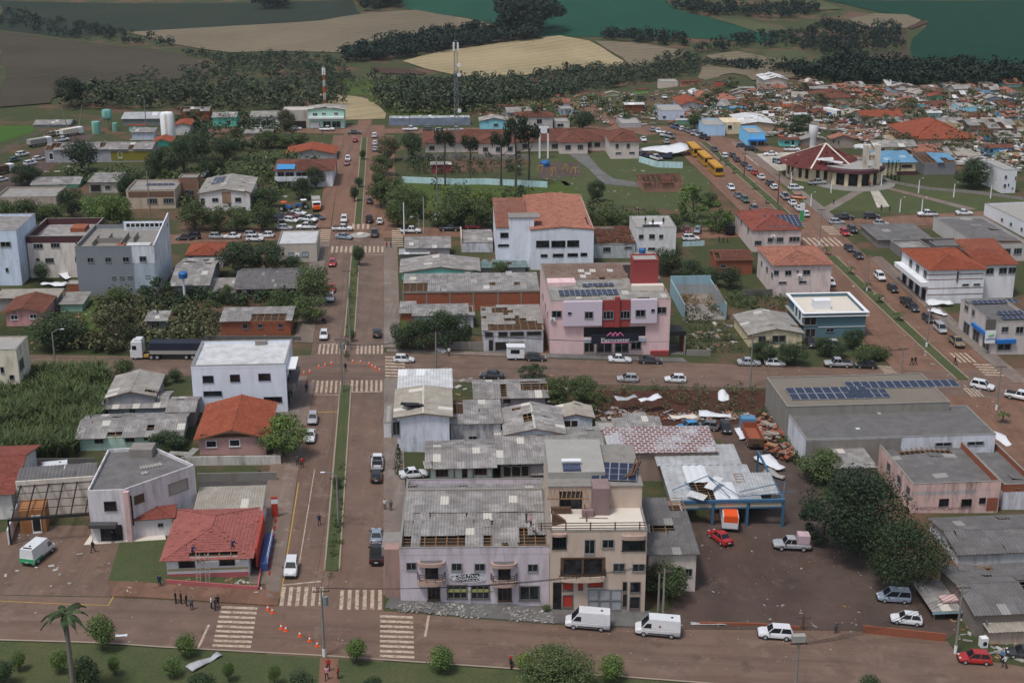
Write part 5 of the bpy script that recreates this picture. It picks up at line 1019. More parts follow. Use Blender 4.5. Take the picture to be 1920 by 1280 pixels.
b = Bld('house', 'white two-storey house with red-brown hip roof and a blue tarpaulin', H1, 'W', 875, 1395, 748, 597, 490, (206,208,214), rot=4, roof='hip', slope=.2, ov=.6, rm='tile_old'); b.win((890,605,950,655),(960,605,1040,655),(1060,605,1160,655), kind='balcony_opening', nm=1, gm='dark_interior'); b.win((895,700,1010,745), nm=2); b.lbox('balcony_front', b.wallm, (-.2,-1.0,b.h*.42), (b.w*.56,-.85,b.h*.68)); b.lbox('balcony_floor', 'slab', (-.2,-1.0,b.h*.38), (b.w*.56,-.01,b.h*.42))
mt_ = mat('tarp_blue', (.06,.27,.55), .5, .2, 1.5); mb = MB(); n_ = 8
for i in range(n_+1):
    for j in range(n_+1): x, y = .3+5.2*i/n_, .1+3.6*j/n_; mb.v.append((x, y, b.h+.30+.2*y*1.0+.14*noise.noise((x*1.3,y*1.7,3))))
mb.f = [(i*(n_+1)+j, (i+1)*(n_+1)+j, (i+1)*(n_+1)+j+1, i*(n_+1)+j+1) for i in range(n_) for j in range(n_)]; mb.mi = [0]*len(mb.f); mb.build('tarpaulin', 'tarp_blue', b.root, True)
b = Bld('house', 'white house with grey roof and low white wall on the far left street', H1, 'W', 645, 905, 195, 98, 42, (206,206,212), rot=3, roof='gablex', slope=.2, rm='fibro_new', holes=((.2,.0,.9,.12),)); b.win((650,125,710,175),(755,125,845,175), nm=2)
b = Bld('building', 'mint green two-storey building with balcony at the far avenue corner', BL, 'W', 1180, 1500, 202, 25, -8, (165,205,188), rot=3, roof='gabley', slope=.1, rm='fibro_new', grime=.2); b.win((1210,55,1258,90),(1297,55,1335,80),(1408,52,1448,80), nm=2, fm='white_paint'); b.win((1185,142,1280,200), nm=0, gm='white_paint', kind='garage_door'); b.win((1310,135,1380,195),(1390,135,1470,195), kind='shop_window', nm=1); b.slabbox('balcony', 'white_paint', 1175, 92, 1500, 112, 1.0); b.lbox('grey_wing', wallm((176,170,162)) and 'wall_176_170_162', (-9, .3, -2), (-.02, b.d, b.h*.95)); b.lbox('wing_shade', 'dark_interior', (-8.5,.22,0), (-1,.29,2.6))  # thin dark slab put in for the shade under the grey wing
Bld('house', 'turquoise house with dusty grey roof on the far left street', H1, 'W', 292, 502, 185, 102, 52, (100,185,165), rot=3, roof='gablex', slope=.2, rm='fibro', grime=.2).win((415,130,455,150))
Bld('house', 'half-destroyed orange brick house behind the white silo', H1, 'W', 0, 250, 145, 45, 5, 'brick', rot=3, roof='gablex', slope=.2, rm='fibro', dm=.45)
b = Bld('hall', 'long grey and yellow hall with holed sheet roof by the truck road', BL, 'V', 487, 1600, 595, 462, 388, (150,152,160), rot=3, roof='gablex', slope=.16, ov=.4, rm='fibro', holes=((.02,.1,.09,.5),(.06,.5,.12,.95),(.78,.1,.82,.7),(.5,.4,.54,.9)), sheet=(1.5,2)); mat('olive_yellow', (.21,.19,.03), .8, .15); b.slabbox('yellow_front', 'olive_yellow', 1180, 470, 1600, 575, .03); b.win((525,490,560,565),(1250,480,1290,545), kind='door', nm=0, fm='white_paint')
Bld('house', 'small pale house with grey roof between the silos', H1, 'V', 1400, 1625, 355, 275, 228, (180,186,200), rot=3, roof='shed', slope=.06, rm='fibro'); Bld('house', 'teal hut with orange gable roof below the white silo', H1, 'V', 1640, 1790, 425, 368, 322, (80,185,160), rot=3, roof='gabley', slope=.3, ov=.9, rm='tile', grime=.1); Bld('house', 'mint hut with orange roof by the metal shed', H1, 'V', 1370, 1540, 262, 205, 190, (150,200,185), rot=3, roof='hip', slope=.3, rm='tile', grime=.1)
Bld('shed', 'open metal shed with pale roof behind the silos', 'shed', 'V', 1300, 1700, 205, 132, 60, (110,115,115), rot=3, roof='gablex', slope=.2, rm='metal', sheet=(2,3)); Bld('house', 'long low house with grey roof beside the playing field', H1, 'V', 360, 735, 215, 195, 142, (130,150,165), rot=3, roof='gablex', slope=.2, rm='fibro')
Bld('house', 'grey-roofed house with turquoise gable end above the left trees', H1, 'V', 335, 830, 865, 832, 750, (110,180,155), rot=5, roof='gablex', slope=.2, rm='fibro', grime=.2); b = Bld('house', 'cream house with battered dark roof and open carport above the left trees', H1, 'V', 950, 1245, 915, 805, 705, (178,170,162), rot=3, roof='shed', slope=.05, rm='fibro', dm=.18); b.win((1115,835,1165,875)).win((960,825,1070,905), kind='carport', nm=0, gm='dark_interior')
b = Bld('building', 'flat-roofed building with pale patched roof above the left trees', BL, 'V', -40, 590, 1060, 960, 852, (165,150,140), rot=4, par=.5, top='fibro_new'); b.swin('right', (.3,1,1,1))
b = Bld('house', 'orange-roofed white house right of the white silo', H1, 'V', 1860, 2010, 300, 195, 140, (190,190,190), rot=3, roof='gabley', slope=.25, rm='tile'); Bld('house', 'small wrecked house with grey roof above the soil bank', H1, 'W', 590, 830, 345, 250, 215, (165,140,125), rot=3, roof='shed', slope=.05, rm='fibro', dm=.3)
# silos and tanks
def silo(name, label, reg, x, yb, yt, wpx, mt, dome=True, legs=0):
    G = at(*px(reg, x, yb)); pm = FPX / (Vector((0,0,CAMH)) - G).length; r = wpx / REG[reg][2] / pm / 2; h = (yb - yt) / REG[reg][2] / pm / .97
    root = empty(name, G); tag(root, label, 'silo'); mb = MB(); z0 = legs
    mb.lathe([(0,z0),(r*.3,z0),(r,z0+(r*.8 if legs else .01)),(r,h-(r*.4 if dome else .1)),(r*.8,h-r*.12),(.3,h),(0,h)] if dome or legs else [(r,-1),(r,h-.1),(r*.97,h),(0,h)], 18); mb.build('tank', mt, root, True)
    if legs:
        for k in range(4): mb = MB(); a = k*math.pi/2+.4; mb.bar((r*.8*math.cos(a), r*.8*math.sin(a), -1), (r*.8*math.cos(a), r*.8*math.sin(a), legs+r), .15); mb.build('leg', 'grey_metal', root)
    mb = MB(); mb.bar((-.25,-r-.12,0),(-.25,-r-.12,h),.05); mb.bar((.25,-r-.12,0),(.25,-r-.12,h),.05)
    for k in range(int(h/.6)): mb.bar((-.25,-r-.12,.4+k*.6),(.25,-r-.12,.4+k*.6),.04)
    mb.build('ladder', 'yellow_paint', root); return root
silo('silo', 'tall teal feed silo standing on legs', 'V', 1145, 245, 42, 98, 'silo_teal', True, 3); silo('storage_tank', 'short teal tank left of the tall silo', 'V', 1022, 285, 168, 82, 'silo_teal', False); silo('storage_tank', 'small teal tank right of the tall silo', 'V', 1220, 262, 178, 50, 'silo_teal', False); silo('silo', 'large white cylindrical silo with yellow ladder', 'V', 1785, 345, 72, 140, 'white_paint')
# --- school with long tile roof
wc = (196,184,178)
b = Bld('school', 'long single-storey school with weathered red tile roof and pale walls', BL, 'B', 470, 1500, 852, 798, 728, wc, rot=3.5, roof='hip', slope=.22, ov=.8, rm='tile_old', coarse=1.6, grime=.3); b.win((490,815,520,838),(705,812,738,838),(1010,803,1042,830),(1175,803,1208,828),(1375,795,1398,822),(1412,795,1445,820), nm=2)
for n_, (xl, xr, yb, yt, yk, ws) in enumerate(((768, 972, 870, 800, 742, ((790,822,818,846),(862,820,888,846),(928,818,957,844))), (1218, 1375, 860, 796, 735, ((1250,810,1282,836),(1318,808,1350,834))), (1502, 1662, 888, 790, 728, ((1530,803,1548,828),(1592,802,1610,826),(1530,850,1562,860),(1605,848,1637,858))))):
    bb = Bld('school_wing', ('bay of the long school nearest the tall pines', 'middle bay of the long school beside the driveway', 'taller end wing of the long school at the blue wall')[n_], BL, 'B', xl, xr, yb, yt, yk, wc, rot=3.5, roof='hip', slope=.25, ov=.5, rm='tile_old', coarse=1.6, grime=.3); bb.win(*ws, nm=2)
G = at(*px('B', 1130, 885)); r = empty('portal', G); tag(r, 'slim white portal frame in front of the school', 'portal')
for x in (-1.6, 1.0): mb = MB(); mb.box((x,-.2,-1),(x+.5,.3,9.5)); mb.build('post', 'white_paint', r)
mb = MB(); mb.box((-1.6,-.2,8.0),(1.5,.3,10)); mb.build('beam', 'white_paint', r)
Bld('house', 'two-storey house with orange tile roof behind the school', H1, 'B', 975, 1180, 725, 655, 622, (176,172,172), rot=3, roof='hip', slope=.25, rm='tile_old').win((1000,665,1035,695),(1090,665,1120,690)); Bld('house', 'blue house with torn grey roof behind the school', H1, 'B', 775, 930, 730, 675, 655, (130,190,205), rot=3, roof='gabley', slope=.2, rm='fibro_new', dm=.15).win((850,690,875,705)); Bld('house', 'low pale house right of the two-storey house behind the school', H1, 'B', 1188, 1275, 715, 680, 660, (185,188,185), rot=3, par=.2).win((1205,690,1240,708)); Bld('house', 'house with twin orange roofs at the valley edge', H1, 'B', 1180, 1275, 598, 575, 552, (206,196,180), rot=3, roof='gablex', slope=.25, rm='tile_pink').win((1195,578,1210,590),(1225,578,1238,590)); Bld('house', 'small orange-roofed house behind the twin-roofed house', H1, 'B', 1130, 1250, 552, 540, 528, (196,170,150), rot=3, roof='gablex', slope=.25, rm='tile_pink'); Bld('house', 'grey sheet-roofed house left of the two-storey house', H1, 'B', 930, 1060, 665, 630, 600, (150,150,155), rot=8, roof='gablex', slope=.2, rm='fibro_new'); Bld('house', 'brown-roofed shelter above the two-storey house', H1, 'B', 1020, 1115, 620, 600, 568, (150,110,90), rot=3, roof='gablex', slope=.25, rm='tile_old', dm=.2); Bld('house', 'shattered orange-roofed house above the blue house', H1, 'B', 870, 985, 640, 605, 585, (190,180,170), rot=3, roof='gablex', slope=.2, rm='tile_old', dm=.3)
Bld('house', 'small ruined brick house with bare rafters in the square', H1, 'B', 1690, 1905, 1075, 1025, 975, (150,110,95), rot=6, roof='gablex', slope=.2, rm='tile_old', dm=.5, ov=.5); Bld('hut', 'red hut among the pines below the school', 'hut', 'B', 503, 608, 970, 920, 905, (130,60,62), rot=3, roof='shed', slope=.05, rm='fibro')
b = Bld('covered_hall', 'collapsed hall covered in grey plastic sheeting at the far street', BL, 'B', 275, 712, 700, 662, 650, (90,98,110), rot=3, roof='shed', slope=.06, rm='metal', dm=.0); mat('grey_plastic', (.16,.19,.25), .35, .4, .8)
mb = MB(); n_ = 40
for i in range(n_+1):
    for j in range(5): x = -.5+(b.w+1)*i/n_; mb.v.append((x, -.4-.5*(4-j)/4+.25*noise.noise((x*.5,j*.7,1)), b.h*j/4*1.05+.2*noise.noise((x*.8,j,5))))
mb.f = [(i*5+j, (i+1)*5+j, (i+1)*5+j+1, i*5+j+1) for i in range(n_) for j in range(4)]; mb.mi = [0]*len(mb.f); mb.build('plastic_sheeting', 'grey_plastic', b.root, True)
# ================================================================== church, water tower and the battered quarter
def church():
    G = at(1568, 349); root = empty('church', G, R(4)); tag(root, 'round church with tall dark red pyramid roof and torn eaves', 'church')
    pm = FPX / (Vector((0,0,CAMH)) - G).length
    n = 12; r = 78 / pm; hw = 4.5; cx, cy = -4 / pm, 55 / pm * 1.6
    wb = MB(); pts = [(cx + r*.86*math.cos(2*math.pi*k/n), cy + r*.86*math.sin(2*math.pi*k/n)) for k in range(n)]
    wb.v = [(x,y,-2) for x,y in pts]+[(x,y,hw) for x,y in pts]; wb.f = [(k,(k+1)%n,n+(k+1)%n,n+k) for k in range(n)]+[tuple(range(n,2*n))]; wb.mi=[0]*(n+1); wallm((206,190,160)); wb.build('wall', 'wall_206_190_160', root)
    ap = Vector((cx+1, cy+.5, hw + 5.0)); rim = [Vector((cx + r*1.02*math.cos(2*math.pi*(k)/n), cy + r*1.02*math.sin(2*math.pi*(k)/n), hw-.2)) for k in range(n)]
    for k in range(n):
        a, c_ = rim[k], rim[(k+1)%n]; mid = (a+c_)/2
        roof_plane(root, a, c_-a, ap-mid, 'tile_church', clip=lambda u, v: v*.5 <= u <= 1-v*.5, coarse=1.6, dm=.04 if k in (6,7) else 0, part='roof_slope')
    rc = MB()
    for k in (1, 5, 8, 10): rc.bar(ap+Vector((0,0,.2)), rim[k]+Vector((0,0,.2)), .5, .15)
    rc.build('ridge_cap', 'slab_cream', root)
    for k in range(n):
        a, c_ = Vector((*pts[k],0)), Vector((*pts[(k+1)%n],0))
        if (a+c_).y/2 - cy < 2:
            for f in (.2,.6): onwall(root, a, c_, f, 1.2, 1.0, 2.6, 'window', 0, 'wood_dark')
    # porch with flat ring canopy and the bell tower slab
    pc = Vector((cx+r*.55, cy-r*.62, 0)); mb = MB(); mb.lathe([(9.2,3.9),(9.4,4.1),(9.4,4.9),(9.0,5.1),(0,5.2)], 20, (pc.x,pc.y)); mb.build('porch_canopy', mat('plum', (.10,.04,.05), .7, .1) and 'plum', root)
    mb = MB(); mb.lathe([(8.6,5.2),(8.6,5.3),(0,5.35)], 20, (pc.x,pc.y)); mb.build('canopy_top', 'slab', root)
    for k in range(7): a = math.pi*1.05+k*math.pi*.15; mb = MB(); mb.box((pc.x+8*math.cos(a)-.5,pc.y+8*math.sin(a)-.4,-1),(pc.x+8*math.cos(a)+.5,pc.y+8*math.sin(a)+.4,3.9)); mb.build('porch_column', 'wall_206_190_160', root)
    mb = MB(); mb.lathe([(7.2,-1),(7.2,3.9),(0,3.9)], 16, (pc.x,pc.y)); mb.build('porch_glass', 'glass', root)
    for dx in (-2.2, 1.2): mb = MB(); mb.box((pc.x+3+dx,pc.y-7.5,3.9),(pc.x+3.9+dx+.6,pc.y-6.3,12.0)); mb.build('tower_slab', 'wall_196_186_176', root)
    mb = MB(); mb.box((pc.x+1.4,pc.y-7.2,9),(pc.x+5.2,pc.y-6.6,9.6)); mb.build('tower_beam', 'wall_196_186_176', root)
    for (x,y,z,s) in ((cx-r*.3,cy-r*.8,hw+2.2,3.2),(cx-r*.1,cy-r*.85,hw+1.6,2.6),(cx+r*.62,cy-r*.35,hw+5,3.5),(cx+r*.7,cy-r*.3,hw+4.2,2.4)):
        for k in range(3): o = link('torn_sheet', sheet_mesh(s, .9, 'metal_white'), root); o.matrix_local = Matrix.Translation((x+k*.8,y,z)) @ Matrix.Rotation(rsd.uniform(-.9,.9),4,'Z') @ Matrix.Rotation(rsd.uniform(.2,.8),4,'X')
    mb = MB(); mb.lathe([(12,-.9),(12,.16),(0,.2)], 24, (pc.x,pc.y-2)); mb.build('porch_steps', 'concrete', root)
church()
G = at(1523, 282); r = empty('water_tower', G); tag(r, 'white mushroom-shaped water tower behind the church', 'water tower'); mb = MB(); mb.lathe([(1.05,-2),(1.0,4.2),(1.5,5),(1.5,8.0),(1.4,8.4)], 18); mb.build('tank_and_stem', 'white_paint', r, True); mb = MB(); mb.lathe([(1.4,8.4),(1.4,8.7),(1.2,8.7),(1.2,8.45),(0,8.45)], 18); mb.build('rim', 'concrete', r)
def H(x, yb, w_, hgt, wall, rm, roof, dm, label, reg='Z', slope=.25, d=None, rot=4, cat=H1, **kw):
    """a far house: px centre x, base y, px width, px wall height"""
    k = REG[reg][2]; return Bld('house' if cat == H1 else cat, label, cat, reg, x - w_/2, x + w_/2, yb, yb - hgt, yb - hgt*2, wall, rot=rot, roof=roof, slope=slope, rm=rm, dm=dm, d=d or w_/k*.09*1.0, coarse=2.2, sheet=(2, 2.6), grime=.3, ov=.5, **kw)
lb = 'light_blue'
b = H(120+242, 690, 240, 120, (165,195,222), 'fibro_new', 'flat', 0, 'pale blue flat-fronted shop on the second avenue beyond the buses', 'S', d=14, par=.6); b.lbox('cream_wing', 'wall_206_190_160', (b.w+.02, 3, -2), (b.w+6, 12, 4))
o = link('window', win_mesh(1,'grey_metal'), b.root, (b.w+1.5, 2.97, 1.8), None, (1.4,1,1.2)); link('pane', pane_mesh(), o)
b = H(830, 805, 200, 150, (120,190,230), 'fibro_new', 'flat', 0, 'bright blue corner shop with dark blue awning facing the church square', 'S', d=13, par=.8); b.slabbox('awning', 'sign_blue', 735, 725, 945, 745, 1.2); b.win((760,748,835,800),(845,748,920,800), kind='shop_window', nm=1)
H(840, 665, 360, 110, (176,150,128), 'metal_white', 'gabley', .1, 'tan hall with curved white roof behind the blue corner shop', 'S', d=18, slope=.12); b = H(1200, 805, 205, 70, (110,200,195), 'tile_old', 'gablex', .2, 'turquoise house with ragged tile roof next to the blue corner shop', 'S'); b.win((1145,750,1205,775)).win((1225,740,1255,790), kind='door', nm=0)
H(1470, 790, 260, 60, (150,140,135), 'fibro_new', 'gabley', .2, 'wrecked hall with broken white sheets behind the water tower', 'S'); b = H(1800, 830, 260, 110, (150,135,128), 'tile_pink', 'gabley', .25, 'grey house with half pink tile roof right of the church roof', 'S', slope=.3); b.win((1690,735,1710,765),(1745,745,1765,780))
H(760, 350, 190, 60, (196,166,132), 'tile_old', 'gablex', .25, 'tan house with rusty tiles in the middle of the battered quarter', 'S'); H(1000, 370, 220, 45, (165,150,140), 'tile_old', 'gablex', .35, 'low house with stripped tiles right of the rusty tan house', 'S'); H(1740, 345, 400, 80, (170,158,140), 'tile_old', 'hip', .15, 'long tan schoolhouse with orange tile roof by the far dirt road', 'S', d=16)
H(1050, 170, 260, 110, (188,180,172), 'metal_white', 'gabley', .35, 'large white ruin with twisted roof on the far rise', 'S', d=14); H(110, 410, 260, 70, (190,190,196), 'tile', 'gabley', .2, 'hall with white frame and collapsed orange tiles left of the battered quarter', 'S', d=16, slope=.3); H(1330, 500, 130, 50, (150,205,205), 'metal_white', 'gablex', .2, 'light turquoise shack with tilted white roof', 'S'); H(620, 420, 160, 40, (100,180,190), 'metal_blue', 'gablex', .4, 'ruined teal house in the rubble', 'S'); H(1250, 400, 300, 35, (196,165,110), 'tile', 'gablex', .4, 'row of orange-battened roofs in the rubble', 'S'); H(100, 140, 220, 60, (170,120,95), 'tile_old', 'gablex', .4, 'orange-roofed house at the far left of the rise', 'S'); H(440, 140, 160, 50, (170,90,80), 'metal_green', 'gablex', .4, 'red and green wrecked house on the far rise', 'S'); H(1560, 220, 240, 60, (150,148,148), 'fibro_new', 'gablex', .25, 'grey house with crooked roof above the dirt road', 'S'); H(720, 195, 160, 40, (165,150,140), 'fibro_new', 'gablex', .35, 'broken grey house below the large white ruin', 'S')
H(1560, 455, 280, 110, (188,192,210), 'fibro_new', 'flat', 0, 'lavender flat-roofed house near the yellow buses', 'R', d=13, par=.5).win((1455,405,1490,430),(1650,400,1690,430)); H(1135, 375, 200, 95, 'brick', 'metal_white', 'gablex', .1, 'red brick house beside the far dirt street', 'R'); b = H(1100, 540, 230, 50, (160,160,165), 'fibro_new', 'flat', 0, 'low grey flat-roofed house right behind the school', 'R', d=12, par=.4); H(890, 185, 140, 35, (190,190,160), 'metal_cream', 'gabley', .2, 'cream gabled house on the valley edge', 'R'); H(1230, 160, 150, 50, (140,190,110), 'tile_old', 'hip', .2, 'lime green house with rusty roof on the valley edge', 'R'); H(1530, 100, 200, 80, (196,180,170), 'metal_white', 'flat', 0, 'pale ruin with white roof at the end of the valley edge', 'R', d=10, par=.5); H(1690, 500, 150, 45, (140,195,165), 'metal', 'gablex', .1, 'mint shop on the second avenue with pale roof', 'R'); H(380, 395, 150, 60, (150,160,180), 'fibro_new', 'flat', 0, 'blue-grey flat house behind the round dark tree', 'R', d=9, par=.3)
b = H(835, 655, 560, 60, (176,150,130), 'tile', 'hip', 0, 'large house with wide orange-red hip roof in the right quarter', 'T', d=26, slope=.32); b = H(390, 750, 380, 80, (196,186,160), 'fibro', 'gablex', .15, 'cream two-storey school wing behind the cypress row', 'T', d=9); b.win((230,680,290,710),(360,690,420,715),(510,690,550,715), nm=2); b = H(420, 930, 320, 115, (206,190,160), 'metal_blue', 'shed', .1, 'cream and maroon pavilion with blue roof by the cypress row', 'T', d=11, slope=.1); b.slabbox('maroon_band', 'maroon', 400, 890, 575, 928, .05); b.win((440,830,545,860), gm='maroon', nm=0); H(800, 925, 300, 110, (120,120,125), 'metal_blue', 'shed', .55, 'grey hall with mostly stripped blue roof', 'T', d=11, slope=.1); b = H(1340, 750, 260, 70, (110,180,225), 'tile_old', 'gablex', .25, 'sky blue house at the far right', 'T'); b.win((1260,690,1290,720),(1370,700,1410,740)); b = H(1440, 1095, 150, 215, (206,208,212), 'slab', 'flat', 0, 'white two-storey house at the right edge above the square', 'T', d=13, par=.3, rot=8); b.win((1395,930,1420,960),(1490,940,1505,970),(1385,1010,1410,1040),(1425,1005,1440,1030),(1460,1040,1475,1055)); b = H(265, 465, 380, 75, (190,185,180), 'tile', 'gablex', .3, 'white wall house with orange roof remnants beside the dirt road', 'T', d=10)
b = H(770, 260, 150, 60, (110,160,130), 'tile', 'gabley', .1, 'green house with orange roof on the right horizon', 'T'); b.win((748,215,768,235),(790,215,810,235)); H(620, 320, 190, 45, (110,180,205), 'fibro_new', 'flat', 0, 'long light blue wall house in the right rubble', 'T', d=8, par=.2); H(1065, 370, 160, 70, (140,195,215), 'fibro', 'flat', 0, 'blue flat house in the right rubble', 'T', d=9, par=.2); H(745, 410, 120, 55, (170,205,205), 'metal_white', 'gablex', .2, 'pale turquoise hut below the long blue wall', 'T'); H(1000, 520, 180, 70, (188,168,132), 'fibro', 'flat', 0, 'tan blank-walled ruin in the right quarter', 'T', d=12, par=.3); H(1300, 560, 420, 60, (90,85,82), 'fibro', 'gablex', .35, 'dark gutted building at the far right', 'T', d=14); H(455, 160, 180, 50, (165,155,150), 'fibro', 'gabley', .15, 'grey gabled house on the right horizon', 'T'); H(1300, 270, 150, 50, (170,180,190), 'fibro', 'gabley', .1, 'pale house with grey gable on the right horizon', 'T'); H(1520, 230, 140, 45, (150,150,150), 'fibro_dark', 'gabley', .1, 'grey house at the right end of the horizon', 'T'); H(1270, 900, 180, 50, (170,170,175), 'metal_white', 'gablex', .4, 'flattened metal shed left of the white two-storey house', 'T')
# the remaining houses of the battered quarter, row by row
rr = random.Random(21); WALLC = [(190,180,170),(176,150,128),(200,196,190),(150,190,190),(120,170,200),(196,160,140),(165,160,155),(206,200,170),(180,120,100),(150,175,150)]; WN = ['grey-cream','tan','off-white','pale teal','sky blue','peach','grey','cream','brick-coloured','soft green']
RM = ['tile_old','tile_pink','fibro_new','fibro','metal_white','metal_cream','fibro_dirty']; RN = ['old brown tiles','faded orange tiles','pale grey sheets','grey sheets','white sheets','cream sheets','rust-streaked sheets']
rows = [('nearest', 296, 1690, 1915, 6, 46), ('second', 268, 1680, 1915, 6, 42), ('third', 243, 1660, 1915, 7, 40), ('fourth', 222, 1380, 1915, 11, 38), ('fifth', 205, 1330, 1915, 13, 34), ('sixth', 190, 1300, 1915, 14, 32), ('seventh', 178, 1290, 1915, 15, 30), ('last', 168, 1440, 1915, 13, 28)]
used_lbl = set()
for rn, y, x0, x1, n_, wpx in rows:
    for i in range(n_):
        x = x0 + (x1-x0)*(i+.5)/n_ + rr.uniform(-7,7); yy = y + rr.uniform(-5,5); ww = wpx*rr.uniform(.7,1.15); ci, ri = rr.randrange(len(WALLC)), rr.randrange(len(RM))
        if rn in ('nearest',) and x < 1700: continue
        H(x, yy, ww, rr.uniform(5,7.5)*wpx/34, WALLC[ci], RM[ri], rr.choice(['gablex','gablex','gabley','hip']), rr.choice([.15,.3,.4,.5,.6]), '%s house, %s, %s from left, %s row of the battered quarter' % (WN[ci], RN[ri], ordn(i), rn), rot=rr.choice([3,4,8,-6,12,4]), slope=rr.uniform(.2,.3), d=rr.uniform(7,11), group='houses of the battered quarter')
# ================================================================== vehicles
def loft(mb, st, mi=0):
    """car hull: stations (x, half width, z bottom, z top)"""
    base = len(mb.v)
    for x, hw, zb, zt in st:
        k = min(.14, (zt - zb) * .25)
        sec = [(-hw*.86, zb), (-hw, zb+k), (-hw, zt-k*1.3), (-hw*.84, zt), (0, zt+.035), (hw*.84, zt), (hw, zt-k*1.3), (hw, zb+k), (hw*.86, zb)]
        mb.v += [(x, y, z) for y, z in sec]
    m_ = 9
    for i in range(len(st)-1):
        for j in range(m_):
            a = base+i*m_+j; b_ = base+i*m_+(j+1) % m_; mb.f.append((a, b_, b_+m_, a+m_)); mb.mi.append(mi)
    mb.f.append(tuple(base+j for j in range(m_))); mb.mi.append(mi); e = base+(len(st)-1)*m_; mb.f.append(tuple(e+j for j in reversed(range(m_)))); mb.mi.append(mi)
def cabin(mb, xr0, xr1, xf1, xf0, zb, zt, hb, ht, mi=0):
    """greenhouse: rear base, rear top, front top, front base"""
    q = len(mb.v); mb.v += [(xr0,-hb,zb),(xf0,-hb,zb),(xf0,hb,zb),(xr0,hb,zb),(xr1,-ht,zt),(xf1,-ht,zt),(xf1,ht,zt),(xr1,ht,zt)]
    for f in ((4,5,6,7),(0,1,5,4),(1,2,6,5),(2,3,7,6),(3,0,4,7)): mb.f.append(tuple(q+k for k in f)); mb.mi.append(mi)
    def L(p, q_, t): return tuple(a+(b_-a)*t for a, b_ in zip(p, q_))
    V_ = mb.v[q:q+8]; return V_, L
def panes(V_, L):
    out = []
    def inset(a, b_, c_, d, m_=.09, off=.012):
        a, b_, c_, d = map(Vector, (a, b_, c_, d)); ctr = (a+b_+c_+d)/4; nrm = (b_-a).cross(d-a).normalized()*off
        return [tuple(p+(ctr-p)*m_*1.3+nrm) for p in (a,b_,c_,d)]
    out.append(('windscreen', inset(V_[1],V_[2],V_[6],V_[5]))); out.append(('rear_window', inset(V_[3],V_[0],V_[4],V_[7])))
    for a, b_, c_, d in ((V_[0],V_[1],V_[5],V_[4]), (V_[2],V_[3],V_[7],V_[6])):
        m1, m2 = L(a, b_, .5), L(d, c_, .5); out.append(('side_window', inset(a, m1, m2, d))); out.append(('side_window', inset(m1, b_, c_, m2)))
    return out
CK = {}
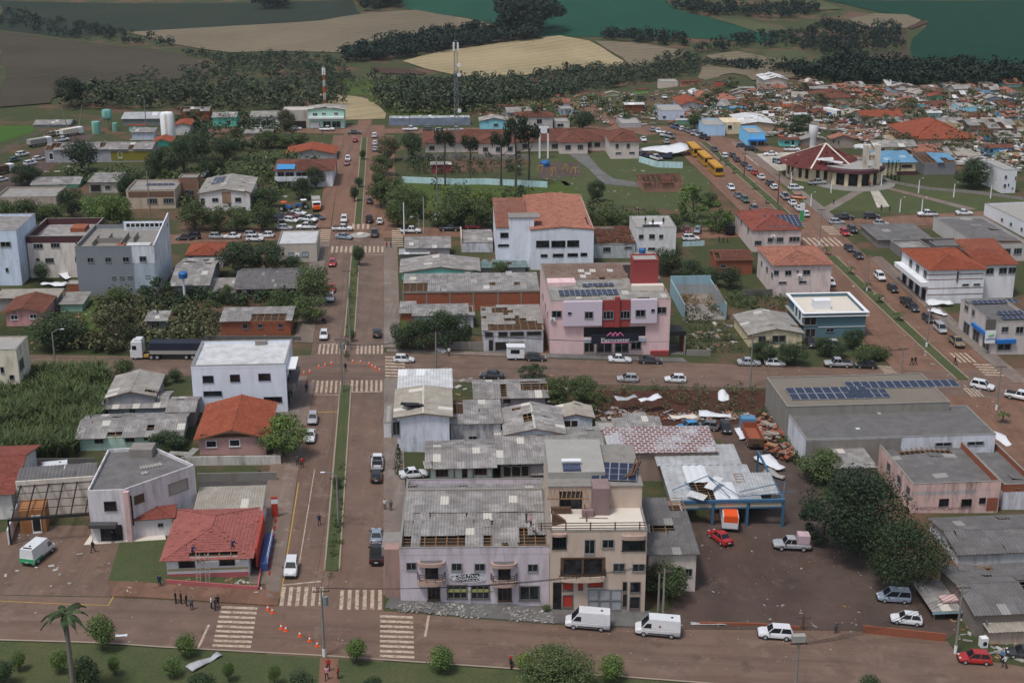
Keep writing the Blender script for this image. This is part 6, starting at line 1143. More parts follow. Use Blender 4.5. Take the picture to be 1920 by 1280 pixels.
def car_parts(kind):
    if kind in CK: return CK[kind]
    P_ = []; body = MB()
    l, w, wb, wr = dict(hatch=(3.95,1.70,2.5,.30), sedan=(4.4,1.74,2.6,.31), suv=(4.3,1.8,2.6,.35), pickup=(5.2,1.86,3.1,.38), van=(5.55,2.05,3.4,.36), minivan=(4.3,1.72,2.6,.31))[kind]
    h = l/2; hw = w/2
    if kind == 'hatch':
        loft(body, [(-h,hw*.82,.38,.82),(-h+.12,hw*.95,.22,.95),(-h*.5,hw,.20,.93),(h*.35,hw,.20,.90),(h*.78,hw*.95,.22,.80),(h-.1,hw*.86,.26,.68),(h,hw*.72,.36,.58)]); V_, L_ = cabin(body, -h+.18,-h+.55,.25,h*.48,.90,1.48,hw*.90,hw*.70)
    elif kind == 'sedan':
        loft(body, [(-h,hw*.84,.38,.88),(-h+.12,hw*.95,.22,.98),(-h*.6,hw,.20,.98),(h*.3,hw,.20,.92),(h*.78,hw*.95,.22,.82),(h-.1,hw*.86,.26,.70),(h,hw*.72,.36,.58)]); V_, L_ = cabin(body, -h*.68,-h*.36,.25,h*.42,.92,1.46,hw*.90,hw*.70)
    elif kind == 'suv':
        loft(body, [(-h,hw*.86,.45,.95),(-h+.12,hw*.96,.30,1.08),(-h*.5,hw,.28,1.05),(h*.35,hw,.28,1.02),(h*.8,hw*.95,.30,.95),(h-.08,hw*.88,.34,.82),(h,hw*.78,.44,.68)]); V_, L_ = cabin(body, -h+.12,-h+.4,.35,h*.48,1.02,1.66,hw*.90,hw*.73)
    elif kind == 'pickup':
        loft(body, [(-h,hw*.9,.5,1.05),(-h+.1,hw*.97,.42,1.10),(-.45,hw,.40,1.10),(h*.4,hw,.40,1.12),(h*.82,hw*.96,.42,1.05),(h-.08,hw*.9,.46,.92),(h,hw*.8,.55,.75)]); V_, L_ = cabin(body, -.62,-.42,.75,h*.50,1.08,1.78,hw*.90,hw*.74)
    elif kind == 'minivan':
        loft(body, [(-h,hw*.86,.38,.95),(-h+.1,hw*.96,.22,1.05),(h*.4,hw,.20,1.0),(h*.8,hw*.95,.22,.86),(h,hw*.74,.36,.60)]); V_, L_ = cabin(body, -h+.05,-h+.2,.55,h*.66,1.0,1.75,hw*.92,hw*.80)
    else:
        loft(body, [(-h,hw*.94,.42,1.15),(-h+.08,hw,.32,1.25),(h*.55,hw,.32,1.22),(h*.85,hw*.94,.34,1.08),(h-.06,hw*.86,.36,.92),(h,hw*.76,.45,.72)]); V_, L_ = cabin(body, -h+.02,-h+.10,h*.40,h*.74,1.15,2.42,hw*.99,hw*.84)
    P_.append(('body', body, 'paint', True))
    if kind == 'pickup':
        mb = MB(); mb.box((-h+.15,-hw*.86,1.0),(-.72,hw*.86,1.135)); P_.append(('cargo_bed', mb, 'black_metal', False))
    if kind == 'van':
        V2 = [list(v) for v in V_]; g = MB(); q = [V_[1],V_[2],V_[6],V_[5]]; g.poly(panes(V_, L_)[0][1]); P_.append(('windscreen', g, 'carglass', False))
        for sgn in (-1, 1):
            g = MB(); y = sgn*(hw*.985+.012); yt = sgn*(hw*.915+.012); q = [(h*.30,y,1.3),(h*.66,y,1.3),(h*.50,yt,1.88),(h*.30,yt,1.9)]; g.poly(q if sgn < 0 else q[::-1]); P_.append(('side_window', g, 'carglass', False))
            g = MB(); g.box((-h*.55,min(sgn*hw,sgn*(hw+.03)),.52),(h*.45,max(sgn*hw,sgn*(hw+.03)),.66)); P_.append(('side_strip', g, 'rubber', False))
        g = MB(); g.tube((-h*.6,0,2.42),(-h*.6,0,2.50),.16,.14,10); P_.append(('roof_vent', g, 'rubber', False))
    else:
        for nm, q in panes(V_, L_): g = MB(); g.poly(q); P_.append((nm, g, 'carglass', False))
    zl = {'van':.85,'pickup':.88,'suv':.82}.get(kind,.66)
    for s in (-1, 1):
        for x in (wb/2, -wb/2):
            mb = MB(); mb.tube((x, s*(hw-.20), wr), (x, s*(hw+.015), wr), wr, wr, 14); P_.append(('wheel', mb, 'rubber', False)); r_ = MB(); r_.tube((x, s*(hw+.012), wr), (x, s*(hw+.028), wr), wr*.6, wr*.55, 10); P_.append(('>rim', r_, 'rim', False))
        mb = MB(); mb.box((h-.22, s*hw*.50-.14, zl-.09), (h-.02, s*hw*.50+.14, zl+.07)); P_.append(('headlight', mb, 'lamp_clear', False))
        mb = MB(); mb.box((-h-.012, s*hw*.72-.12, zl-.05), (-h+.16, s*hw*.72+.12, zl+.22)); P_.append(('tail_light', mb, 'lamp_red', False))
        if kind != 'van': mb = MB(); mb.box((h*.36, s*(hw*.95), 1.0 if kind in ('suv','pickup') else .88), (h*.42, s*(hw+.16), 1.14 if kind in ('suv','pickup') else 1.0)) if s > 0 else mb.box((h*.36, -(hw+.16), 1.0 if kind in ('suv','pickup') else .88), (h*.42, -hw*.95, 1.14 if kind in ('suv','pickup') else 1.0)); P_.append(('mirror', mb, 'rubber', False))
    for x, x2 in ((h-.06, h+.05), (-h-.05, -h+.06)):
        mb = MB(); mb.box((x, -hw*.74, .26 if kind in ('hatch','sedan','minivan') else .36), (x2, hw*.74, .46 if kind in ('hatch','sedan','minivan') else .56)); P_.append(('bumper', mb, 'rubber', False))
    mb = MB(); mb.box((-h-.065, -.22, .58), (-h-.0, .22, .70)); P_.append(('number_plate', mb, 'plate', False))
    res = [(n_, m_.mesh('car_' + n_.strip('>'), mt, sm), mt) for n_, m_, mt, sm in P_]
    j = MB(); ml = []
    for n_, m_, mt, sm in P_:
        if n_ in ('mirror',): continue
        if mt not in ml: ml.append(mt)
        o_ = len(j.v); j.v += m_.v; j.f += [tuple(o_+k for k in f) for f in m_.f]; j.mi += [ml.index(mt)]*len(m_.f)
    CK[kind] = (res, j.mesh('car_' + kind, ml)); return CK[kind]
def frame_at(p, hdg):
    nz = normal(p.x, p.y); fx = Vector((math.cos(R(hdg)), math.sin(R(hdg)), 0)); fx = (fx - nz*fx.dot(nz)).normalized(); fy = nz.cross(fx)
    M = Matrix((fx, fy, nz)).transposed().to_4x4(); M.translation = p; return M
CC = dict(white=(.68,.69,.71), silver=(.36,.37,.39), black=(.012,.013,.016), dark=(.03,.033,.04), grey=(.12,.125,.135), red=(.38,.018,.018), blue=(.06,.11,.22), gold=(.22,.17,.10), maroon=(.14,.02,.03), pink=(.25,.10,.13), green=(.03,.10,.07), orange=(.5,.13,.03), cyan=(.03,.25,.50), yellow=(.62,.33,.03), steel=(.22,.27,.34))
KN = dict(hatch='hatchback', sedan='sedan', suv='sport utility car', pickup='pickup truck', van='cargo van', minivan='estate car')
def car(kind, col, x, y, hdg, label, group=None, full=True, lift=.7, dz=.035, scale=1.0):
    p = at(x, y, lift); p.z = T(p.x, p.y) + dz
    parts, joined = car_parts(kind); cat = {'van':'van','pickup':'pickup'}.get(kind, 'car'); nm = {'van':'cargo_van','pickup':'pickup_truck'}.get(kind, 'parked_car')
    M = frame_at(p, hdg)
    if not full:
        o = link(nm, joined, None, color=CC[col]); o.matrix_world = M; tag(o, label, cat, group); return o
    root = empty(nm, (0,0,0)); root.matrix_world = M; tag(root, label, cat, group); last = None
    for n_, me, mt in parts:
        if n_[0] == '>': link(n_[1:], me, last)
        else: last = link(n_, me, root, color=CC[col] if mt == 'paint' else None)
    return root
AV, AVB = 94.8, 274.8
# near cars
v1 = car('van','white',1101,1166,176,'white cargo van parked before the brown building, the left of two vans'); v2 = car('van','white',1232,1179,176,'white cargo van with a small red mark, the right of two vans')
mb = MB(); mb.box((-.12,-1.045,1.55),(.12,-1.03,1.75)); 
link('red_mark', mb.mesh('red_mark','lamp_red'), v2, (-.2,-.0,0), math.pi)
near = [('suv','white',1453,1185,177,'white sport utility car on the front street beside the mud yard'),('hatch','white',1699,1158,173,'small white hatchback behind the low orange wall'),('minivan','steel',1675,1117,178,'grey-blue estate car under the dark trees in the mud yard'),('hatch','red',1827,1231,177,'red hatchback at the lower right kerb'),('sedan','red',1350,1005,118,'bright red sedan before the workshop canopy'),('hatch','dark',1918,1222,170,'dark car cut by the right edge'),
('suv','white',545,1063,AVB,'white sport utility car waiting at the front crossing'),('sedan','steel',705,1003,AV,'silver-blue sedan parked beside the lilac block'),('pickup','black',705,1037,AV,'black pickup parked behind the silver-blue sedan'),('pickup','white',707,865,AV,'white pickup parked on the avenue near the white hall'),('hatch','black',705,890,AV,'black hatchback parked behind the white pickup on the avenue'),('sedan','white',775,886,18,'white sedan in the yard behind the lilac block'),('sedan','white',581,816,AVB,'white and green patrol sedan below the middle street'),('hatch','silver',586,783,AVB,'silver hatchback ahead of the white and green patrol sedan'),
('hatch','black',707,623,AV,'black hatchback driving up the avenue'),('hatch','white',607,627,AVB,'white hatchback parked before the brown brick house'),('hatch','white',619,557,AVB,'white hatchback parked by the bushes behind a red car'),('hatch','red',621,540,AVB,'red hatchback parked directly above a white hatchback'),('hatch','red',623,492,AVB,'red hatchback parked alone below the upper crossing'),
('hatch','white',757,672,2,'white hatchback crossing the middle street intersection'),('hatch','dark',1004,669,0,'dark hatchback behind the white food trailer'),('sedan','white',1162,672,0,'white sedan before the salmon shop building'),('sedan','dark',1219,674,0,'dark sedan at the right end of the salmon shop'),('sedan','silver',1404,678,0,'silver sedan before the cream bungalow'),('hatch','white',1453,679,2,'white hatchback right of the silver sedan by the cream bungalow'),('pickup','silver',1571,681,180,'silver pickup on the middle street before the teal house'),('hatch','black',1623,683,178,'black hatchback near the second avenue crossing'),('hatch','silver',1177,708,180,'silver hatchback above the red soil bank'),('hatch','white',1266,709,180,'white hatchback above the red soil bank'),('sedan','dark',922,702,175,'dark sedan behind the mauve house'),('minivan','silver',1563,646,0,'silver estate car in the garden of the teal house'),('hatch','dark',1520,642,275,'dark car in the driveway beside the teal house'),('hatch','white',1557,528,275,'white car beside the orange-roofed beige house'),('suv','white',1842,722,-28,'white small van parked at the right end of the middle street'),('pickup','white',1912,742,-30,'white pickup cut by the right edge on the second avenue'),('hatch','black',1360,800,272,'black hatchback in the scrap yard'),('hatch','cyan',1290,798,200,'light blue wreck behind the rust-streaked shed'),('hatch','grey',1325,797,170,'grey wreck beside the light blue wreck')]
for k, c_, x, y, hd, lbl in near: car(k, c_, x, y, hd, lbl)
pk = car('pickup','silver',1484,1020,180,'silver double-cab pickup carrying a pink box in the mud yard')
o = MB(); o.box((-2.3,-.8,0),(-.7,.8,1.25)); q = o.build('box', mat('box_pink',(.55,.40,.45),.8,.1) and 'box_pink'); q.matrix_world = pk.matrix_world @ Matrix.Translation((0,0,1.14)); tag(q, 'tall pink box standing in the silver pickup bed', 'box')
a2h = 95.2
rowA = [(1650,518,'white','suv'),(1674,540,'black','hatch'),(1700,566,'black','pickup'),(1712,575,'dark','sedan'),(1740,596,'dark','hatch'),(1763,615,'silver','minivan'),(1793,640,'gold','pickup'),(1592,464,'dark','sedan'),(1609,478,'dark','hatch'),(1584,435,'red','hatch'),(1598,430,'dark','suv')]
for i, (x, y, c_, k) in enumerate(rowA): car(k, c_, x, y, a2h + 180, '%s %s parked right of the second avenue, %s from the square' % (c_, KN[k], ordn({1584:0,1598:1,1592:2,1609:3}.get(x, i+4 if i < 7 else i))), 'cars on the second avenue', full=True)
rowB = [(1358,292,'white','suv'),(1373,290,'dark','hatch'),(1381,298,'dark','sedan'),(1395,307,'dark','hatch'),(1405,315,'steel','sedan'),(1415,323,'red','sedan'),(1427,331,'white','sedan'),(1443,343,'dark','suv'),(1451,350,'white','hatch'),(1472,368,'silver','pickup'),(1486,380,'white','sedan'),(1498,390,'white','sedan'),(1510,400,'white','hatch')]
for i, (x, y, c_, k) in enumerate(rowB): car(k, c_, x, y, a2h, '%s %s beside the church square, %s from the far end' % (c_, KN[k], ordn(i)), 'cars parked along the church square', full=False)
rowC = [(1371,351,'white','hatch'),(1384,366,'grey','sedan'),(1397,374,'green','suv'),(1414,391,'grey','pickup'),(1340,280,'dark','hatch')]
for i, (x, y, c_, k) in enumerate(rowC): car(k, c_, x, y, a2h+180, '%s %s on the park side near the buses, %s in line' % (c_, KN[k], ordn(i)), 'cars by the park', full=False)
misc = [('sedan','white',1445,288,180,'white sedan on the pale plaza left of the church'),('hatch','steel',1458,302,290,'steel-grey hatchback on the pale plaza'),('pickup','silver',1532,342,10,'long silver pickup on the church lawn'),('suv','white',1492,352,8,'white sport utility car on the church lawn'),('hatch','orange',1498,369,-20,'orange-red hatchback on the church lawn'),('hatch','silver',1569,415,5,'silver hatchback crossing at the square corner'),('pickup','dark',1582,407,0,'dark pickup behind the silver hatchback at the square corner'),('suv','black',1634,405,2,'black sport utility car below the plaza steps'),('hatch','dark',1392,273,0,'dark hatchback before the bright blue corner shop'),('suv','black',1408,279,0,'black sport utility car before the bright blue corner shop'),('pickup','white',1485,280,0,'white pickup behind the church roof'),('hatch','maroon',1288,431,270,'maroon hatchback on the upper street near the park'),('hatch','steel',1308,431,255,'blue-grey hatchback on the upper street near the park'),('suv','white',1295,446,5,'white sport utility car by the blue wall on the upper street'),('pickup','white',1739,401,180,'white pickup behind the long grey hall'),('sedan','white',1808,398,0,'white sedan behind the large white hall'),('hatch','silver',1652,418,-10,'silver hatchback at the shop row corner'),
('suv','white',645,411,AVB,'white sport utility car stopped at the upper avenue crossing'),('hatch','white',712,414,AV,'white hatchback going up the avenue at the upper crossing'),('pickup','black',692,411,AV,'black pickup beside the white hatchback at the upper crossing'),('pickup','white',642,428,0,'white pickup crossing the avenue at the upper street'),('sedan','steel',645,443,-18,'steel-blue sedan turning at the small roundabout'),('pickup','grey',702,437,AV,'grey pickup beyond the small roundabout'),('hatch','dark',693,376,AV,'dark car on the right carriageway above the upper street'),('hatch','red',666,262,AV,'red hatchback at the far end of the avenue'),('hatch','white',652,297,AVB,'white hatchback on the far left carriageway'),('hatch','pink',650,305,AVB,'mauve hatchback just below the far white hatchback'),('sedan','black',665,248,0,'black sedan crossing the far end of the avenue'),('suv','white',702,254,AV,'white sport utility car topmost on the right carriageway'),('hatch','white',703,268,AV,'white hatchback second from the top on the right carriageway'),('hatch','silver',703,279,AV,'silver hatchback third from the top on the right carriageway'),('pickup','white',770,432,0,'white pickup on the upper street beside the park'),('pickup','dark',843,428,0,'dark pickup on the upper street beside the park'),('suv','red',887,424,0,'red sport utility car on the upper street beside the park'),
('pickup','white',480,241,0,'white pickup before the far white house'),('hatch','white',555,240,0,'white hatchback left of the mint green building'),('pickup','white',613,242,0,'white pickup before the mint green building'),('pickup','white',769,242,0,'white pickup left end before the plastic-covered hall'),('suv','black',805,243,0,'black car before the plastic-covered hall'),('hatch','silver',826,244,0,'silver hatchback before the plastic-covered hall'),('pickup','silver',855,243,0,'silver pickup right end before the plastic-covered hall')]
for k, c_, x, y, hd, lbl in misc: car(k, c_, x, y, hd, lbl, full=y > 400)
lot = [('sedan','white',560,398),('hatch','white',546,412),('sedan','dark',527,405),('suv','black',517,412),('sedan','maroon',547,403),('pickup','white',578,411),('sedan','dark',594,407),('hatch','silver',534,426),('pickup','white',575,425),('suv','white',478,447),('hatch','white',499,440),('hatch','silver',472,439),('sedan','white',435,442),('hatch','silver',407,442),('suv','black',360,443),('hatch','steel',483,412),('hatch','dark',345,445)]
for i, (k, c_, x, y) in enumerate(lot): car(k, c_, x, y, -22 if y < 420 else (0 if i % 2 else 180), '%s %s in the crowded tractor lot, %s from the avenue' % (c_, KN[k], ordn(sorted(lot, key=lambda t: -t[2]).index(lot[i]))), 'cars in the crowded lot', full=True)
fl = [('suv','white',42,289),('hatch','green',27,299),('hatch','white',72,297),('suv','white',57,306),('pickup','gold',95,253),('suv','white',112,250),('pickup','white',116,262),('hatch','white',3,336)]
for i, (k, c_, x, y) in enumerate(fl): car(k, c_, x, y, 55, '%s %s on the dirt road at the left, %s from the far end' % (c_, KN[k], ordn(sorted(fl, key=lambda t: t[3]).index(fl[i]))), 'cars on the left dirt road', full=False)
far = [('R',1335,555,'steel'),('R',1405,570,'white'),('R',1475,610,'white'),('R',1530,630,'silver'),('R',1665,545,'white'),('R',1745,570,'grey'),('R',1815,595,'silver'),('R',1880,620,'steel'),('R',1495,690,'silver'),('R',1240,665,'white'),('R',1210,825,'white'),('R',1380,875,'white'),('R',570,215,'white'),('R',650,203,'red'),('R',720,240,'white'),('R',755,258,'silver'),('R',825,270,'dark'),('R',872,335,'silver'),('R',1012,405,'white'),('R',1215,210,'dark'),('R',1340,205,'dark'),('R',1475,190,'white'),('R',568,285,'white'),('R',1603,530,'blue'),('S',1620,500,'white'),('S',1770,490,'dark'),('S',1820,520,'red'),('S',1905,535,'blue'),('S',1375,298,'maroon'),('S',1412,312,'dark'),('S',1455,345,'white'),('S',1590,400,'silver'),('S',983,170,'dark'),('S',903,160,'steel'),('S',850,155,'steel'),('S',950,235,'white'),('S',1100,245,'white'),('S',57,625,'grey'),('S',135,650,'silver'),('S',240,705,'dark'),('S',195,680,'white')]
for i, (rg, x, y, c_) in enumerate(far):
    k = ('hatch','sedan','suv','pickup')[i % 4]; xx, yy = px(rg, x, y); car(k, c_, xx, yy, (95, 275, 60, 120)[i % 4] if rg == 'R' else (120, 300, 95)[i % 3], '%s %s among the far cars, %s from the left' % (c_, KN[k], ordn(sorted(range(len(far)), key=lambda q: px(*far[q][:3])[0]).index(i))), 'far cars in the battered quarter', full=False)
# --- ambulance, service vans, trailer, lorry, buses, tractors, trucks
mat('amb_green', (.05,.34,.16), .4, .1)
a = car('van','white',72,1036,76,'white and green ambulance with its doors open in the left yard'); 
for q in (((-2.82,-.98,.40),(-2.70,.98,1.15)),): mb = MB(); mb.box(*q); mb.build('green_back', 'amb_green', a)
for s in (-1, 1): mb = MB(); mb.box((-2.6,min(s*1.02,s*1.045),.45),(-.6,max(s*1.02,s*1.045),.95)); mb.build('green_side', 'amb_green', a)
mb = MB(); mb.box((-2.4,-.6,2.42),(-2.2,.6,2.5)); mb.build('light_bar', 'rubber', a)
a = car('van','white',93,889,195,'white service van with a red beacon behind the health centre canopy'); mb = MB(); mb.box((.9,-.3,2.4),(1.2,.3,2.6)); mb.build('beacon', 'lamp_red', a); car('van','white',156,893,15,'white van half hidden behind the health centre canopy')
def boxwheel(root, x, y, r, w=.28):
    mb = MB(); mb.tube((x,y-w/2,r),(x,y+w/2,r),r,r,14); o = mb.build('wheel','rubber',root); mb = MB(); s = 1 if y > 0 else -1; mb.tube((x,y+s*w/2,r),(x,y+s*(w/2+.02),r),r*.55,r*.5,10); mb.build('rim','rim',o)
def veh(name, label, cat, x, y, hdg, lift=1.2, group=None):
    p = at(x, y, lift); p.z = T(p.x, p.y)+.04; r = empty(name, (0,0,0)); r.matrix_world = frame_at(p, hdg); return tag(r, label, cat, group)
def part(root, name, mt, *boxes, color=None):
    mb = MB()
    for q in boxes: mb.box(*q)
    o = mb.build(name, mt, root)
    if color: o.color = (*color, 1)
    return o
r = veh('lorry', 'white cab lorry with dark tarpaulin-covered trailer on the middle street', 'lorry', 316, 660, 180); part(r,'cab','paint',((4.6,-1.22,1.0),(6.6,1.22,3.5)),color=CC['white']); part(r,'cab_nose','paint',((6.6,-1.2,.5),(6.85,1.2,1.9)),((4.6,-1.22,.5),(6.6,1.22,1.0)),color=CC['white']); part(r,'windscreen','carglass',((6.601,-1.05,1.95),(6.64,1.05,2.95))); part(r,'side_window','carglass',((5.6,1.22,2.0),(6.4,1.235,2.8))); part(r,'side_window','carglass',((5.6,-1.235,2.0),(6.4,-1.22,2.8))); part(r,'air_deflector','paint',((4.7,-1.0,3.5),(6.0,1.0,3.9)),color=CC['white']); part(r,'chassis','black_metal',((-6.6,-.5,.8),(5.5,.5,1.1))); mat('tarp_navy',(.022,.026,.045),.6,.2); part(r,'tarpaulin','tarp_navy',((-6.6,-1.25,1.9),(3.2,1.25,3.3))); part(r,'trailer_side','slab',((-6.6,-1.24,1.15),(3.2,1.24,1.89))); part(r,'fuel_tank','yellow_paint',((3.5,-1.1,.5),(4.4,1.1,1.0)))
for x in (5.9, 3.0, 1.9, -3.5, -4.7, -5.9):
    for s in (-1, 1): boxwheel(r, x, s*1.05, .5)
r = veh('food_trailer', 'white food trailer with a serving hatch parked on the middle street', 'trailer', 966, 662, 5); part(r,'body','white_paint',((-1.6,-1.0,.5),(1.6,1.0,2.6))); part(r,'roof','white_sheet',((-1.75,-1.1,2.6),(1.75,1.1,2.75))); part(r,'serving_hatch','glass',((-1.0,-1.02,1.4),(.7,-1.0,2.2))); part(r,'tow_bar','black_metal',((1.6,-.06,.5),(2.6,.06,.6)))
for s in (-1, 1): boxwheel(r, 0, s*.9, .3)
mat('bus_yellow', (.55,.28,.025), .45, .12)
for i, (x, y) in enumerate(((1301,281),(1321,298),(1341,316))):
    r = veh('school_bus', ('farthest','middle','nearest')[i]+' of three yellow school buses on the second avenue', 'bus', x, y, a2h+180, 1.5, 'yellow school buses'); part(r,'body','bus_yellow',((-5.2,-1.25,.45),(5.2,1.25,1.6)),((-5.2,-1.25,2.55),(5.2,1.25,3.0)),((-5.2,-1.2,1.6),(5.15,1.2,2.55))); part(r,'roof','bus_yellow',((-5.1,-1.15,3.0),(5.1,1.15,3.12))); part(r,'windscreen','carglass',((5.2,-1.1,1.45),(5.24,1.1,2.65)))
    for s in (-1, 1):
        for k in range(6): part(r,'side_window','carglass',((-4.8+k*1.55,min(s*1.2,s*1.255),1.7),(-3.5+k*1.55,max(s*1.2,s*1.255),2.45)))
        part(r,'black_stripe','black_metal',((-5.1,min(s*1.25,s*1.262),1.15),(5.1,max(s*1.25,s*1.262),1.35)))
        for xx in (3.2,-2.9): boxwheel(r, xx, s*1.1, .48)
    for k in (-2.5, 1.5): part(r,'roof_hatch','yellow_paint',((k,-.4,3.12),(k+.8,.4,3.2)))
r = veh('minibus', 'white and blue minibus on the far dirt road', 'bus', 1560, 212, 300, 1.4); part(r,'body','white_paint',((-3.6,-1.1,.5),(3.6,1.1,2.9))); part(r,'windscreen','carglass',((3.6,-.95,1.5),(3.64,.95,2.6))); part(r,'blue_side','sign_blue',((-3.4,-1.12,.9),(1,-1.1,1.7)));
for s in (-1,1):
    for xx in (2.2,-2.2): boxwheel(r, xx, s*.95, .42)
for x, y, hd, c_, lbl in ((535,389,-15,'cyan','blue farm tractor with orange canopy in the crowded lot'),(567,385,200,'cyan','blue farm tractor without canopy in the crowded lot')):
    r = veh('tractor', lbl, 'tractor', x, y, hd, 1.0); part(r,'bonnet','tank_blue',((.2,-.4,.9),(1.9,.4,1.5))); part(r,'seat_deck','black_metal',((-1.0,-.6,.8),(.2,.6,1.2))); part(r,'canopy','orange' if 'orange' in lbl else 'white_paint',((-1.1,-.8,2.4),(.4,.8,2.5))); part(r,'canopy_post','black_metal',((-1.0,-.7,1.2),(-.92,-.62,2.4)),((-1.0,.62,1.2),(-.92,.7,2.4)))
    for s in (-1, 1): boxwheel(r, -.7, s*.85, .75, .4); boxwheel(r, 1.4, s*.75, .42)
r = veh('army_truck', 'canvas-topped truck with orange nose beside the tractors', 'truck', 593, 384, 280, 1.3); part(r,'canvas','slab',((-3.4,-1.15,1.2),(.6,1.15,3.0))); part(r,'cab','white_paint',((.7,-1.1,.9),(2.2,1.1,2.4))); part(r,'bonnet','orange',((2.2,-.9,.8),(3.5,.9,1.6))); part(r,'windscreen','carglass',((2.2,-.9,1.65),(2.23,.9,2.3)));
for s in (-1,1):
    for xx in (2.6,-1.4,-2.6): boxwheel(r, xx, s*.95, .48)
for x, y, hd, c_, lbl in ((74,266,50,'slab','grey tank truck on the left dirt road'),(134,247,50,'slab_cream','cream tipper truck at the top of the left dirt road'),(2,318,55,'wood_dark','brown lorry cut by the left edge on the dirt road'),(1363,425,95,'black_metal','dark lorry parked by the park corner')):
    r = veh('truck', lbl, 'truck', x, y, hd, 1.4); part(r,'cab','white_paint' if c_ != 'black_metal' else 'black_metal',((2.2,-1.1,.6),(4.0,1.1,2.6))); part(r,'windscreen','carglass',((4.0,-1.0,1.5),(4.03,1.0,2.4))); part(r,'load_box',c_,((-4.0,-1.15,1.0),(2.0,1.15,2.6))); part(r,'chassis','black_metal',((-4.0,-.5,.6),(3,.5,1.0)))
    for s in (-1,1):
        for xx in (3.0,-1.6,-2.8): boxwheel(r, xx, s*.95, .48)
r = veh('fire_truck', 'white and orange truck under the workshop canopy, seen from behind', 'truck', 1366, 966, 86, 1.3); part(r,'body','white_paint',((-3,-1.1,.6),(3,1.1,2.5))); part(r,'orange_back','orange',((-3.04,-1.0,1.6),(-3.0,1.0,2.5))); part(r,'white_back','white_sheet',((-3.04,-1.0,.7),(-3.0,1.0,1.5))); part(r,'orange_roof','orange',((-3,-1.0,2.5),(2,1.0,2.62)))
for s in (-1,1):
    for xx in (2,-1.9): boxwheel(r, xx, s*.95, .45)
mat('dump_orange',(.30,.09,.05),.7,.25,1.5); mat('dump_blue',(.10,.24,.40),.6,.2)
r = veh('dump_truck', 'old dump truck with blue cab roof and rusty orange bed in the scrap yard', 'truck', 1408, 812, 92, 1.2); part(r,'cab','dump_blue',((2.4,-1.2,.8),(4.2,1.2,2.7))); part(r,'bed','dump_orange',((-4,-1.25,1.1),(2.2,1.25,1.3)),((-4,-1.25,1.3),(2.2,-1.15,2.1)),((-4,1.15,1.3),(2.2,1.25,2.1)),((2.1,-1.15,1.3),(2.2,1.15,2.3))); part(r,'chassis','black_metal',((-4.3,-.6,.5),(3.5,.6,1.1))); part(r,'tailgate','wood_dark',((-4.3,-1.25,.6),(-4.05,1.25,2.0)))
for s in (-1,1):
    for xx in (3.1,-1.8,-3.0): boxwheel(r, xx, s*1.0, .5)
def moto(x, y, hd, lbl):
    r = veh('motorcycle', lbl, 'motorcycle', x, y, hd, .5); part(r,'frame','black_metal',((-.5,-.12,.4),(.5,.12,.75))); part(r,'tank','lamp_red',((.0,-.16,.72),(.45,.16,.92))); part(r,'seat','rubber',((-.65,-.15,.75),(.0,.15,.86))); part(r,'handlebar','grey_metal',((.45,-.38,1.0),(.52,.38,1.06)),((.46,-.04,.5),(.52,.04,1.0)))
    for xx in (-.68,.68): boxwheel(r, xx, 0, .31, .12)
moto(957,1240,95,'dark motorcycle on the front street beside the big bush')
moto(607,601,120,'motorcycle parked near the brown brick house'); moto(596,448,90,'motorcycle at the beige garage corner')
# ================================================================== vegetation
b = NB('leaf'); oi = b.node('ShaderNodeObjectInfo'); g = b.node('ShaderNodeNewGeometry')
v = b.ramp(g.outputs['Random Per Island'], [(0, .5), (.5, 1.0), (1, 1.75)]); c = b.mix(1, oi.outputs['Color'], v, 'MULTIPLY')
c = b.mix(b.ramp(b.noise(.35, 4), [(.4, 0), (.7, .5)]), c, b.mix(1, c, (1.5, 1.3, .8), 'MULTIPLY')); MATS['leaf'] = b.out(c, .7, .15)
LG = dict(dark=(.034,.054,.026), mid=(.060,.084,.034), bright=(.078,.122,.036), olive=(.076,.084,.044), deep=(.020,.034,.019), lime=(.105,.14,.04), wood=(.036,.052,.032), lit=(.095,.110,.055), far=(.014,.026,.019), scrub=(.052,.064,.038))
vr = random.Random(77)
def card(mb, p, nrm, s, asp=.62):
    t = nrm.orthogonal().normalized(); t.rotate(Matrix.Rotation(vr.uniform(0, 6.28), 3, nrm)); u = nrm.cross(t)
    a, c_ = t*s, u*s*asp; mb.v += [tuple(p-a), tuple(p+c_), tuple(p+a), tuple(p-c_)]; i = len(mb.v); mb.f.append((i-4, i-3, i-2, i-1)); mb.mi.append(0)
def rdir():
    z = vr.uniform(-1, 1); a = vr.uniform(0, 6.2832); r = math.sqrt(1-z*z); return Vector((r*math.cos(a), r*math.sin(a), z))
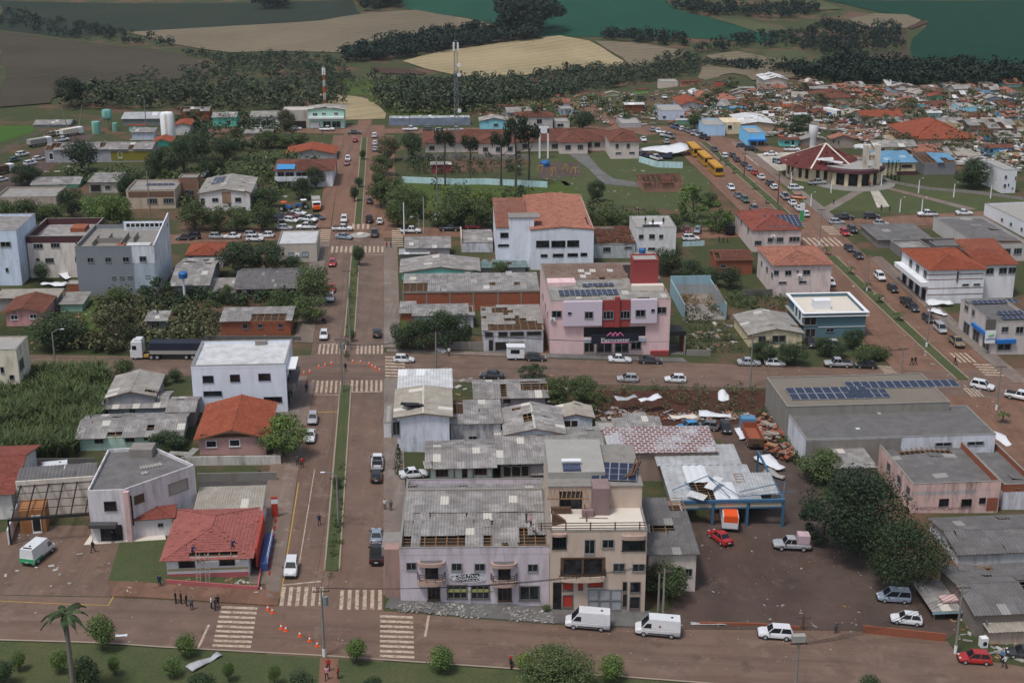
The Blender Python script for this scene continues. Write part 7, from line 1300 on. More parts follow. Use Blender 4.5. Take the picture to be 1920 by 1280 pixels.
def crown(seed, nb, n, size, shape='broad'):
    vr.seed(seed); mb = MB(); blobs = []
    for i in range(nb):
        if shape == 'broad': d = rdir(); q = Vector((d.x*.30, d.y*.30, .48+d.z*.26)); r = vr.uniform(.15, .25)
        elif shape == 'round': d = rdir(); q = Vector((d.x*.16, d.y*.16, .52+d.z*.16)); r = vr.uniform(.26, .34)
        elif shape == 'cypress': t = i/(nb-1); q = Vector((0,0,.06+.86*t)); r = .42*(1-t)**.7*(.3+.7*min(1, t*5))+.05
        elif shape == 'ragged': d = rdir(); q = Vector((d.x*.36, d.y*.36, .45+d.z*.36)); r = vr.uniform(.08, .17)
        else: a = 2*math.pi*i/nb; q = Vector((.3*math.cos(a), .3*math.sin(a), .86+vr.uniform(-.06,.08))); r = .15
        blobs.append((q, r))
    for i in range(n):
        q, r = blobs[vr.randrange(nb)]; d = rdir(); rr_ = r*(.6+.45*vr.random()); p = q + Vector((d.x, d.y, d.z*(.8 if shape != 'cypress' else .6)))*rr_
        nn = (d*.8 + rdir()*.7 + Vector((0,0,.5))).normalized(); card(mb, p, nn, size*vr.uniform(.6, 1.3))
    return mb.mesh('crown', 'leaf')
CR = {'broad': [crown(s, 18, 5200, .021) for s in (1,2,3,4,14)], 'round': [crown(s, 9, 3000, .026, 'round') for s in (5,6)], 'cypress': [crown(8, 9, 900, .035, 'cypress')], 'ragged': [crown(s, 20, 3000, .023, 'ragged') for s in (9,10,11)], 'umbrella': [crown(12, 9, 900, .03, 'umbrella')], 'big': [crown(s, 34, 11000, .0135, 'broad') for s in (21,22)]}
def trunk_mesh(key, thick=.05, h0=.0, top=.5, limbs=6):
    mb = MB(); vr.seed(len(UNIT)); pts = [Vector((0,0,-.04)), Vector((.015,.01,top*.5)), Vector((-.01,.015,top))]
    for (p, q), (r0, r1) in zip(zip(pts, pts[1:]), ((thick, thick*.75), (thick*.75, thick*.5))): mb.tube(p, q, r0, r1, 8)
    for i in range(limbs):
        a = 2*math.pi*i/limbs + vr.uniform(-.3,.3); s = pts[1].lerp(pts[2], vr.uniform(.1,1)); e = s + Vector((math.cos(a)*vr.uniform(.16,.28), math.sin(a)*vr.uniform(.16,.28), vr.uniform(.1,.28))); mb.tube(s, e, thick*.4, thick*.14, 6)
    return mb.mesh('trunk', 'bark', True)
TRK = {k: trunk_mesh(k, *a) for k, a in dict(big=(.032,0,.42), broad=(.032,0,.42), round=(.035,0,.38), cypress=(.03,0,.2,2), ragged=(.03,0,.45), umbrella=(.02,0,.9,9)).items()}
def tree(x, yb, yt, wpx, kind, col, label, cat='tree', group=None, name=None):
    G = at(x, yb); pm = FPX / (Vector((0,0,CAMH)) - G).length; h = (yb - yt) / pm / .95; w_ = wpx / pm
    root = empty(name or {'cypress':'cypress_tree','umbrella':'araucaria_tree'}.get(kind, 'tree'), G, vr.uniform(0, 6.28)); tag(root, label, cat, group)
    link('trunk', TRK[kind], root, None, None, (h, h, h)); ms = CR[kind]; k = 1.25 if kind == 'cypress' else 1.18 if kind != 'umbrella' else 1.3
    o = link('crown', ms[vr.randrange(len(ms))], root, None, None, (w_*k, w_*k, h*1.04), LG[col]); j = vr.uniform(.85, 1.2); o.color = tuple(c_*j for c_ in LG[col]) + (1,); return root
def trees(desc, place, lst, kind, col, cat='tree', name=None, group=None):
    xs_ = sorted(t[0] for t in lst)
    for t in lst:
        k = t[4] if len(t) > 4 else kind; c_ = t[5] if len(t) > 5 else col
        tree(t[0], t[1], t[2], t[3], k, c_, ('%s %s, %s from the left' % (desc, place, ordn(xs_.index(t[0])))) if len(lst) > 1 else desc + ' ' + place, cat, group or (desc + ' ' + place if len(lst) > 1 else None), name)
trees('small clipped tree', 'on the front lawn', [(36,1257,1214,27),(112,1260,1214,36),(192,1218,1148,54),(216,1266,1223,24),(325,1270,1228,37),(352,1232,1183,44),(430,1278,1234,24),(515,1284,1240,24),(670,1243,1190,44),(825,1258,1202,54),(985,1264,1218,42,'round','lime'),(1145,1276,1224,54)], 'round', 'bright')
trees('round shrub', 'along the bottom edge of the lawn', [(8,1285,1232,44),(160,1293,1230,60),(380,1302,1256,52),(568,1296,1250,48),(700,1300,1266,40),(1630,1305,1264,44)], 'round', 'dark', 'shrub', 'shrub'); tree(1042, 1295, 1208, 135, 'big', 'mid', 'large spreading bush at the bottom edge right of the motorcycle', 'bush', name='bush')
tree(532, 855, 773, 92, 'broad', 'bright', 'bushy bright green tree beside the terracotta bungalow'); tree(313, 850, 806, 66, 'broad', 'dark', 'dark bush before the pale green house', 'bush', name='bush'); tree(231, 707, 670, 44, 'round', 'mid', 'round green tree on the kerb of the left middle street'); tree(331, 716, 688, 28, 'round', 'dark', 'small dark tree beside the grey gabled house'); tree(306, 722, 702, 26, 'round', 'dark', 'low dark shrub beside the grey gabled house', 'shrub', name='shrub')
trees('garden tree', 'in the overgrown left lots', [(82,530,490,34,'round','dark'),(115,650,580,98,'broad','dark'),(215,655,568,80,'ragged','olive'),(225,575,536,52),(297,575,518,64,'ragged','dark'),(340,600,572,34,'ragged','mid'),(395,592,560,40,'ragged','mid'),(425,570,530,30)], 'broad', 'mid')
trees('dense dark tree', 'in the gardens left of the avenue', [(446,515,448,74),(500,512,452,68),(522,596,540,54,'broad','mid'),(548,508,478,44),(582,602,548,64,'broad','mid'),(590,570,488,66,'broad','mid')], 'broad', 'dark')
trees('street tree', 'in the row along the upper left street', [(20,438,374,58),(58,436,372,62),(100,434,380,52),(188,427,364,60,'broad','bright'),(228,424,362,58,'broad','bright'),(365,432,376,54),(402,434,380,48),(445,434,384,52),(492,434,374,50)], 'broad', 'mid')
tree(153, 324, 262, 66, 'round', 'deep', 'very dark round tree before the long grey and yellow hall'); trees('dark tree', 'in the upper left gardens', [(42,348,308,48),(62,342,312,34),(136,408,348,44),(242,364,324,48),(290,348,288,34),(312,334,268,48),(345,322,258,44),(372,302,244,52),(396,332,284,48),(422,300,254,48),(455,345,318,34,'broad','mid'),(500,278,243,42,'broad','mid'),(530,278,250,36,'broad','mid'),(562,272,248,36,'broad','mid'),(497,388,350,48),(508,347,320,28,'broad','mid'),(470,360,335,30,'broad','mid')], 'broad', 'dark')
trees('tree', 'around the tarpaulin house', [(537,245,203,36,'broad','olive'),(568,374,330,42),(592,352,310,38)], 'broad', 'dark')
trees('avenue tree', 'on the park side of the avenue', [(714,388,318,48),(716,330,288,44),(728,303,253,44,'broad','olive'),(735,392,325,58),(752,402,340,58),(745,425,368,42),(772,298,245,42,'round','dark'),(776,408,352,50)], 'broad', 'mid')
trees('park tree', 'between the school and the upper street', [(840,428,378,54),(862,424,360,72),(892,428,368,62),(905,402,350,48,'broad','lime'),(932,430,386,50),(976,388,348,36,'cypress','dark'),(1100,434,390,52),(1118,378,334,34,'broad','dark'),(1140,432,385,58),(1172,432,394,52),(1222,434,394,54),(1258,434,398,44),(1300,415,342,64,'ragged','bright'),(1330,388,358,30),(1342,436,374,54,'ragged','bright')], 'broad', 'mid')
trees('tall araucaria pine', 'before the long school', [(835,348,252,36),(882,346,262,30),(939,348,256,36),(967,354,230,42),(991,350,243,38)], 'umbrella', 'deep', 'pine')
trees('dark garden tree', 'hiding the low house on the middle street', [(758,655,598,58),(790,656,590,62),(830,654,574,74),(862,648,578,50)], 'broad', 'dark'); tree(937, 514, 487, 34, 'round', 'mid', 'round bush behind the brick warehouse', 'bush', name='bush')
trees('bushy tree', 'behind the gutted building', [(1252,514,460,56),(1292,532,486,52),(1330,537,498,48),(1371,542,496,46,'round','dark'),(1216,500,478,22)], 'broad', 'dark'); trees('garden shrub', 'around the cream bungalow and teal house', [(1432,680,632,48),(1485,684,636,54),(1545,668,628,34),(1600,652,612,40),(1570,672,640,40),(1618,684,650,34,'round','mid'),(1640,676,645,26,'round','mid')], 'broad', 'dark', 'shrub', 'shrub')
trees('scrub tree', 'above the small white gabled house', [(1035,745,704,48),(1062,762,702,66,'ragged','mid'),(1095,755,700,58),(1000,712,680,58,'ragged','dark'),(1120,775,730,40,'ragged','mid')], 'broad', 'mid'); tree(1600, 1040, 868, 175, 'big', 'deep', 'largest dark tree between the mud yard and the market building'); tree(1695, 1108, 962, 132, 'big', 'dark', 'big round dark tree below the market building'); tree(1545, 1015, 930, 90, 'ragged', 'deep', 'low dark limb mass left of the largest dark tree'); tree(1535, 900, 836, 82, 'broad', 'mid', 'green bush at the edge of the scrap yard', 'bush', name='bush')
tree(1250, 1125, 1044, 76, 'broad', 'mid', 'green tree behind the parked vans'); tree(748, 890, 830, 24, 'cypress', 'dark', 'slim dark conifer beside the white hall'); tree(1025, 1146, 1132, 18, 'round', 'mid', 'potted bush at the foot of the brown building', 'bush', name='bush')
trees('slim cypress', 'in the row beside the church', [(1664,333,300,7),(1671,336,302,7),(1678,339,304,7),(1685,343,308,7)], 'cypress', 'deep'); tree(1820, 352, 296, 64, 'broad', 'dark', 'dark tree at the right end of the church square'); tree(1862, 345, 310, 40, 'broad', 'dark', 'smaller dark tree left of the white two-storey house'); tree(1482, 250, 216, 48, 'ragged', 'dark', 'dark tree behind the turquoise house'); tree(1505, 243, 214, 36, 'ragged', 'dark', 'dark tree beside the water tower'); tree(1092, 245, 203, 48, 'round', 'dark', 'round dark tree at the right end of the school roof'); tree(1302, 243, 212, 28, 'round', 'dark', 'dark tree beside the pale blue shop'); tree(1846, 168, 158, 22, 'round', 'deep', 'round tree on the right horizon of the town')
trees('small median tree', 'on the first avenue', [(674,498,458,28),(664,378,345,20),(672,352,330,18),(680,300,280,14),(660,640,618,16),(632,918,890,18)], 'round', 'dark')
tree(135, 200, 145, 58, 'broad', 'deep', 'lone dark tree at the foot of the brown hill field')
# storm-thinned trees scattered through the battered quarter
rows_ = [(x, y) for x, y in ((1390,225),(1420,208),(1355,180),(1330,200),(1370,165),(1450,190),(1540,200),(1580,190),(1620,215),(1660,240),(1700,205),(1740,250),(1640,185),(1510,175),(1765,262),(1712,228),(1790,290),(1840,250),(1880,275),(1610,232),(1680,262))]
trees('storm-thinned tree', 'in the battered quarter', [(x, y, y-26+(i % 3)*5, 30+(i % 4)*5) for i, (x, y) in enumerate(rows_)], 'ragged', 'olive')
# palms
def frond_mesh(n=13, L=1.0, droop=.9):
    mb = MB(); vr.seed(5)
    for i in range(n):
        a = 2*math.pi*i/n + vr.uniform(-.2,.2); up = vr.uniform(.25,.9); prev = None
        for k in range(7):
            t = k/6; r = L*t*(.95-.25*t*up); z = L*(up*t*.8 - droop*t*t*.75); p = Vector((math.cos(a)*r, math.sin(a)*r, z)); sd = Vector((-math.sin(a), math.cos(a), 0))*L*.13*math.sin(math.pi*min(1,t+.12))
            if prev: mb.poly([prev[0]-prev[1]-Vector((0,0,L*.06)), p-sd-Vector((0,0,L*.06)), p, prev[0]]); mb.poly([prev[0], p, p+sd-Vector((0,0,L*.06)), prev[0]+prev[1]-Vector((0,0,L*.06))])
            prev = (p, sd)
    return mb.mesh('fronds', 'leaf')
FR = frond_mesh()
PT = MB(); PT.tube((0,0,-.05),(.02,0,.5),.5,.42,10); PT.tube((.02,0,.5),(0,0,1),.42,.36,10); PT = PT.mesh('trunk', 'bark_pale', True)
def palm(x, yb, yt, frpx, label, group=None, col='mid', rad=.16):
    G = at(x, yb); pm = FPX / (Vector((0,0,CAMH)) - G).length; h = (yb-yt)/pm/.95; root = empty('palm_tree', G, vr.uniform(0,6)); tag(root, label, 'palm', group); link('trunk', PT, root, None, None, (rad*2, rad*2, h)); L = frpx/pm/2; o = link('fronds', FR, root, (0,0,h), None, (L*1.1,L*1.1,L*1.1), LG[col])
palm(140, 1310, 1150, 92, 'tall storm-bent palm on the front lawn', None, 'dark', .3)
pl = [(1350,302),(1361,311),(1375,326),(1413,356),(1437,382),(1461,398),(1550,478),(1595,515),(1648,568),(1685,602),(1880,792),(1625,545)]
for i, (x, y) in enumerate(sorted(pl)): palm(x, y, y - 10 - (y-290)*.012, 15 + (y-290)*.035, 'young palm on the median of the second avenue, %s from the far end' % ordn(i), 'young palms on the second avenue median')
for i, (x, y, t) in enumerate(((1124,240,212),(768,245,208),(1001,240,200),(872,246,215))): palm(x, y, t, 22, 'slender palm behind the school, %s from the left' % ordn(sorted((1124,768,1001,872)).index(x)), 'slender palms behind the school', 'dark', .14)
# --- uncountable greenery
def inside(p, poly):
    x, y = p; r = False
    for (x0,y0),(x1,y1) in zip(poly, poly[1:]+poly[:1]):
        if (y0 > y) != (y1 > y) and x < (x1-x0)*(y-y0)/(y1-y0)+x0: r = not r
    return r
def wood(name, label, cat, poly, n, h, col, cards=46, cs=.16, kind='stuff', spread=.62, dead=0):
    P_ = [(poly[i], poly[i+1]) for i in range(0, len(poly), 2)]; x0, x1 = min(p[0] for p in P_), max(p[0] for p in P_); y0, y1 = min(p[1] for p in P_), max(p[1] for p in P_); mb = MB(); k = 0; tries = 0
    vr.seed(len(label)*7 + n)
    while k < n and tries < n*30:
        tries += 1; q = (vr.uniform(x0,x1), vr.uniform(y0,y1))
        if not inside(q, P_): continue
        G = at(*q); k += 1; hh = h*vr.uniform(.6,1.3); r = hh*spread*vr.uniform(.75,1.25)/1.2; nb = vr.choice((2,3,3,4)); bl = [(Vector((vr.uniform(-.5,.5)*r, vr.uniform(-.5,.5)*r, hh*vr.uniform(.45,.78))), r*vr.uniform(.5,.8)) for _ in range(nb)]
        for i in range(cards):
            c_, rr_ = bl[vr.randrange(nb)]; d = rdir(); p = G + c_ + Vector((d.x*rr_, d.y*rr_, d.z*rr_*.85)); p.z = max(p.z, G.z+.05); card(mb, p, (d + rdir()*.6 + Vector((0,0,.3))).normalized(), hh*cs*vr.uniform(.7,1.3))
    o = mb.build(name, 'leaf'); o.color = (*LG[col], 1); tag(o, label, cat, kind='stuff'); return o
wood('scrub_woodland', 'storm-thinned scrub woodland below the brown hill field', 'woodland', (130,168, 260,150, 360,152, 410,124, 520,108, 625,112, 665,150, 640,205, 520,208, 400,212, 300,205, 120,208), 560, 4.2, 'scrub', 44, .12); wood('scrub_woodland', 'taller dark trees scattered through the scrub woodland', 'woodland', (150,185, 260,160, 410,130, 520,112, 625,116, 660,150, 640,200, 400,208, 160,205), 130, 7, 'wood', 60, .10)
wood('hedgerow', 'dark tree line between the stubble and wheat fields', 'trees', (635,104, 700,92, 770,80, 860,66, 935,56, 1010,64, 1012,76, 930,82, 840,96, 740,114, 650,118), 340, 8, 'far', 60, .12)
wood('woodland', 'valley woodland below the wheat field', 'woodland', (690,146, 740,150, 880,154, 960,148, 1060,134, 1180,131, 1290,104, 1325,128, 1300,146, 1240,152, 1160,168, 1080,180, 1010,196, 900,212, 740,216, 715,190), 620, 5.4, 'wood', 50, .12); wood('woodland', 'lighter crowns among the valley woodland', 'woodland', (760,160, 960,152, 1180,134, 1300,112, 1290,146, 1080,178, 900,208, 760,205), 150, 6, 'scrub', 56, .11)
wood('shrubland', 'lighter shrubs on the slope beside the avenue end', 'shrubs', (655,155, 720,150, 850,165, 960,185, 1010,205, 960,215, 740,222, 700,195), 330, 3.4, 'lit', 40, .12)  # leaf colour made pale to carry the sunlight on this slope
wood('woodland', 'tall dark eucalyptus stand at the top of the wheat field', 'trees', (934,52, 945,44, 1030,48, 1042,64, 990,72, 940,68), 46, 24, 'far', 150, .05, spread=.34)
wood('woodland', 'dark wooded strip at the top right beside the soybean field', 'woodland', (1236,10, 1300,8, 1400,16, 1530,12, 1540,22, 1490,36, 1400,34, 1300,30), 170, 6.5, 'far', 44, .12)
wood('woodland', 'dark wooded gully between the right fields', 'woodland', (1290,100, 1400,70, 1500,64, 1560,45, 1620,55, 1690,52, 1690,95, 1610,100, 1600,112, 1640,126, 1720,124, 1920,140, 1990,142, 1990,166, 1920,164, 1700,166, 1560,160, 1480,148, 1570,128, 1575,112, 1500,92, 1430,92, 1330,100), 760, 6, 'far', 46, .12)
wood('woodland', 'wooded strip along the top of the left fields', 'woodland', (0,24, 30,22, 90,40, 230,62, 330,80, 350,92, 280,90, 130,72, 0,52), 150, 5, 'far', 40, .12)
wood('grove', 'small dark grove cut by the top edge', 'trees', (656,-6, 748,-4, 750,20, 690,24, 665,16), 60, 13, 'far', 80, .09); wood('grove', 'tiny dark grove in the upper left field', 'trees', (478,12, 540,8, 540,18, 485,20), 18, 11, 'far', 80, .09)
wood('hedgerow', 'straggling hedge along the foot of the stubble field', 'shrubs', (330,96, 430,108, 500,104, 600,110, 500,116, 400,122, 340,104), 110, 4, 'wood', 40, .12); wood('hedgerow', 'short tree row right of the wheat field', 'trees', (1140,68, 1280,76, 1300,88, 1200,84, 1130,74), 70, 7, 'far', 40, .12); wood('hedgerow', 'thin tree line between the bare slope and the olive field', 'trees', (1320,118, 1400,126, 1500,132, 1560,146, 1500,142, 1400,134, 1315,124), 80, 5, 'far', 40, .12)
wood('rough_growth', 'overgrown tangle of shrubs in the left middle lots', 'shrubs', (180,562, 330,560, 410,600, 408,640, 270,664, 150,664, 100,640, 190,640), 170, 2.6, 'olive', 40, .13, spread=.75); wood('rough_growth', 'bushes behind the brown brick house', 'shrubs', (300,560, 470,552, 560,560, 560,590, 430,575, 320,590), 90, 2.4, 'dark', 40, .13, spread=.75)
wood('rough_growth', 'tangled growth on the red soil bank', 'shrubs', (1085,728, 1440,728, 1470,760, 1440,790, 1330,775, 1200,772, 1090,770), 105, 1.5, 'olive', 40, .10, spread=.8); wood('rough_growth', 'green bushes in the upper left gardens', 'shrubs', (100,330, 300,330, 520,300, 600,300, 590,345, 480,395, 330,395, 160,345), 220, 3.2, 'mid', 38, .13, spread=.75)
wood('rough_growth', 'garden bushes on the far left street', 'shrubs', (330,225, 470,218, 560,255, 560,285, 440,290, 340,270), 120, 3.5, 'dark', 36, .13, spread=.75); wood('park_shrubs', 'shrubs among the park trees', 'shrubs', (742,350, 830,355, 1000,370, 1060,385, 1240,400, 1240,428, 760,428), 150, 2.6, 'mid', 38, .13, spread=.8); wood('rough_growth', 'low weeds in the vacant lot beside the gutted building', 'weeds', (1275,560, 1370,560, 1380,640, 1400,660, 1290,665), 110, 1.3, 'olive', 30, .14, spread=.9); wood('rough_growth', 'weeds in the grassy lot behind the teal house', 'weeds', (1360,545, 1470,550, 1480,590, 1380,590), 80, 1.2, 'mid', 30, .14, spread=.9)
wood('rough_growth', 'scattered greenery between the battered houses', 'shrubs', (1290,165, 1560,175, 1920,180, 1920,300, 1700,290, 1560,235, 1400,245, 1290,225), 260, 3.2, 'olive', 30, .14, spread=.8); wood('rough_growth', 'shrubs beyond the school and far street', 'shrubs', (900,205, 1080,190, 1250,200, 1240,225, 1080,240, 900,235), 90, 3.5, 'mid', 30, .14, spread=.8); wood('pine_garden', 'undergrowth around the pines before the school', 'shrubs', (760,298, 985,302, 985,330, 770,330), 90, 2.2, 'dark', 34, .13, spread=.8)
wood('hedge', 'clipped hedge at the corner of the teal house garden', 'hedge', (1612,662, 1668,668, 1660,678, 1606,672), 46, 1.6, 'mid', 46, .12, spread=.9); wood('rough_growth', 'weeds around the scrap heap', 'weeds', (1440,780, 1500,800, 1560,880, 1540,910, 1470,850), 60, 1.6, 'mid', 36, .13, spread=.85)
def blades(name, label, poly, n, h, col):
    P_ = [(poly[i], poly[i+1]) for i in range(0, len(poly), 2)]; x0, x1 = min(p[0] for p in P_), max(p[0] for p in P_); y0, y1 = min(p[1] for p in P_), max(p[1] for p in P_); mb = MB(); k = 0; vr.seed(9)
    while k < n:
        q = (vr.uniform(x0,x1), vr.uniform(y0,y1))
        if not inside(q, P_): continue
        k += 1; G = at(*q); hh = h*vr.uniform(.6,1.2)*(1+.35*noise.noise((G.x*.15,G.y*.15,0)))
        for _ in range(5):
            a = vr.uniform(0,6.28); d = Vector((math.cos(a), math.sin(a), 0)); s = Vector((-d.y, d.x, 0))*.09; p1 = G + d*hh*.15 + Vector((0,0,hh*.6)); p2 = G + d*hh*.55 + Vector((0,0,hh*vr.uniform(.75,1.0)))
            i = len(mb.v); mb.v += [tuple(G-s), tuple(G+s), tuple(p1+s), tuple(p1-s), tuple(p2)]; mb.f += [(i,i+1,i+2,i+3), (i+3,i+2,i+4)]; mb.mi += [0,0]
    o = mb.build(name, 'leaf'); o.color = (*LG[col], 1); tag(o, label, 'grass', kind='stuff')
blades('tall_grass', 'tall matted elephant grass filling the left lot', (-60,705, 60,700, 200,700, 215,740, 185,800, 140,860, 60,868, -60,880), 5200, 3.1, 'mid')
wood('median_plants', 'low plants and weeds on the first avenue median', 'shrubs', (638,870, 650,870, 634,1085, 616,1085), 40, .8, 'mid', 40, .12, spread=.7); wood('median_plants', 'low plants on the upper first avenue median', 'shrubs', (662,500, 674,500, 654,690, 644,690), 30, .9, 'mid', 40, .12, spread=.7)
# ================================================================== poles, masts, walls, people, cones, debris
def pole(x, yb, yt, label, arm=True, lamp=0, lean=0, mt='concrete', white=False, group=None, trafo=False):
    G = at(x, yb); pm = FPX / (Vector((0,0,CAMH)) - G).length; h = (yb-yt)/pm/.92; r = empty('utility_pole' if arm else 'street_lamp', G, R(4.8)); tag(r, label, 'pole' if arm else 'street lamp', group)
    mb = MB(); mb.tube((0,0,-.5),(lean*h,0,h),.19,.11,10); mb.build('shaft', mt, r, True)
    if white: mb = MB(); mb.tube((0,0,-.1),(lean*h*.12,0,h*.12),.21,.20,10); mb.build('painted_base', 'white_paint', r, True)
    if arm:
        mb = MB(); mb.box((lean*h-1.0,-.06,h-.5),(lean*h+1.0,.06,h-.38)); mb.build('crossarm', 'wood_dark', r)
        for k in (-.85,-.3,.3,.85): mb = MB(); mb.tube((lean*h+k,0,h-.38),(lean*h+k,0,h-.18),.06,.04,6); mb.build('insulator', 'concrete_dark', r)
    if trafo: mb = MB(); mb.tube((.45,0,h-2.2),(.45,0,h-1.1),.32,.32,10); mb.build('transformer', 'grey_metal', r, True)
    if lamp:
        mb = MB(); mb.tube((lean*h,0,h-.1),(lean*h+lamp*.9,0,h+.5),.05,.05,6); mb.tube((lean*h+lamp*.9,0,h+.5),(lean*h+lamp*1.7,0,h+.55),.05,.05,6); mb.build('lamp_arm', 'grey_metal', r); mb = MB(); mb.box((min(lean*h+lamp*1.6,lean*h+lamp*2.2),-.12,h+.5),(max(lean*h+lamp*1.6,lean*h+lamp*2.2),.12,h+.6)); mb.build('lamp_head', 'white_paint', r)
    return r, G, h
pole(608,1230,1102,'concrete utility pole on the lawn edge at the front crossing', white=True, trafo=True); pole(856,1118,1040,'slim dark pole before the lilac block', arm=False, mt='black_metal'); r, G, h = pole(1490,1308,1200,'utility pole with a grey box at the bottom edge'); mb = MB(); mb.box((-.8,-.35,h-.1),(.7,.35,h+.7)); mb.build('equipment_box', 'slab', r)
pole(1791,1224,1100,'tall concrete pole with white foot beside the leaning carport', white=True); pole(1243,1156,1066,'wooden pole beside the brown building, right of a pair'); pole(1234,1150,1072,'wooden pole beside the brown building, left of a pair', arm=False); pole(1505,1180,1152,'short post with crossbar in the mud yard', mt='wood_dark')
pole(635,985,892,'street lamp pole on the lower median', lamp=-1); pole(657,655,512,'utility pole on the median below the upper crossing'); pole(1690,702,653,'utility pole at the second avenue crossing'); pole(1868,768,690,'white-footed pole on the lower second avenue median', white=True); pole(1625,546,484,'white-footed pole on the second avenue median above the crossing', white=True); pole(1737,651,577,'pole with white base on the second avenue median', white=True); pole(1536,460,396,'utility pole at the square corner', white=True); pole(758,440,384,'white pole at the upper street left of a pair', arm=False, lamp=0, mt='white_paint'); pole(795,438,374,'tall white pole at the upper street right of a pair', arm=False, mt='slab'); pole(818,690,624,'utility pole before the dark garden trees'); pole(105,692,628,'street lamp on the left middle street', arm=False, lamp=1); pole(1406,728,632,'utility pole above the scrap yard'); pole(786,437,412,'curved street lamp at the upper street', arm=False, lamp=-1); pole(642,735,636,'utility pole at the middle street median', trafo=True); pole(820,395,300,'lamp pole in the park', arm=False, mt='grey_metal'); pole(376,410,345,'thin pole among the upper left street trees'); pole(283,418,330,'thin pole before the brown-banded office'); pole(128,243,203,'leaning pole beside the left dirt road', lean=-.2, arm=False); pole(148,240,203,'second leaning pole beside the left dirt road', lean=.22, arm=False); pole(275,245,190,'white pole beside the metal shed', arm=False, lamp=-1)
pole(1395,332,290,'dark pole on the second avenue beside the palms', mt='wood_dark'); pole(1458,385,330,'dark pole beside the church row of cars', mt='wood_dark'); pole(632,330,285,'utility pole on the far avenue')
for i, (x, y) in enumerate(((1483,347),(1520,388),(1558,362),(1687,398),(1728,398),(1788,370),(1722,362),(1652,350),(1857,372))): pole(x, y, y-22, 'white plaza lamp post, %s from the left around the church square' % ordn(sorted((1483,1520,1558,1687,1728,1788,1722,1652,1857)).index(x)), arm=False, lamp=.5, mt='white_paint', group='white plaza lamps')
def mast(x, yb, yt, name, label, w0, w1, bands=False):
    G = at(x, yb); pm = FPX / (Vector((0,0,CAMH)) - G).length; h = (yb-yt)/pm/.97; r = empty(name, G); tag(r, label, 'mast'); n_ = max(6, int(h/2.2)); a = [2*math.pi*k/3 for k in range(3)]
    for i in range(n_):
        z0, z1 = h*i/n_, h*(i+1)/n_; r0, r1 = w0+(w1-w0)*i/n_, w0+(w1-w0)*(i+1)/n_; mb = MB()
        for k in range(3):
            p = lambda q, rr_, z: (rr_*math.cos(a[q % 3]), rr_*math.sin(a[q % 3]), z)
            mb.bar(p(k,r0,z0), p(k,r1,z1), .12); mb.bar(p(k,r0,z0), p(k+1,r1,z1), .07); mb.bar(p(k,r1,z1), p(k+1,r1,z1), .07)
        mb.build('lattice_section', ('orange' if (i*7//n_) % 2 == 0 else 'white_paint') if bands else 'grey_metal', r)
    for k in range(3): mb = MB(); mb.box((w1*1.4*math.cos(a[k])-.25, w1*1.4*math.sin(a[k])-.25, h-3), (w1*1.4*math.cos(a[k])+.25, w1*1.4*math.sin(a[k])+.25, h-.6)); mb.build('antenna', 'white_paint', r)
    mb = MB(); mb.tube((0,0,h),(0,0,h+2.5),.06,.03,6); mb.build('rod', 'grey_metal', r)
    if not bands:
        for zz in (.72,.80,.42): mb = MB(); mb.tube((w1+.5,-.1,h*zz),(w1+.5,-.6,h*zz),.6,.6,12); mb.build('dish', 'white_paint', r)
mast(856,300,88,'telecom_mast','tall grey lattice telecom mast before the school',1.0,.6); mast(609,200,130,'radio_mast','slim red and white radio mast at the valley edge',.5,.35,True)
# --- boundary walls
def bwall(name, label, mt, hgt, reg, *c, thick=.18, cat='wall', cap=None):
    p = pix(reg, *c); r = empty(name, p[0]); tag(r, label, cat)
    for a, b_ in zip(p, p[1:]):
        d = b_-a; k = max(1, int(d.length/6))
        for i in range(k):
            s0, s1 = a+d*(i/k), a+d*((i+1)/k); s0, s1 = Vector((s0.x,s0.y,T(s0.x,s0.y))), Vector((s1.x,s1.y,T(s1.x,s1.y))); nn = Vector((-(s1-s0).y, (s1-s0).x, 0)).normalized()*thick/2; mb = MB(); q = [s0-nn, s1-nn, s1+nn, s0+nn]; o = p[0]; z = Vector((0,0,hgt)); dn = Vector((0,0,1))
            mb.v = [tuple(v-o-dn) for v in q]+[tuple(v-o+z) for v in q]; mb.f = [(0,1,5,4),(1,2,6,5),(2,3,7,6),(3,0,4,7),(4,5,6,7)]; mb.mi = [0]*5; mb.build('wall_panel', mt, r)
    return r
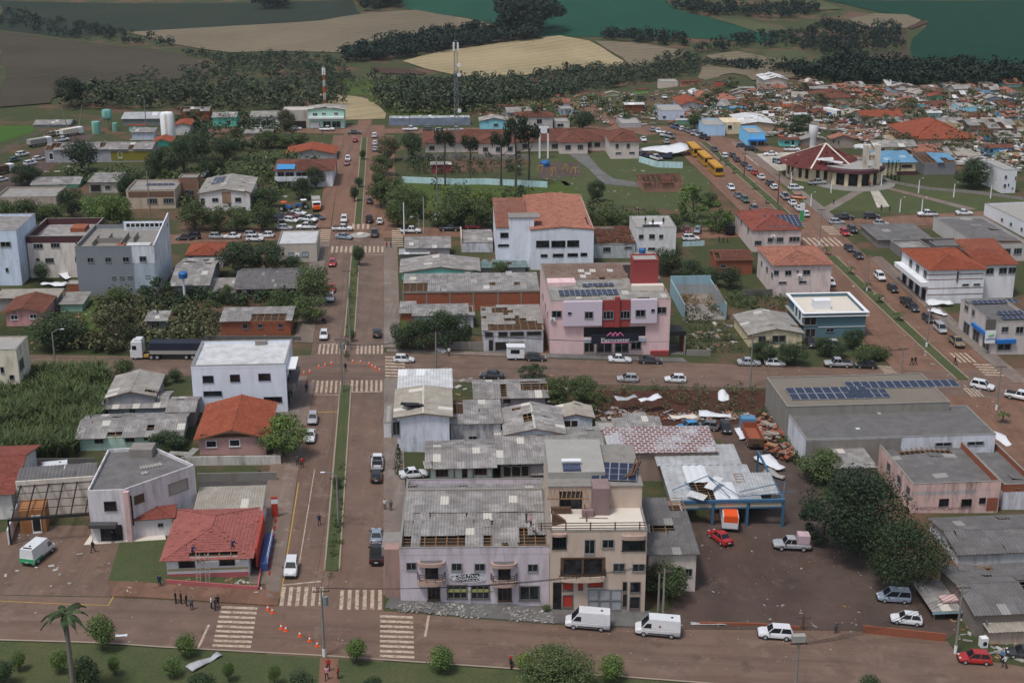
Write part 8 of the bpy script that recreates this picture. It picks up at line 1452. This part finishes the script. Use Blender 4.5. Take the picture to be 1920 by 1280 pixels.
wallm((190,186,180), .95); wallm((176,204,208)); bwall('low_wall','low pink wall around the bank lawn','plinth_pink',.6,'G',830,782,1290,818,1310,690); bwall('garden_wall','stained white garden wall before the terracotta bungalow','wall_190_186_180',1.5,'G',910,195,1405,188); bwall('low_wall','low orange wall at the mud yard gate','brick',1.1,'Z',1618,1186,1772,1202); bwall('low_wall','low orange wall remnant left of the mud yard gate','brick',.35,'Z',1312,1170,1420,1172,1500,1178); bwall('boundary_wall','pale turquoise boundary wall below the school','wall_176_204_208',1.8,'B',340,1020,650,1032,800,1030,1150,1048); bwall('boundary_wall','light blue retaining wall at the end of the school','wall_176_204_208',1.9,'B',1662,905,1760,935,1905,940); bwall('boundary_wall','grey boundary wall behind the red hut','concrete',1.6,'B',345,895,520,888,1060,890); bwall('garden_wall','grey wall before the low house on the middle street','concrete',1.6,'Y',335,1100,480,1100,665,1105); bwall('retaining_wall','dark wall behind the ambulance yard','concrete_dark',1.5,'G',90,205,480,200); bwall('garden_wall','low wall before the far white house','white_paint',1.0,'W',545,205,905,205); bwall('garden_wall','low brown wall below the brown brick house','concrete_dark',.9,'D',1140,708,1680,712); bwall('boundary_wall','wall before the narrow vacant lot beside the salmon shop','concrete',1.2,'F',20,792,155,795); bwall('boundary_wall','dark wall behind the vacant lot','concrete_dark',1.6,'F',330,465,500,462); bwall('boundary_wall','turquoise wall on the upper street','wall_176_204_208',1.2,'F',0,185,120,180); bwall('boundary_wall','low wall along the back of the church square','concrete',.8,'T',135,965,700,1065,1150,1100,1570,1160); bwall('boundary_wall','concrete wall between the two paved yards','concrete',1.4,'G',990,275,1385,268)
def fence(label, *c, n=14, h=1.6):
    p = pix('Z', *c); r = empty('wire_fence', p[0]); tag(r, label, 'fence')
    pts = []
    for a, b_ in zip(p, p[1:]):
        for i in range(n): q = a.lerp(b_, i/n); pts.append(Vector((q.x, q.y, T(q.x,q.y))))
    for q in pts: mb = MB(); mb.box((-.05,-.05,-.3),(.05,.05,h)); o = mb.build('fence_post', 'concrete', r); o.location = q-p[0]
    for zz in (.4,.9,1.4):
        mb = MB()
        for a, b_ in zip(pts, pts[1:]): mb.bar(a-p[0]+Vector((0,0,zz)), b_-p[0]+Vector((0,0,zz)), .02)
        mb.build('fence_wire', 'grey_metal', r)
fence('wire fence along the playing field and dirt road', 0,292, 35,272, 75,252, 95,240); fence('wire fence above the red soil bank', 1090,726, 1260,732, 1430,733, n=7)
# --- front roundabout island, signs, totem
G = at(676, 442); r = empty('roundabout', G); tag(r, 'small round concrete traffic island at the upper crossing', 'roundabout'); mb = MB(); mb.lathe([(2.6,-.2),(2.6,.22),(2.3,.3),(0,.32)], 24); mb.build('island', 'slab', r); mb = MB(); mb.lathe([(.9,.3),(.8,.7),(0,.7)], 16); mb.build('planter', 'slab_cream', r)
G = at(516, 970); r = empty('sign_totem', G, R(8)); tag(r, 'red and white totem sign beside the salmon-roofed office', 'sign'); 
for z0, z1, m_ in ((0,2.2,'shop_red'),(2.2,2.9,'white_paint'),(2.9,3.2,'shop_red')): mb = MB(); mb.box((-.45,-.12,z0-.3 if z0 == 0 else z0),(.45,.12,z1)); mb.build('panel', m_, r)
G = at(1503, 416); r = empty('sign_totem', G, R(8)); tag(r, 'white and green totem sign at the solar-roofed beige house', 'sign'); mb = MB(); mb.box((-.5,-.1,-.5),(.5,.1,3)); mb.build('green_panel', 'sign_green', r); mb = MB(); mb.box((-.6,-.15,3),(.6,.15,5)); mb.build('white_panel', 'white_paint', r)
G = at(1085, 365); r = empty('blue_tank', at(1022,312)); tag(r, 'round blue water tank by the playground', 'water tank'); mb = MB(); mb.lathe([(1.3,-.2),(1.5,1.2),(1.1,1.8),(0,2)], 16); mb.build('tank', 'tank_blue', r, True)
r = empty('water_tank', at(347, 566)); tag(r, 'blue water tank on a white post beside the grey house', 'water tank'); mb = MB(); mb.tube((0,0,-.5),(0,0,5.2),.25,.25,10); mb.build('post', 'white_paint', r); mb = MB(); mb.lathe([(.2,5.2),(.9,5.3),(1.0,6.3),(.7,6.6),(0,6.65)], 14); mb.build('tank', 'tank_blue', r, True)
# --- traffic cones
def cone_mesh():
    mb = MB(); mb.box((-.22,-.22,0),(.22,.22,.05),0); mb.lathe([(.17,.05),(.12,.3)], 10, mi=0); mb.lathe([(.12,.3),(.08,.5)], 10, mi=1); mb.lathe([(.08,.5),(.03,.78),(0,.78)], 10, mi=0); return mb.mesh('traffic_cone', ['orange', 'white_paint'])
CM = cone_mesh()
c1 = [px('G', *q) for q in ((1340,916),(1363,930),(1407,1010),(1430,1020),(1500,1047),(1549,1072),(1587,1097))]; c2 = [px('D', *q) for q in ((1665,915),(1697,896),(1730,888),(1780,862),(1815,852),(1850,842))] + [px('E', *q) for q in ((65,833),(108,836),(155,846),(172,858),(190,868),(213,880))]
for lst, pl_ in ((c1,'at the front crossing'),(c2,'across the middle street crossing')):
    for i, (x, y) in enumerate(sorted(lst)): o = link('traffic_cone', CM, None, at(x, y) + Vector((0,0,.045)), scale=(1.1,1.1,1.1)); tag(o, 'orange traffic cone %s, %s from the left' % (pl_, ordn(i)), 'traffic cone', 'traffic cones ' + pl_)
# --- people: one continuous skinned body per pose
def body(key, J, E_, Rr):
    me = bpy.data.meshes.new('person'); me.from_pydata(J, E_, []); o = bpy.data.objects.new('tmp', me); COL.objects.link(o); o.modifiers.new('s', 'SKIN'); me.skin_vertices[0].data[0].use_root = True
    for i, r_ in enumerate(Rr): me.skin_vertices[0].data[i].radius = (r_, r_*.85)
    sd = o.modifiers.new('d', 'SUBSURF'); sd.levels = 1; dg = bpy.context.evaluated_depsgraph_get(); m2 = bpy.data.meshes.new_from_object(o.evaluated_get(dg)); bpy.data.objects.remove(o)
    m2.materials.clear()
    for k in ('cloth','trousers','skin','hair'): m2.materials.append(MATS[k])
    return m2
mat('trousers', (.022,.025,.035), .9, .3, 4); mat('skin', (.35,.19,.13), .6, .08, 4); mat('hair', (.02,.014,.01), .7, .2, 6)
BE = [(0,1),(1,2),(2,3),(3,4),(4,5),(5,6),(2,7),(7,8),(8,9),(9,10),(2,11),(11,12),(12,13),(13,14),(0,15),(15,16),(16,17),(17,18),(0,19),(19,20),(20,21),(21,22)]
BR = [.15,.14,.16,.07,.065,.105,.095,.075,.055,.042,.035,.075,.055,.042,.035,.11,.075,.055,.05,.11,.075,.055,.05]
def pose(st, lean=0, arm=.0, crouch=0):
    hz = .95 - crouch*.42; y = lean
    J = [(0,0,hz),(0,y*.4,hz+.25),(0,y*.8,hz+.48),(0,y*.9,hz+.56),(0,y,hz+.62),(0,y+.02,hz+.72),(0,y+.02,hz+.80),(.19,y*.8,hz+.46),(.26,y*.8+arm*.3,hz+.20),(.24,y*.8+.1+arm,hz-.02+arm*.5),(.23,y*.8+.13+arm*1.1,hz-.12+arm*.5),(-.19,y*.8,hz+.46),(-.26,y*.8-.05,hz+.20),(-.24,y*.8+.08,hz-.02),(-.23,y*.8+.1,hz-.12)]
    for s, k in ((1, st), (-1, -st)):
        J += [(s*.10, 0, hz-.06), (s*.11, k*.5+crouch*.38, hz*.53+.02), (s*.11, k-(.08 if k < 0 else 0), .09), (s*.12, k+.14, .045)]
    return J
PB = {}
for key, a in dict(stand=(.03,), walk=(.26,.05,.12), crouch=(.05,.3,.25,1)).items():
    me = body(key, pose(*a), BE, BR); hz = .95-(.42 if key == 'crouch' else 0); mi = []
    for p in me.polygons:
        z = p.center.z; r_ = math.hypot(p.center.x, p.center.y)
        hand = abs(p.center.x) > .17 and z < hz-.06 and z > hz-.3
        mi.append(3 if z > hz+.745 or (z > hz+.66 and p.center.y < (a[1] if len(a) > 1 else 0)-.02) else 2 if z > hz+.545 or hand else 0 if z > hz+.0 else 1)
    me.polygons.foreach_set('material_index', mi); me.polygons.foreach_set('use_smooth', [True]*len(mi)); PB[key] = me
def person(x, y, hdg, col, label, ps='stand', z=None, loc=None, s=1.04):
    p = loc if loc is not None else at(x, y); 
    o = link('person', PB[ps], None, (p.x, p.y, (p.z if loc is not None else T(p.x,p.y)+.04)), R(hdg-90), (s,s,s), col); tag(o, label, 'person'); return o
DK, NV, WH, RD, GY, BLU, PNK = (.015,.016,.02), (.02,.03,.08), (.6,.6,.6), (.4,.03,.03), (.1,.1,.11), (.10,.25,.45), (.55,.25,.35)
for a in ((330,1131,200,DK,'person in dark clothes, leftmost of four before the pink wall'),(340,1132,20,DK,'person in dark clothes, second of four before the pink wall'),(350,1136,0,DK,'person in dark clothes, third of four before the pink wall'),(360,1143,250,GY,'person in grey and pale trousers, rightmost of four before the pink wall'),(397,1141,10,WH,'person in a white shirt beside the front crossing'),(404,1144,190,NV,'person in navy beside the white-shirted one at the front crossing'),(409,1139,100,DK,'person in black behind the pair at the front crossing'),(599,985,90,NV,'person in navy walking down the avenue','walk'),(175,1036,60,DK,'person in dark clothes on the ambulance yard','walk'),(212,1018,270,DK,'person in black at the health centre door'),(300,1100,250,NV,'person in navy at the lamp on the bank lawn'),(558,873,90,GY,'person in grey walking up the left pavement','walk'),(567,877,90,RD,'person in dark red walking up the left pavement','walk'),(487,893,270,GY,'person sitting low by the paved yard','crouch'),(722,956,100,WH,'person in a white shirt on the pavement beside the lilac block'),(733,958,80,GY,'person in grey on the pavement beside the lilac block'),(616,1258,260,RD,'person in red, upper one on the lawn path'),(613,1275,90,PNK,'child in pink on the lawn path','walk'),(634,1272,180,RD,'person in red at the right of the lawn path'),(1567,1187,270,GY,'person in grey at the mud yard gate'),(1878,1240,200,BLU,'person in light blue at the lower right kerb'),(1883,1252,180,WH,'person in white beside the light blue one at the lower right kerb','walk'),(1709,685,20,DK,'person in black, left of the pair on the second avenue','walk'),(1716,684,200,DK,'person in black, right of the pair on the second avenue','walk'),(1791,684,180,DK,'lone person crossing the second avenue','walk'),(842,668,90,WH,'person in white before the dark garden trees'),(648,697,270,DK,'person in black on the middle street median'),(575,736,90,NV,'person in navy before the white office building'),(576,728,0,RD,'person in red before the white office building'),(725,466,100,RD,'person in red at the upper crossing corner'),(733,466,80,GY,'person in grey at the upper crossing corner'),(808,406,90,RD,'person in red on the park path','walk'),(813,408,90,DK,'person in dark clothes on the park path','walk'),(1652,396,90,DK,'person in dark clothes on the plaza steps','walk'),(1668,397,90,GY,'person in grey on the plaza steps','walk'),(1631,352,90,RD,'person in red before the church porch'),(1575,338,0,RD,'person in pale red at the church door'),(1348,455,0,DK,'person in dark clothes, left of the group by the beige corner house'),(1356,456,90,GY,'person in grey, middle of the group by the beige corner house'),(1364,455,180,RD,'person in red, right of the group by the beige corner house'),(605,253,0,NV,'person in navy on the far street before the mint building'),(1563,384,0,DK,'person in dark clothes on the plaza path'),(1449,306,0,DK,'person on the pale plaza left of the church')):
    person(*a)
# roof workers on the bank, the lilac block and the white block
def onroof(x, y, zroof): d = ray(x, y); t = (zroof-CAMH)/d.z; return Vector((0,0,CAMH)) + d*t
gb = at(*px('G', 838, 747)); hb = 4.0
for x, y, c_, l_ in ((962,640,NV,'roof worker in navy kneeling on the salmon tile roof, left one'),(1162,610,NV,'roof worker in navy crouching on the salmon tile roof, right one')): person(0,0,60,c_,l_,'crouch',loc=onroof(*px('G',x,y),gb.z+5.0))
gl = at(*px('J', 68, 640)); 
for x, y, c_, l_, ps in ((925,478,GY,'roof worker in grey on the lilac block','stand'),(948,500,PNK,'roof worker in pale pink on the lilac block','stand'),(972,530,WH,'roof worker in white crouching on the lilac block','crouch')): person(0,0,200,c_,l_,ps,loc=onroof(*px('H',x,y),gl.z+7.4))
gw = at(*px('E', 1640, 245))
for x, y, l_ in ((1697,62,'worker on the left of the white flat roof'),(1738,75,'worker in the middle of the white flat roof'),(1797,66,'worker on the right of the white flat roof')): person(0,0,100,DK,l_,'stand',loc=onroof(*px('E',x,y),gw.z+12.3))
# --- ladders at the bank
for x, l_ in ((1003,'stepladder leaning on the bank wall, left one'),(1048,'ladder leaning on the bank wall, right one')):
    G = at(*px('G', x, 745)); r = empty('ladder', G, R(4)); tag(r, l_, 'ladder'); mb = MB()
    for s in (-.25,.25): mb.bar((s,-1.7,-.1),(s,-.85,3.7),.06)
    for k in range(9): mb.bar((-.25,-1.7+.85*(k+.7)/9.5,.2+k*.4),(.25,-1.7+.85*(k+.7)/9.5,.2+k*.4),.04)
    mb.build('frame', 'slab', r)
# --- debris: bent sheets one by one, then the crumbs
dr = random.Random(31)
def bent(x0, y0, x1, y1, wd, mt, label, z=.25, curl=.5, cat='sheet', name='metal_sheet', base=None):
    a, b_ = at(x0, y0), at(x1, y1); L = (b_-a); L.z = 0; n_ = 9; mb = MB(); d = L.normalized(); sd = Vector((-d.y, d.x, 0))*wd; ph = dr.uniform(0,6)
    a0 = Vector((0,0,0))
    for i in range(n_):
        t = i/(n_-1); c_ = a+L*t
        for k in range(4): q = c_+sd*(k/3-.5)*(1+.25*math.sin(t*5+ph)); q.z = T(q.x,q.y)+.06+z*.85+min(.3,z*.4)*abs(math.sin(t*3.4+ph))+curl*.4*(k/3)**2*(1+.5*math.sin(t*4+ph))+.3*wd*noise.noise((q.x*.9,q.y*.9,ph))*.6; q += sd*.12*noise.noise((t*6,k,ph)); mb.v.append(tuple(q-a))
    for i in range(n_-1):
        for k in range(3): mb.f.append((i*4+k,(i+1)*4+k,(i+1)*4+k+1,i*4+k+1)); mb.mi.append(0)
    o = mb.build(name, mt, None, True); o.location = a; sm = o.modifiers.new('thickness', 'SOLIDIFY'); sm.thickness = .03; tag(o, label, cat)
bm_ = [('M',965,210,1055,215,2.0,'white_sheet','white panel lying on the red soil bank',.2,2.2),('M',810,345,1070,365,1.6,'white_sheet','long bent white sheet at the foot of the soil bank',.4,.6),('M',585,375,795,365,1.4,'slab_cream','tan bent sheet behind the rust-streaked shed',.4,.5),('M',1430,585,1545,690,1.6,'white_sheet','twisted white sheet beside the scrap heap',.5,.7),('M',1300,685,1465,790,2.2,'white_sheet','large white sheet lying in the workshop yard',.4,.6),('M',1330,800,1490,855,1.2,'slab','curved grey-white strip below the large white sheet',.4,.5),('M',145,305,310,285,1.3,'metal','pale sheet on the ruined shed, left one',2.4,.4),('M',335,320,500,285,1.3,'white_sheet','white torn sheet on the ruined shed, right one',2.4,.5),('M',1130,455,1160,540,1.2,'white_sheet','bent white panel left of the dump truck',.3,.8),('M',1310,420,1300,530,1.2,'slab','bent grey panel right of the dump truck',.3,.8),
('X',385,770,610,780,1.6,'white_sheet','crumpled white sheets on the lawn below the maroon-banded building',.5,.7),('X',570,680,640,730,1.5,'white_sheet','white sheet leaning near the orange brick hut',.6,.9),('X',600,672,695,668,1.2,'white_sheet','second white sheet near the orange brick hut',.8,.6),('W',185,665,315,570,1.4,'white_sheet','long white banner sheet lying in the upper left garden',.5,1.0),('E',535,10,540,68,2.0,'white_sheet','white sheet beside the park path',.3,2.0),('E',530,760,580,780,1.2,'white_sheet','white sheet on the middle street pavement',.2,.3),('O',440,875,570,920,1.6,'white_sheet','white sheet leaning at the second avenue kerb',.5,.6),('O',420,830,620,825,1.8,'white_sheet','heap of white sheets before the brown-striped shop',.6,.8),('N',1480,300,1720,480,1.3,'white_sheet','twisted white and blue sheet on the narrow roof right of the market',4.6,.6),('I',705,100,885,95,1.6,'white_sheet','white plastic sheet lying below the dark warehouse',.5,.5),('G',945,1222,1100,1145,1.0,'metal','fallen lamp and metal bar on the front lawn',.2,.3),('G',578,1047,638,1044,.4,'white_sheet','white plank on the front street',.05,.1)]
for rg, x0, y0, x1, y1, wd, mt, lbl, z, cu_ in bm_: bent(*px(rg,x0,y0), *px(rg,x1,y1), wd, mt, lbl, z, cu_)
bent(1295,1170,1362,1171,.5,'metal','pale metal strip on the front street kerb',.1,.1)
def crumbs(name, label, mats_, poly, n, smin, smax, hgt=.15, dz=.05, z0=None):
    P_ = [(poly[i], poly[i+1]) for i in range(0, len(poly), 2)]; x0, x1 = min(p[0] for p in P_), max(p[0] for p in P_); y0, y1 = min(p[1] for p in P_), max(p[1] for p in P_); mb = MB(); k = 0
    while k < n:
        q = (dr.uniform(x0,x1), dr.uniform(y0,y1))
        if not inside(q, P_): continue
        G = at(*q)
        if noise.noise((G.x*.22, G.y*.22, n)) < dr.uniform(-.35, .35): continue
        k += 1; s = dr.uniform(smin, smax)*dr.choice((.5,.7,1,1,1.6)); M = Matrix.Translation(G+Vector((0,0,dz+s*hgt*.5+(dr.random()*(z0 or 0))))) @ Matrix.Rotation(dr.uniform(0,6.28),4,'Z') @ Matrix.Rotation(dr.uniform(-.35,.35),4,'X'); mb.box((-s,-s*dr.uniform(.2,.7),-s*hgt*.5),(s,s*dr.uniform(.2,.7),s*hgt*.5), dr.randrange(len(mats_)), M)
    o = mb.build(name, mats_); tag(o, label, 'debris', kind='stuff')
mat('rubble_white', (.42,.40,.38), .9, .2, 3); mat('rubble_grey', (.26,.25,.24), .9, .25, 3); mat('rubble_red', (.30,.11,.07), .9, .25, 3)
RB = ['rubble_white','rubble_grey','debris_mix','wood']
crumbs('rubble', 'pale rubble strewn on the pavement before the lilac block', ['rubble_white','rubble_grey','rubble_grey','debris_mix'], (722,1128, 800,1128, 880,1132, 960,1140, 1035,1150, 1040,1170, 960,1166, 880,1160, 800,1152, 735,1146), 520, .04, .2, .3, .16)
crumbs('litter', 'small litter scattered over the front street', ['rubble_white','rubble_grey','debris_mix'], (0,1120, 500,1140, 1300,1180, 1700,1230, 1700,1270, 960,1245, 300,1208, 0,1195), 150, .03, .11, .3)
crumbs('litter', 'litter and twigs scattered over the mud yard', ['rubble_white','rubble_grey','wood','debris_mix'], (1230,1170, 1310,1000, 1480,1000, 1560,1010, 1640,1080, 1740,1110, 1770,1190, 1330,1178), 200, .03, .14, .25); crumbs('litter', 'litter along the first avenue', ['rubble_white','rubble_grey'], (560,905, 590,700, 610,560, 622,470, 718,470, 720,700, 716,1110, 640,1110, 530,1110), 170, .03, .11, .3); crumbs('litter', 'litter over the middle street and crossing', ['rubble_white','rubble_grey','debris_mix'], (585,665, 1680,690, 1690,730, 1030,712, 580,712), 170, .03, .12, .3)
crumbs('litter', 'tile fragments and paper around the bank lawn', ['rubble_red','rubble_white','rubble_red'], (208,1092, 312,1085, 480,1075, 490,1100, 520,1125, 300,1112, 210,1112), 260, .06, .2, .3); crumbs('scrap_heap', 'heap of rusty scrap, timber and orange plastic in the scrap yard', ['rubble_red','wood','dump_orange','debris_mix','black_metal'], (1425,790, 1470,785, 1480,830, 1490,870, 1440,860, 1425,830), 420, .2, .7, .35, .05, 1.2); crumbs('rubble', 'timber and sheet fragments below the soil bank', RB+['rubble_red'], (1110,765, 1240,770, 1420,772, 1430,790, 1250,790, 1110,788), 360, .12, .5, .2, .05, .3)
crumbs('rubble', 'rubble and broken sheets filling the vacant lot beside the gutted building', RB, (1280,590, 1375,580, 1390,640, 1360,660, 1285,650), 220, .1, .5, .15); crumbs('rubble', 'wreckage spread between the battered houses', RB+['rubble_white','rubble_white','rubble_red','white_sheet'], (1290,170, 1560,172, 1925,176, 1925,325, 1690,300, 1570,250, 1480,262, 1380,250, 1290,235), 4200, .25, 1.25, .25, .1, 1.0); crumbs('rubble', 'wreckage on the valley edge beyond the school', RB+['rubble_red'], (900,195, 1080,180, 1290,170, 1290,235, 1100,235, 900,235), 700, .2, .9, .25, .1, .6); crumbs('rubble', 'scattered storm wreckage in the upper left quarter', RB, (100,240, 620,235, 620,330, 520,390, 200,380, 60,330), 420, .15, .6, .2); crumbs('rubble', 'scattered pieces in the left middle lots', RB, (30,560, 330,545, 560,560, 560,650, 280,660, 30,660), 320, .1, .45, .2); crumbs('rubble', 'roofing pieces in the lower right yards', RB, (1720,1090, 1920,1080, 1920,1240, 1800,1225, 1780,1150), 260, .1, .5, .2); crumbs('rubble', 'storm litter in the park and around the school', RB, (740,300, 1330,320, 1330,420, 740,420), 320, .12, .4, .2); crumbs('rubble', 'pieces of roofing strewn around the houses behind the lilac block', RB, (740,700, 1110,705, 1110,800, 1000,840, 760,850), 220, .12, .45, .2); crumbs('rubble', 'storm litter along the second avenue', RB, (1340,320, 1540,440, 1900,780, 1900,830, 1560,500, 1340,350), 300, .08, .3, .2); crumbs('rubble', 'fallen white pieces in the ambulance yard', ['rubble_white','rubble_white','rubble_grey'], (10,1000, 190,985, 215,1020, 200,1110, 0,1110), 36, .06, .28, .2)
# wrecked tent at the school end and playground
bent(1200,292,1290,290,6,'white_sheet','collapsed white tent beside the school end wing',1.8,2.2,'tent','collapsed_tent'); bent(1205,296,1260,298,3,'sign_navy','dark blue part of the collapsed tent',.8,1.0,'tent','collapsed_tent')
for i, (x, y) in enumerate(((1018,322),(1040,326),(1062,320),(1080,326))):
    r = empty('play_frame', at(x, y), dr.uniform(0,3)); tag(r, 'yellow playground frame below the school, %s from the left' % ordn(i), 'play frame', 'yellow playground frames'); mb = MB()
    for p, q in (((-1,0,-.1),(-.3,0,1.9)),((1,0,-.1),(.3,0,1.9)),((-.3,0,1.9),(.3,0,1.9)),((-1,1.4,-.1),(-.3,1.2,1.9)),((1,1.4,-.1),(.3,1.2,1.9)),((-.3,0,1.9),(-.3,1.2,1.9)),((.3,0,1.9),(.3,1.2,1.9))): mb.bar(p, q, .12)
    mb.build('frame', 'yellow_paint', r)
r = empty('washing_machine', at(1843,1211), R(10)); tag(r, 'white washing machine standing in the rubble at the lower right', 'appliance'); mb = MB(); mb.box((-.45,-.4,-.1),(.45,.4,1.3)); mb.build('cabinet','white_paint',r); mb = MB(); mb.tube((.0,-.41,.6),(.0,-.44,.6),.28,.28,14); mb.build('door','glass',r)
for i,(x,y) in enumerate(((1130,1140),(1148,1142),(762,1122),(774,1126))):
    r = empty('pallet', at(x,y), R(3)); tag(r, 'wooden pallet leaning %s' % ('on the grey shutters of the brown building, left one','on the grey shutters of the brown building, right one','at the lilac block corner, left one','at the lilac block corner, right one')[i], 'pallet')
    for k in range(6): mb = MB(); mb.box((-.6,-.05,.08+k*.2),(.6,.0,.2+k*.2)); mb.build('plank','wood',r)
    for k in (-.5,0,.5): mb = MB(); mb.box((k-.05,.003,0),(k+.05,.1,1.3)); mb.build('runner','wood',r)
# overhead wires between the near poles
def wire(p, q, za, zb_, label):
    a, c_ = at(*p)+Vector((0,0,za)), at(*q)+Vector((0,0,zb_)); mb = MB(); pr = None
    for dx in (-.8, 0, .8):
        pr = None
        for i in range(13): t = i/12; w_ = a.lerp(c_, t); w_.z -= 1.2*4*t*(1-t); w_.x += dx; mb.bar(pr, w_-a, .035) if pr is not None else None; pr = w_-a
    o = mb.build('overhead_wires', 'black_metal'); o.location = a; tag(o, label, 'wire')
wire((608,1230),(1243,1156),9,7.5,'overhead wires from the front crossing pole to the brown building'); wire((608,1230),(635,985),9,7.5,'overhead wires from the front crossing pole to the lower median lamp'); wire((635,985),(642,735),7.5,9,'overhead wires above the lower median'); wire((642,735),(657,655),9,14,'overhead wires above the middle crossing'); wire((1791,1224),(1490,1308),8.6,7,'overhead wires at the lower right'); wire((818,690),(642,735),7.2,9,'overhead wires over the middle street, left span'); wire((818,690),(1406,728),7.2,9.5,'overhead wires over the middle street, right span'); wire((1406,728),(1690,702),9.5,5,'overhead wires before the solar warehouse')
# --- the air: thin even haze round the whole place
hv = MB(); hv.box((-1180,-60,-60),(1180,3300,330)); o = hv.build('haze', 'white_paint'); o['kind'] = 'stuff'; tag(o, 'thin pale haze filling the air over the town and valley', 'haze'); m_ = bpy.data.materials.new('haze'); m_.use_nodes = True; t_ = m_.node_tree; t_.nodes.remove(t_.nodes['Principled BSDF']); pv = t_.nodes.new('ShaderNodeVolumePrincipled'); pv.inputs['Color'].default_value = (.86,.92,1,1); pv.inputs['Density'].default_value = .00006; pv.inputs['Anisotropy'].default_value = .2; t_.links.new(pv.outputs[0], t_.nodes['Material Output'].inputs['Volume']); o.data.materials.clear(); o.data.materials.append(m_)
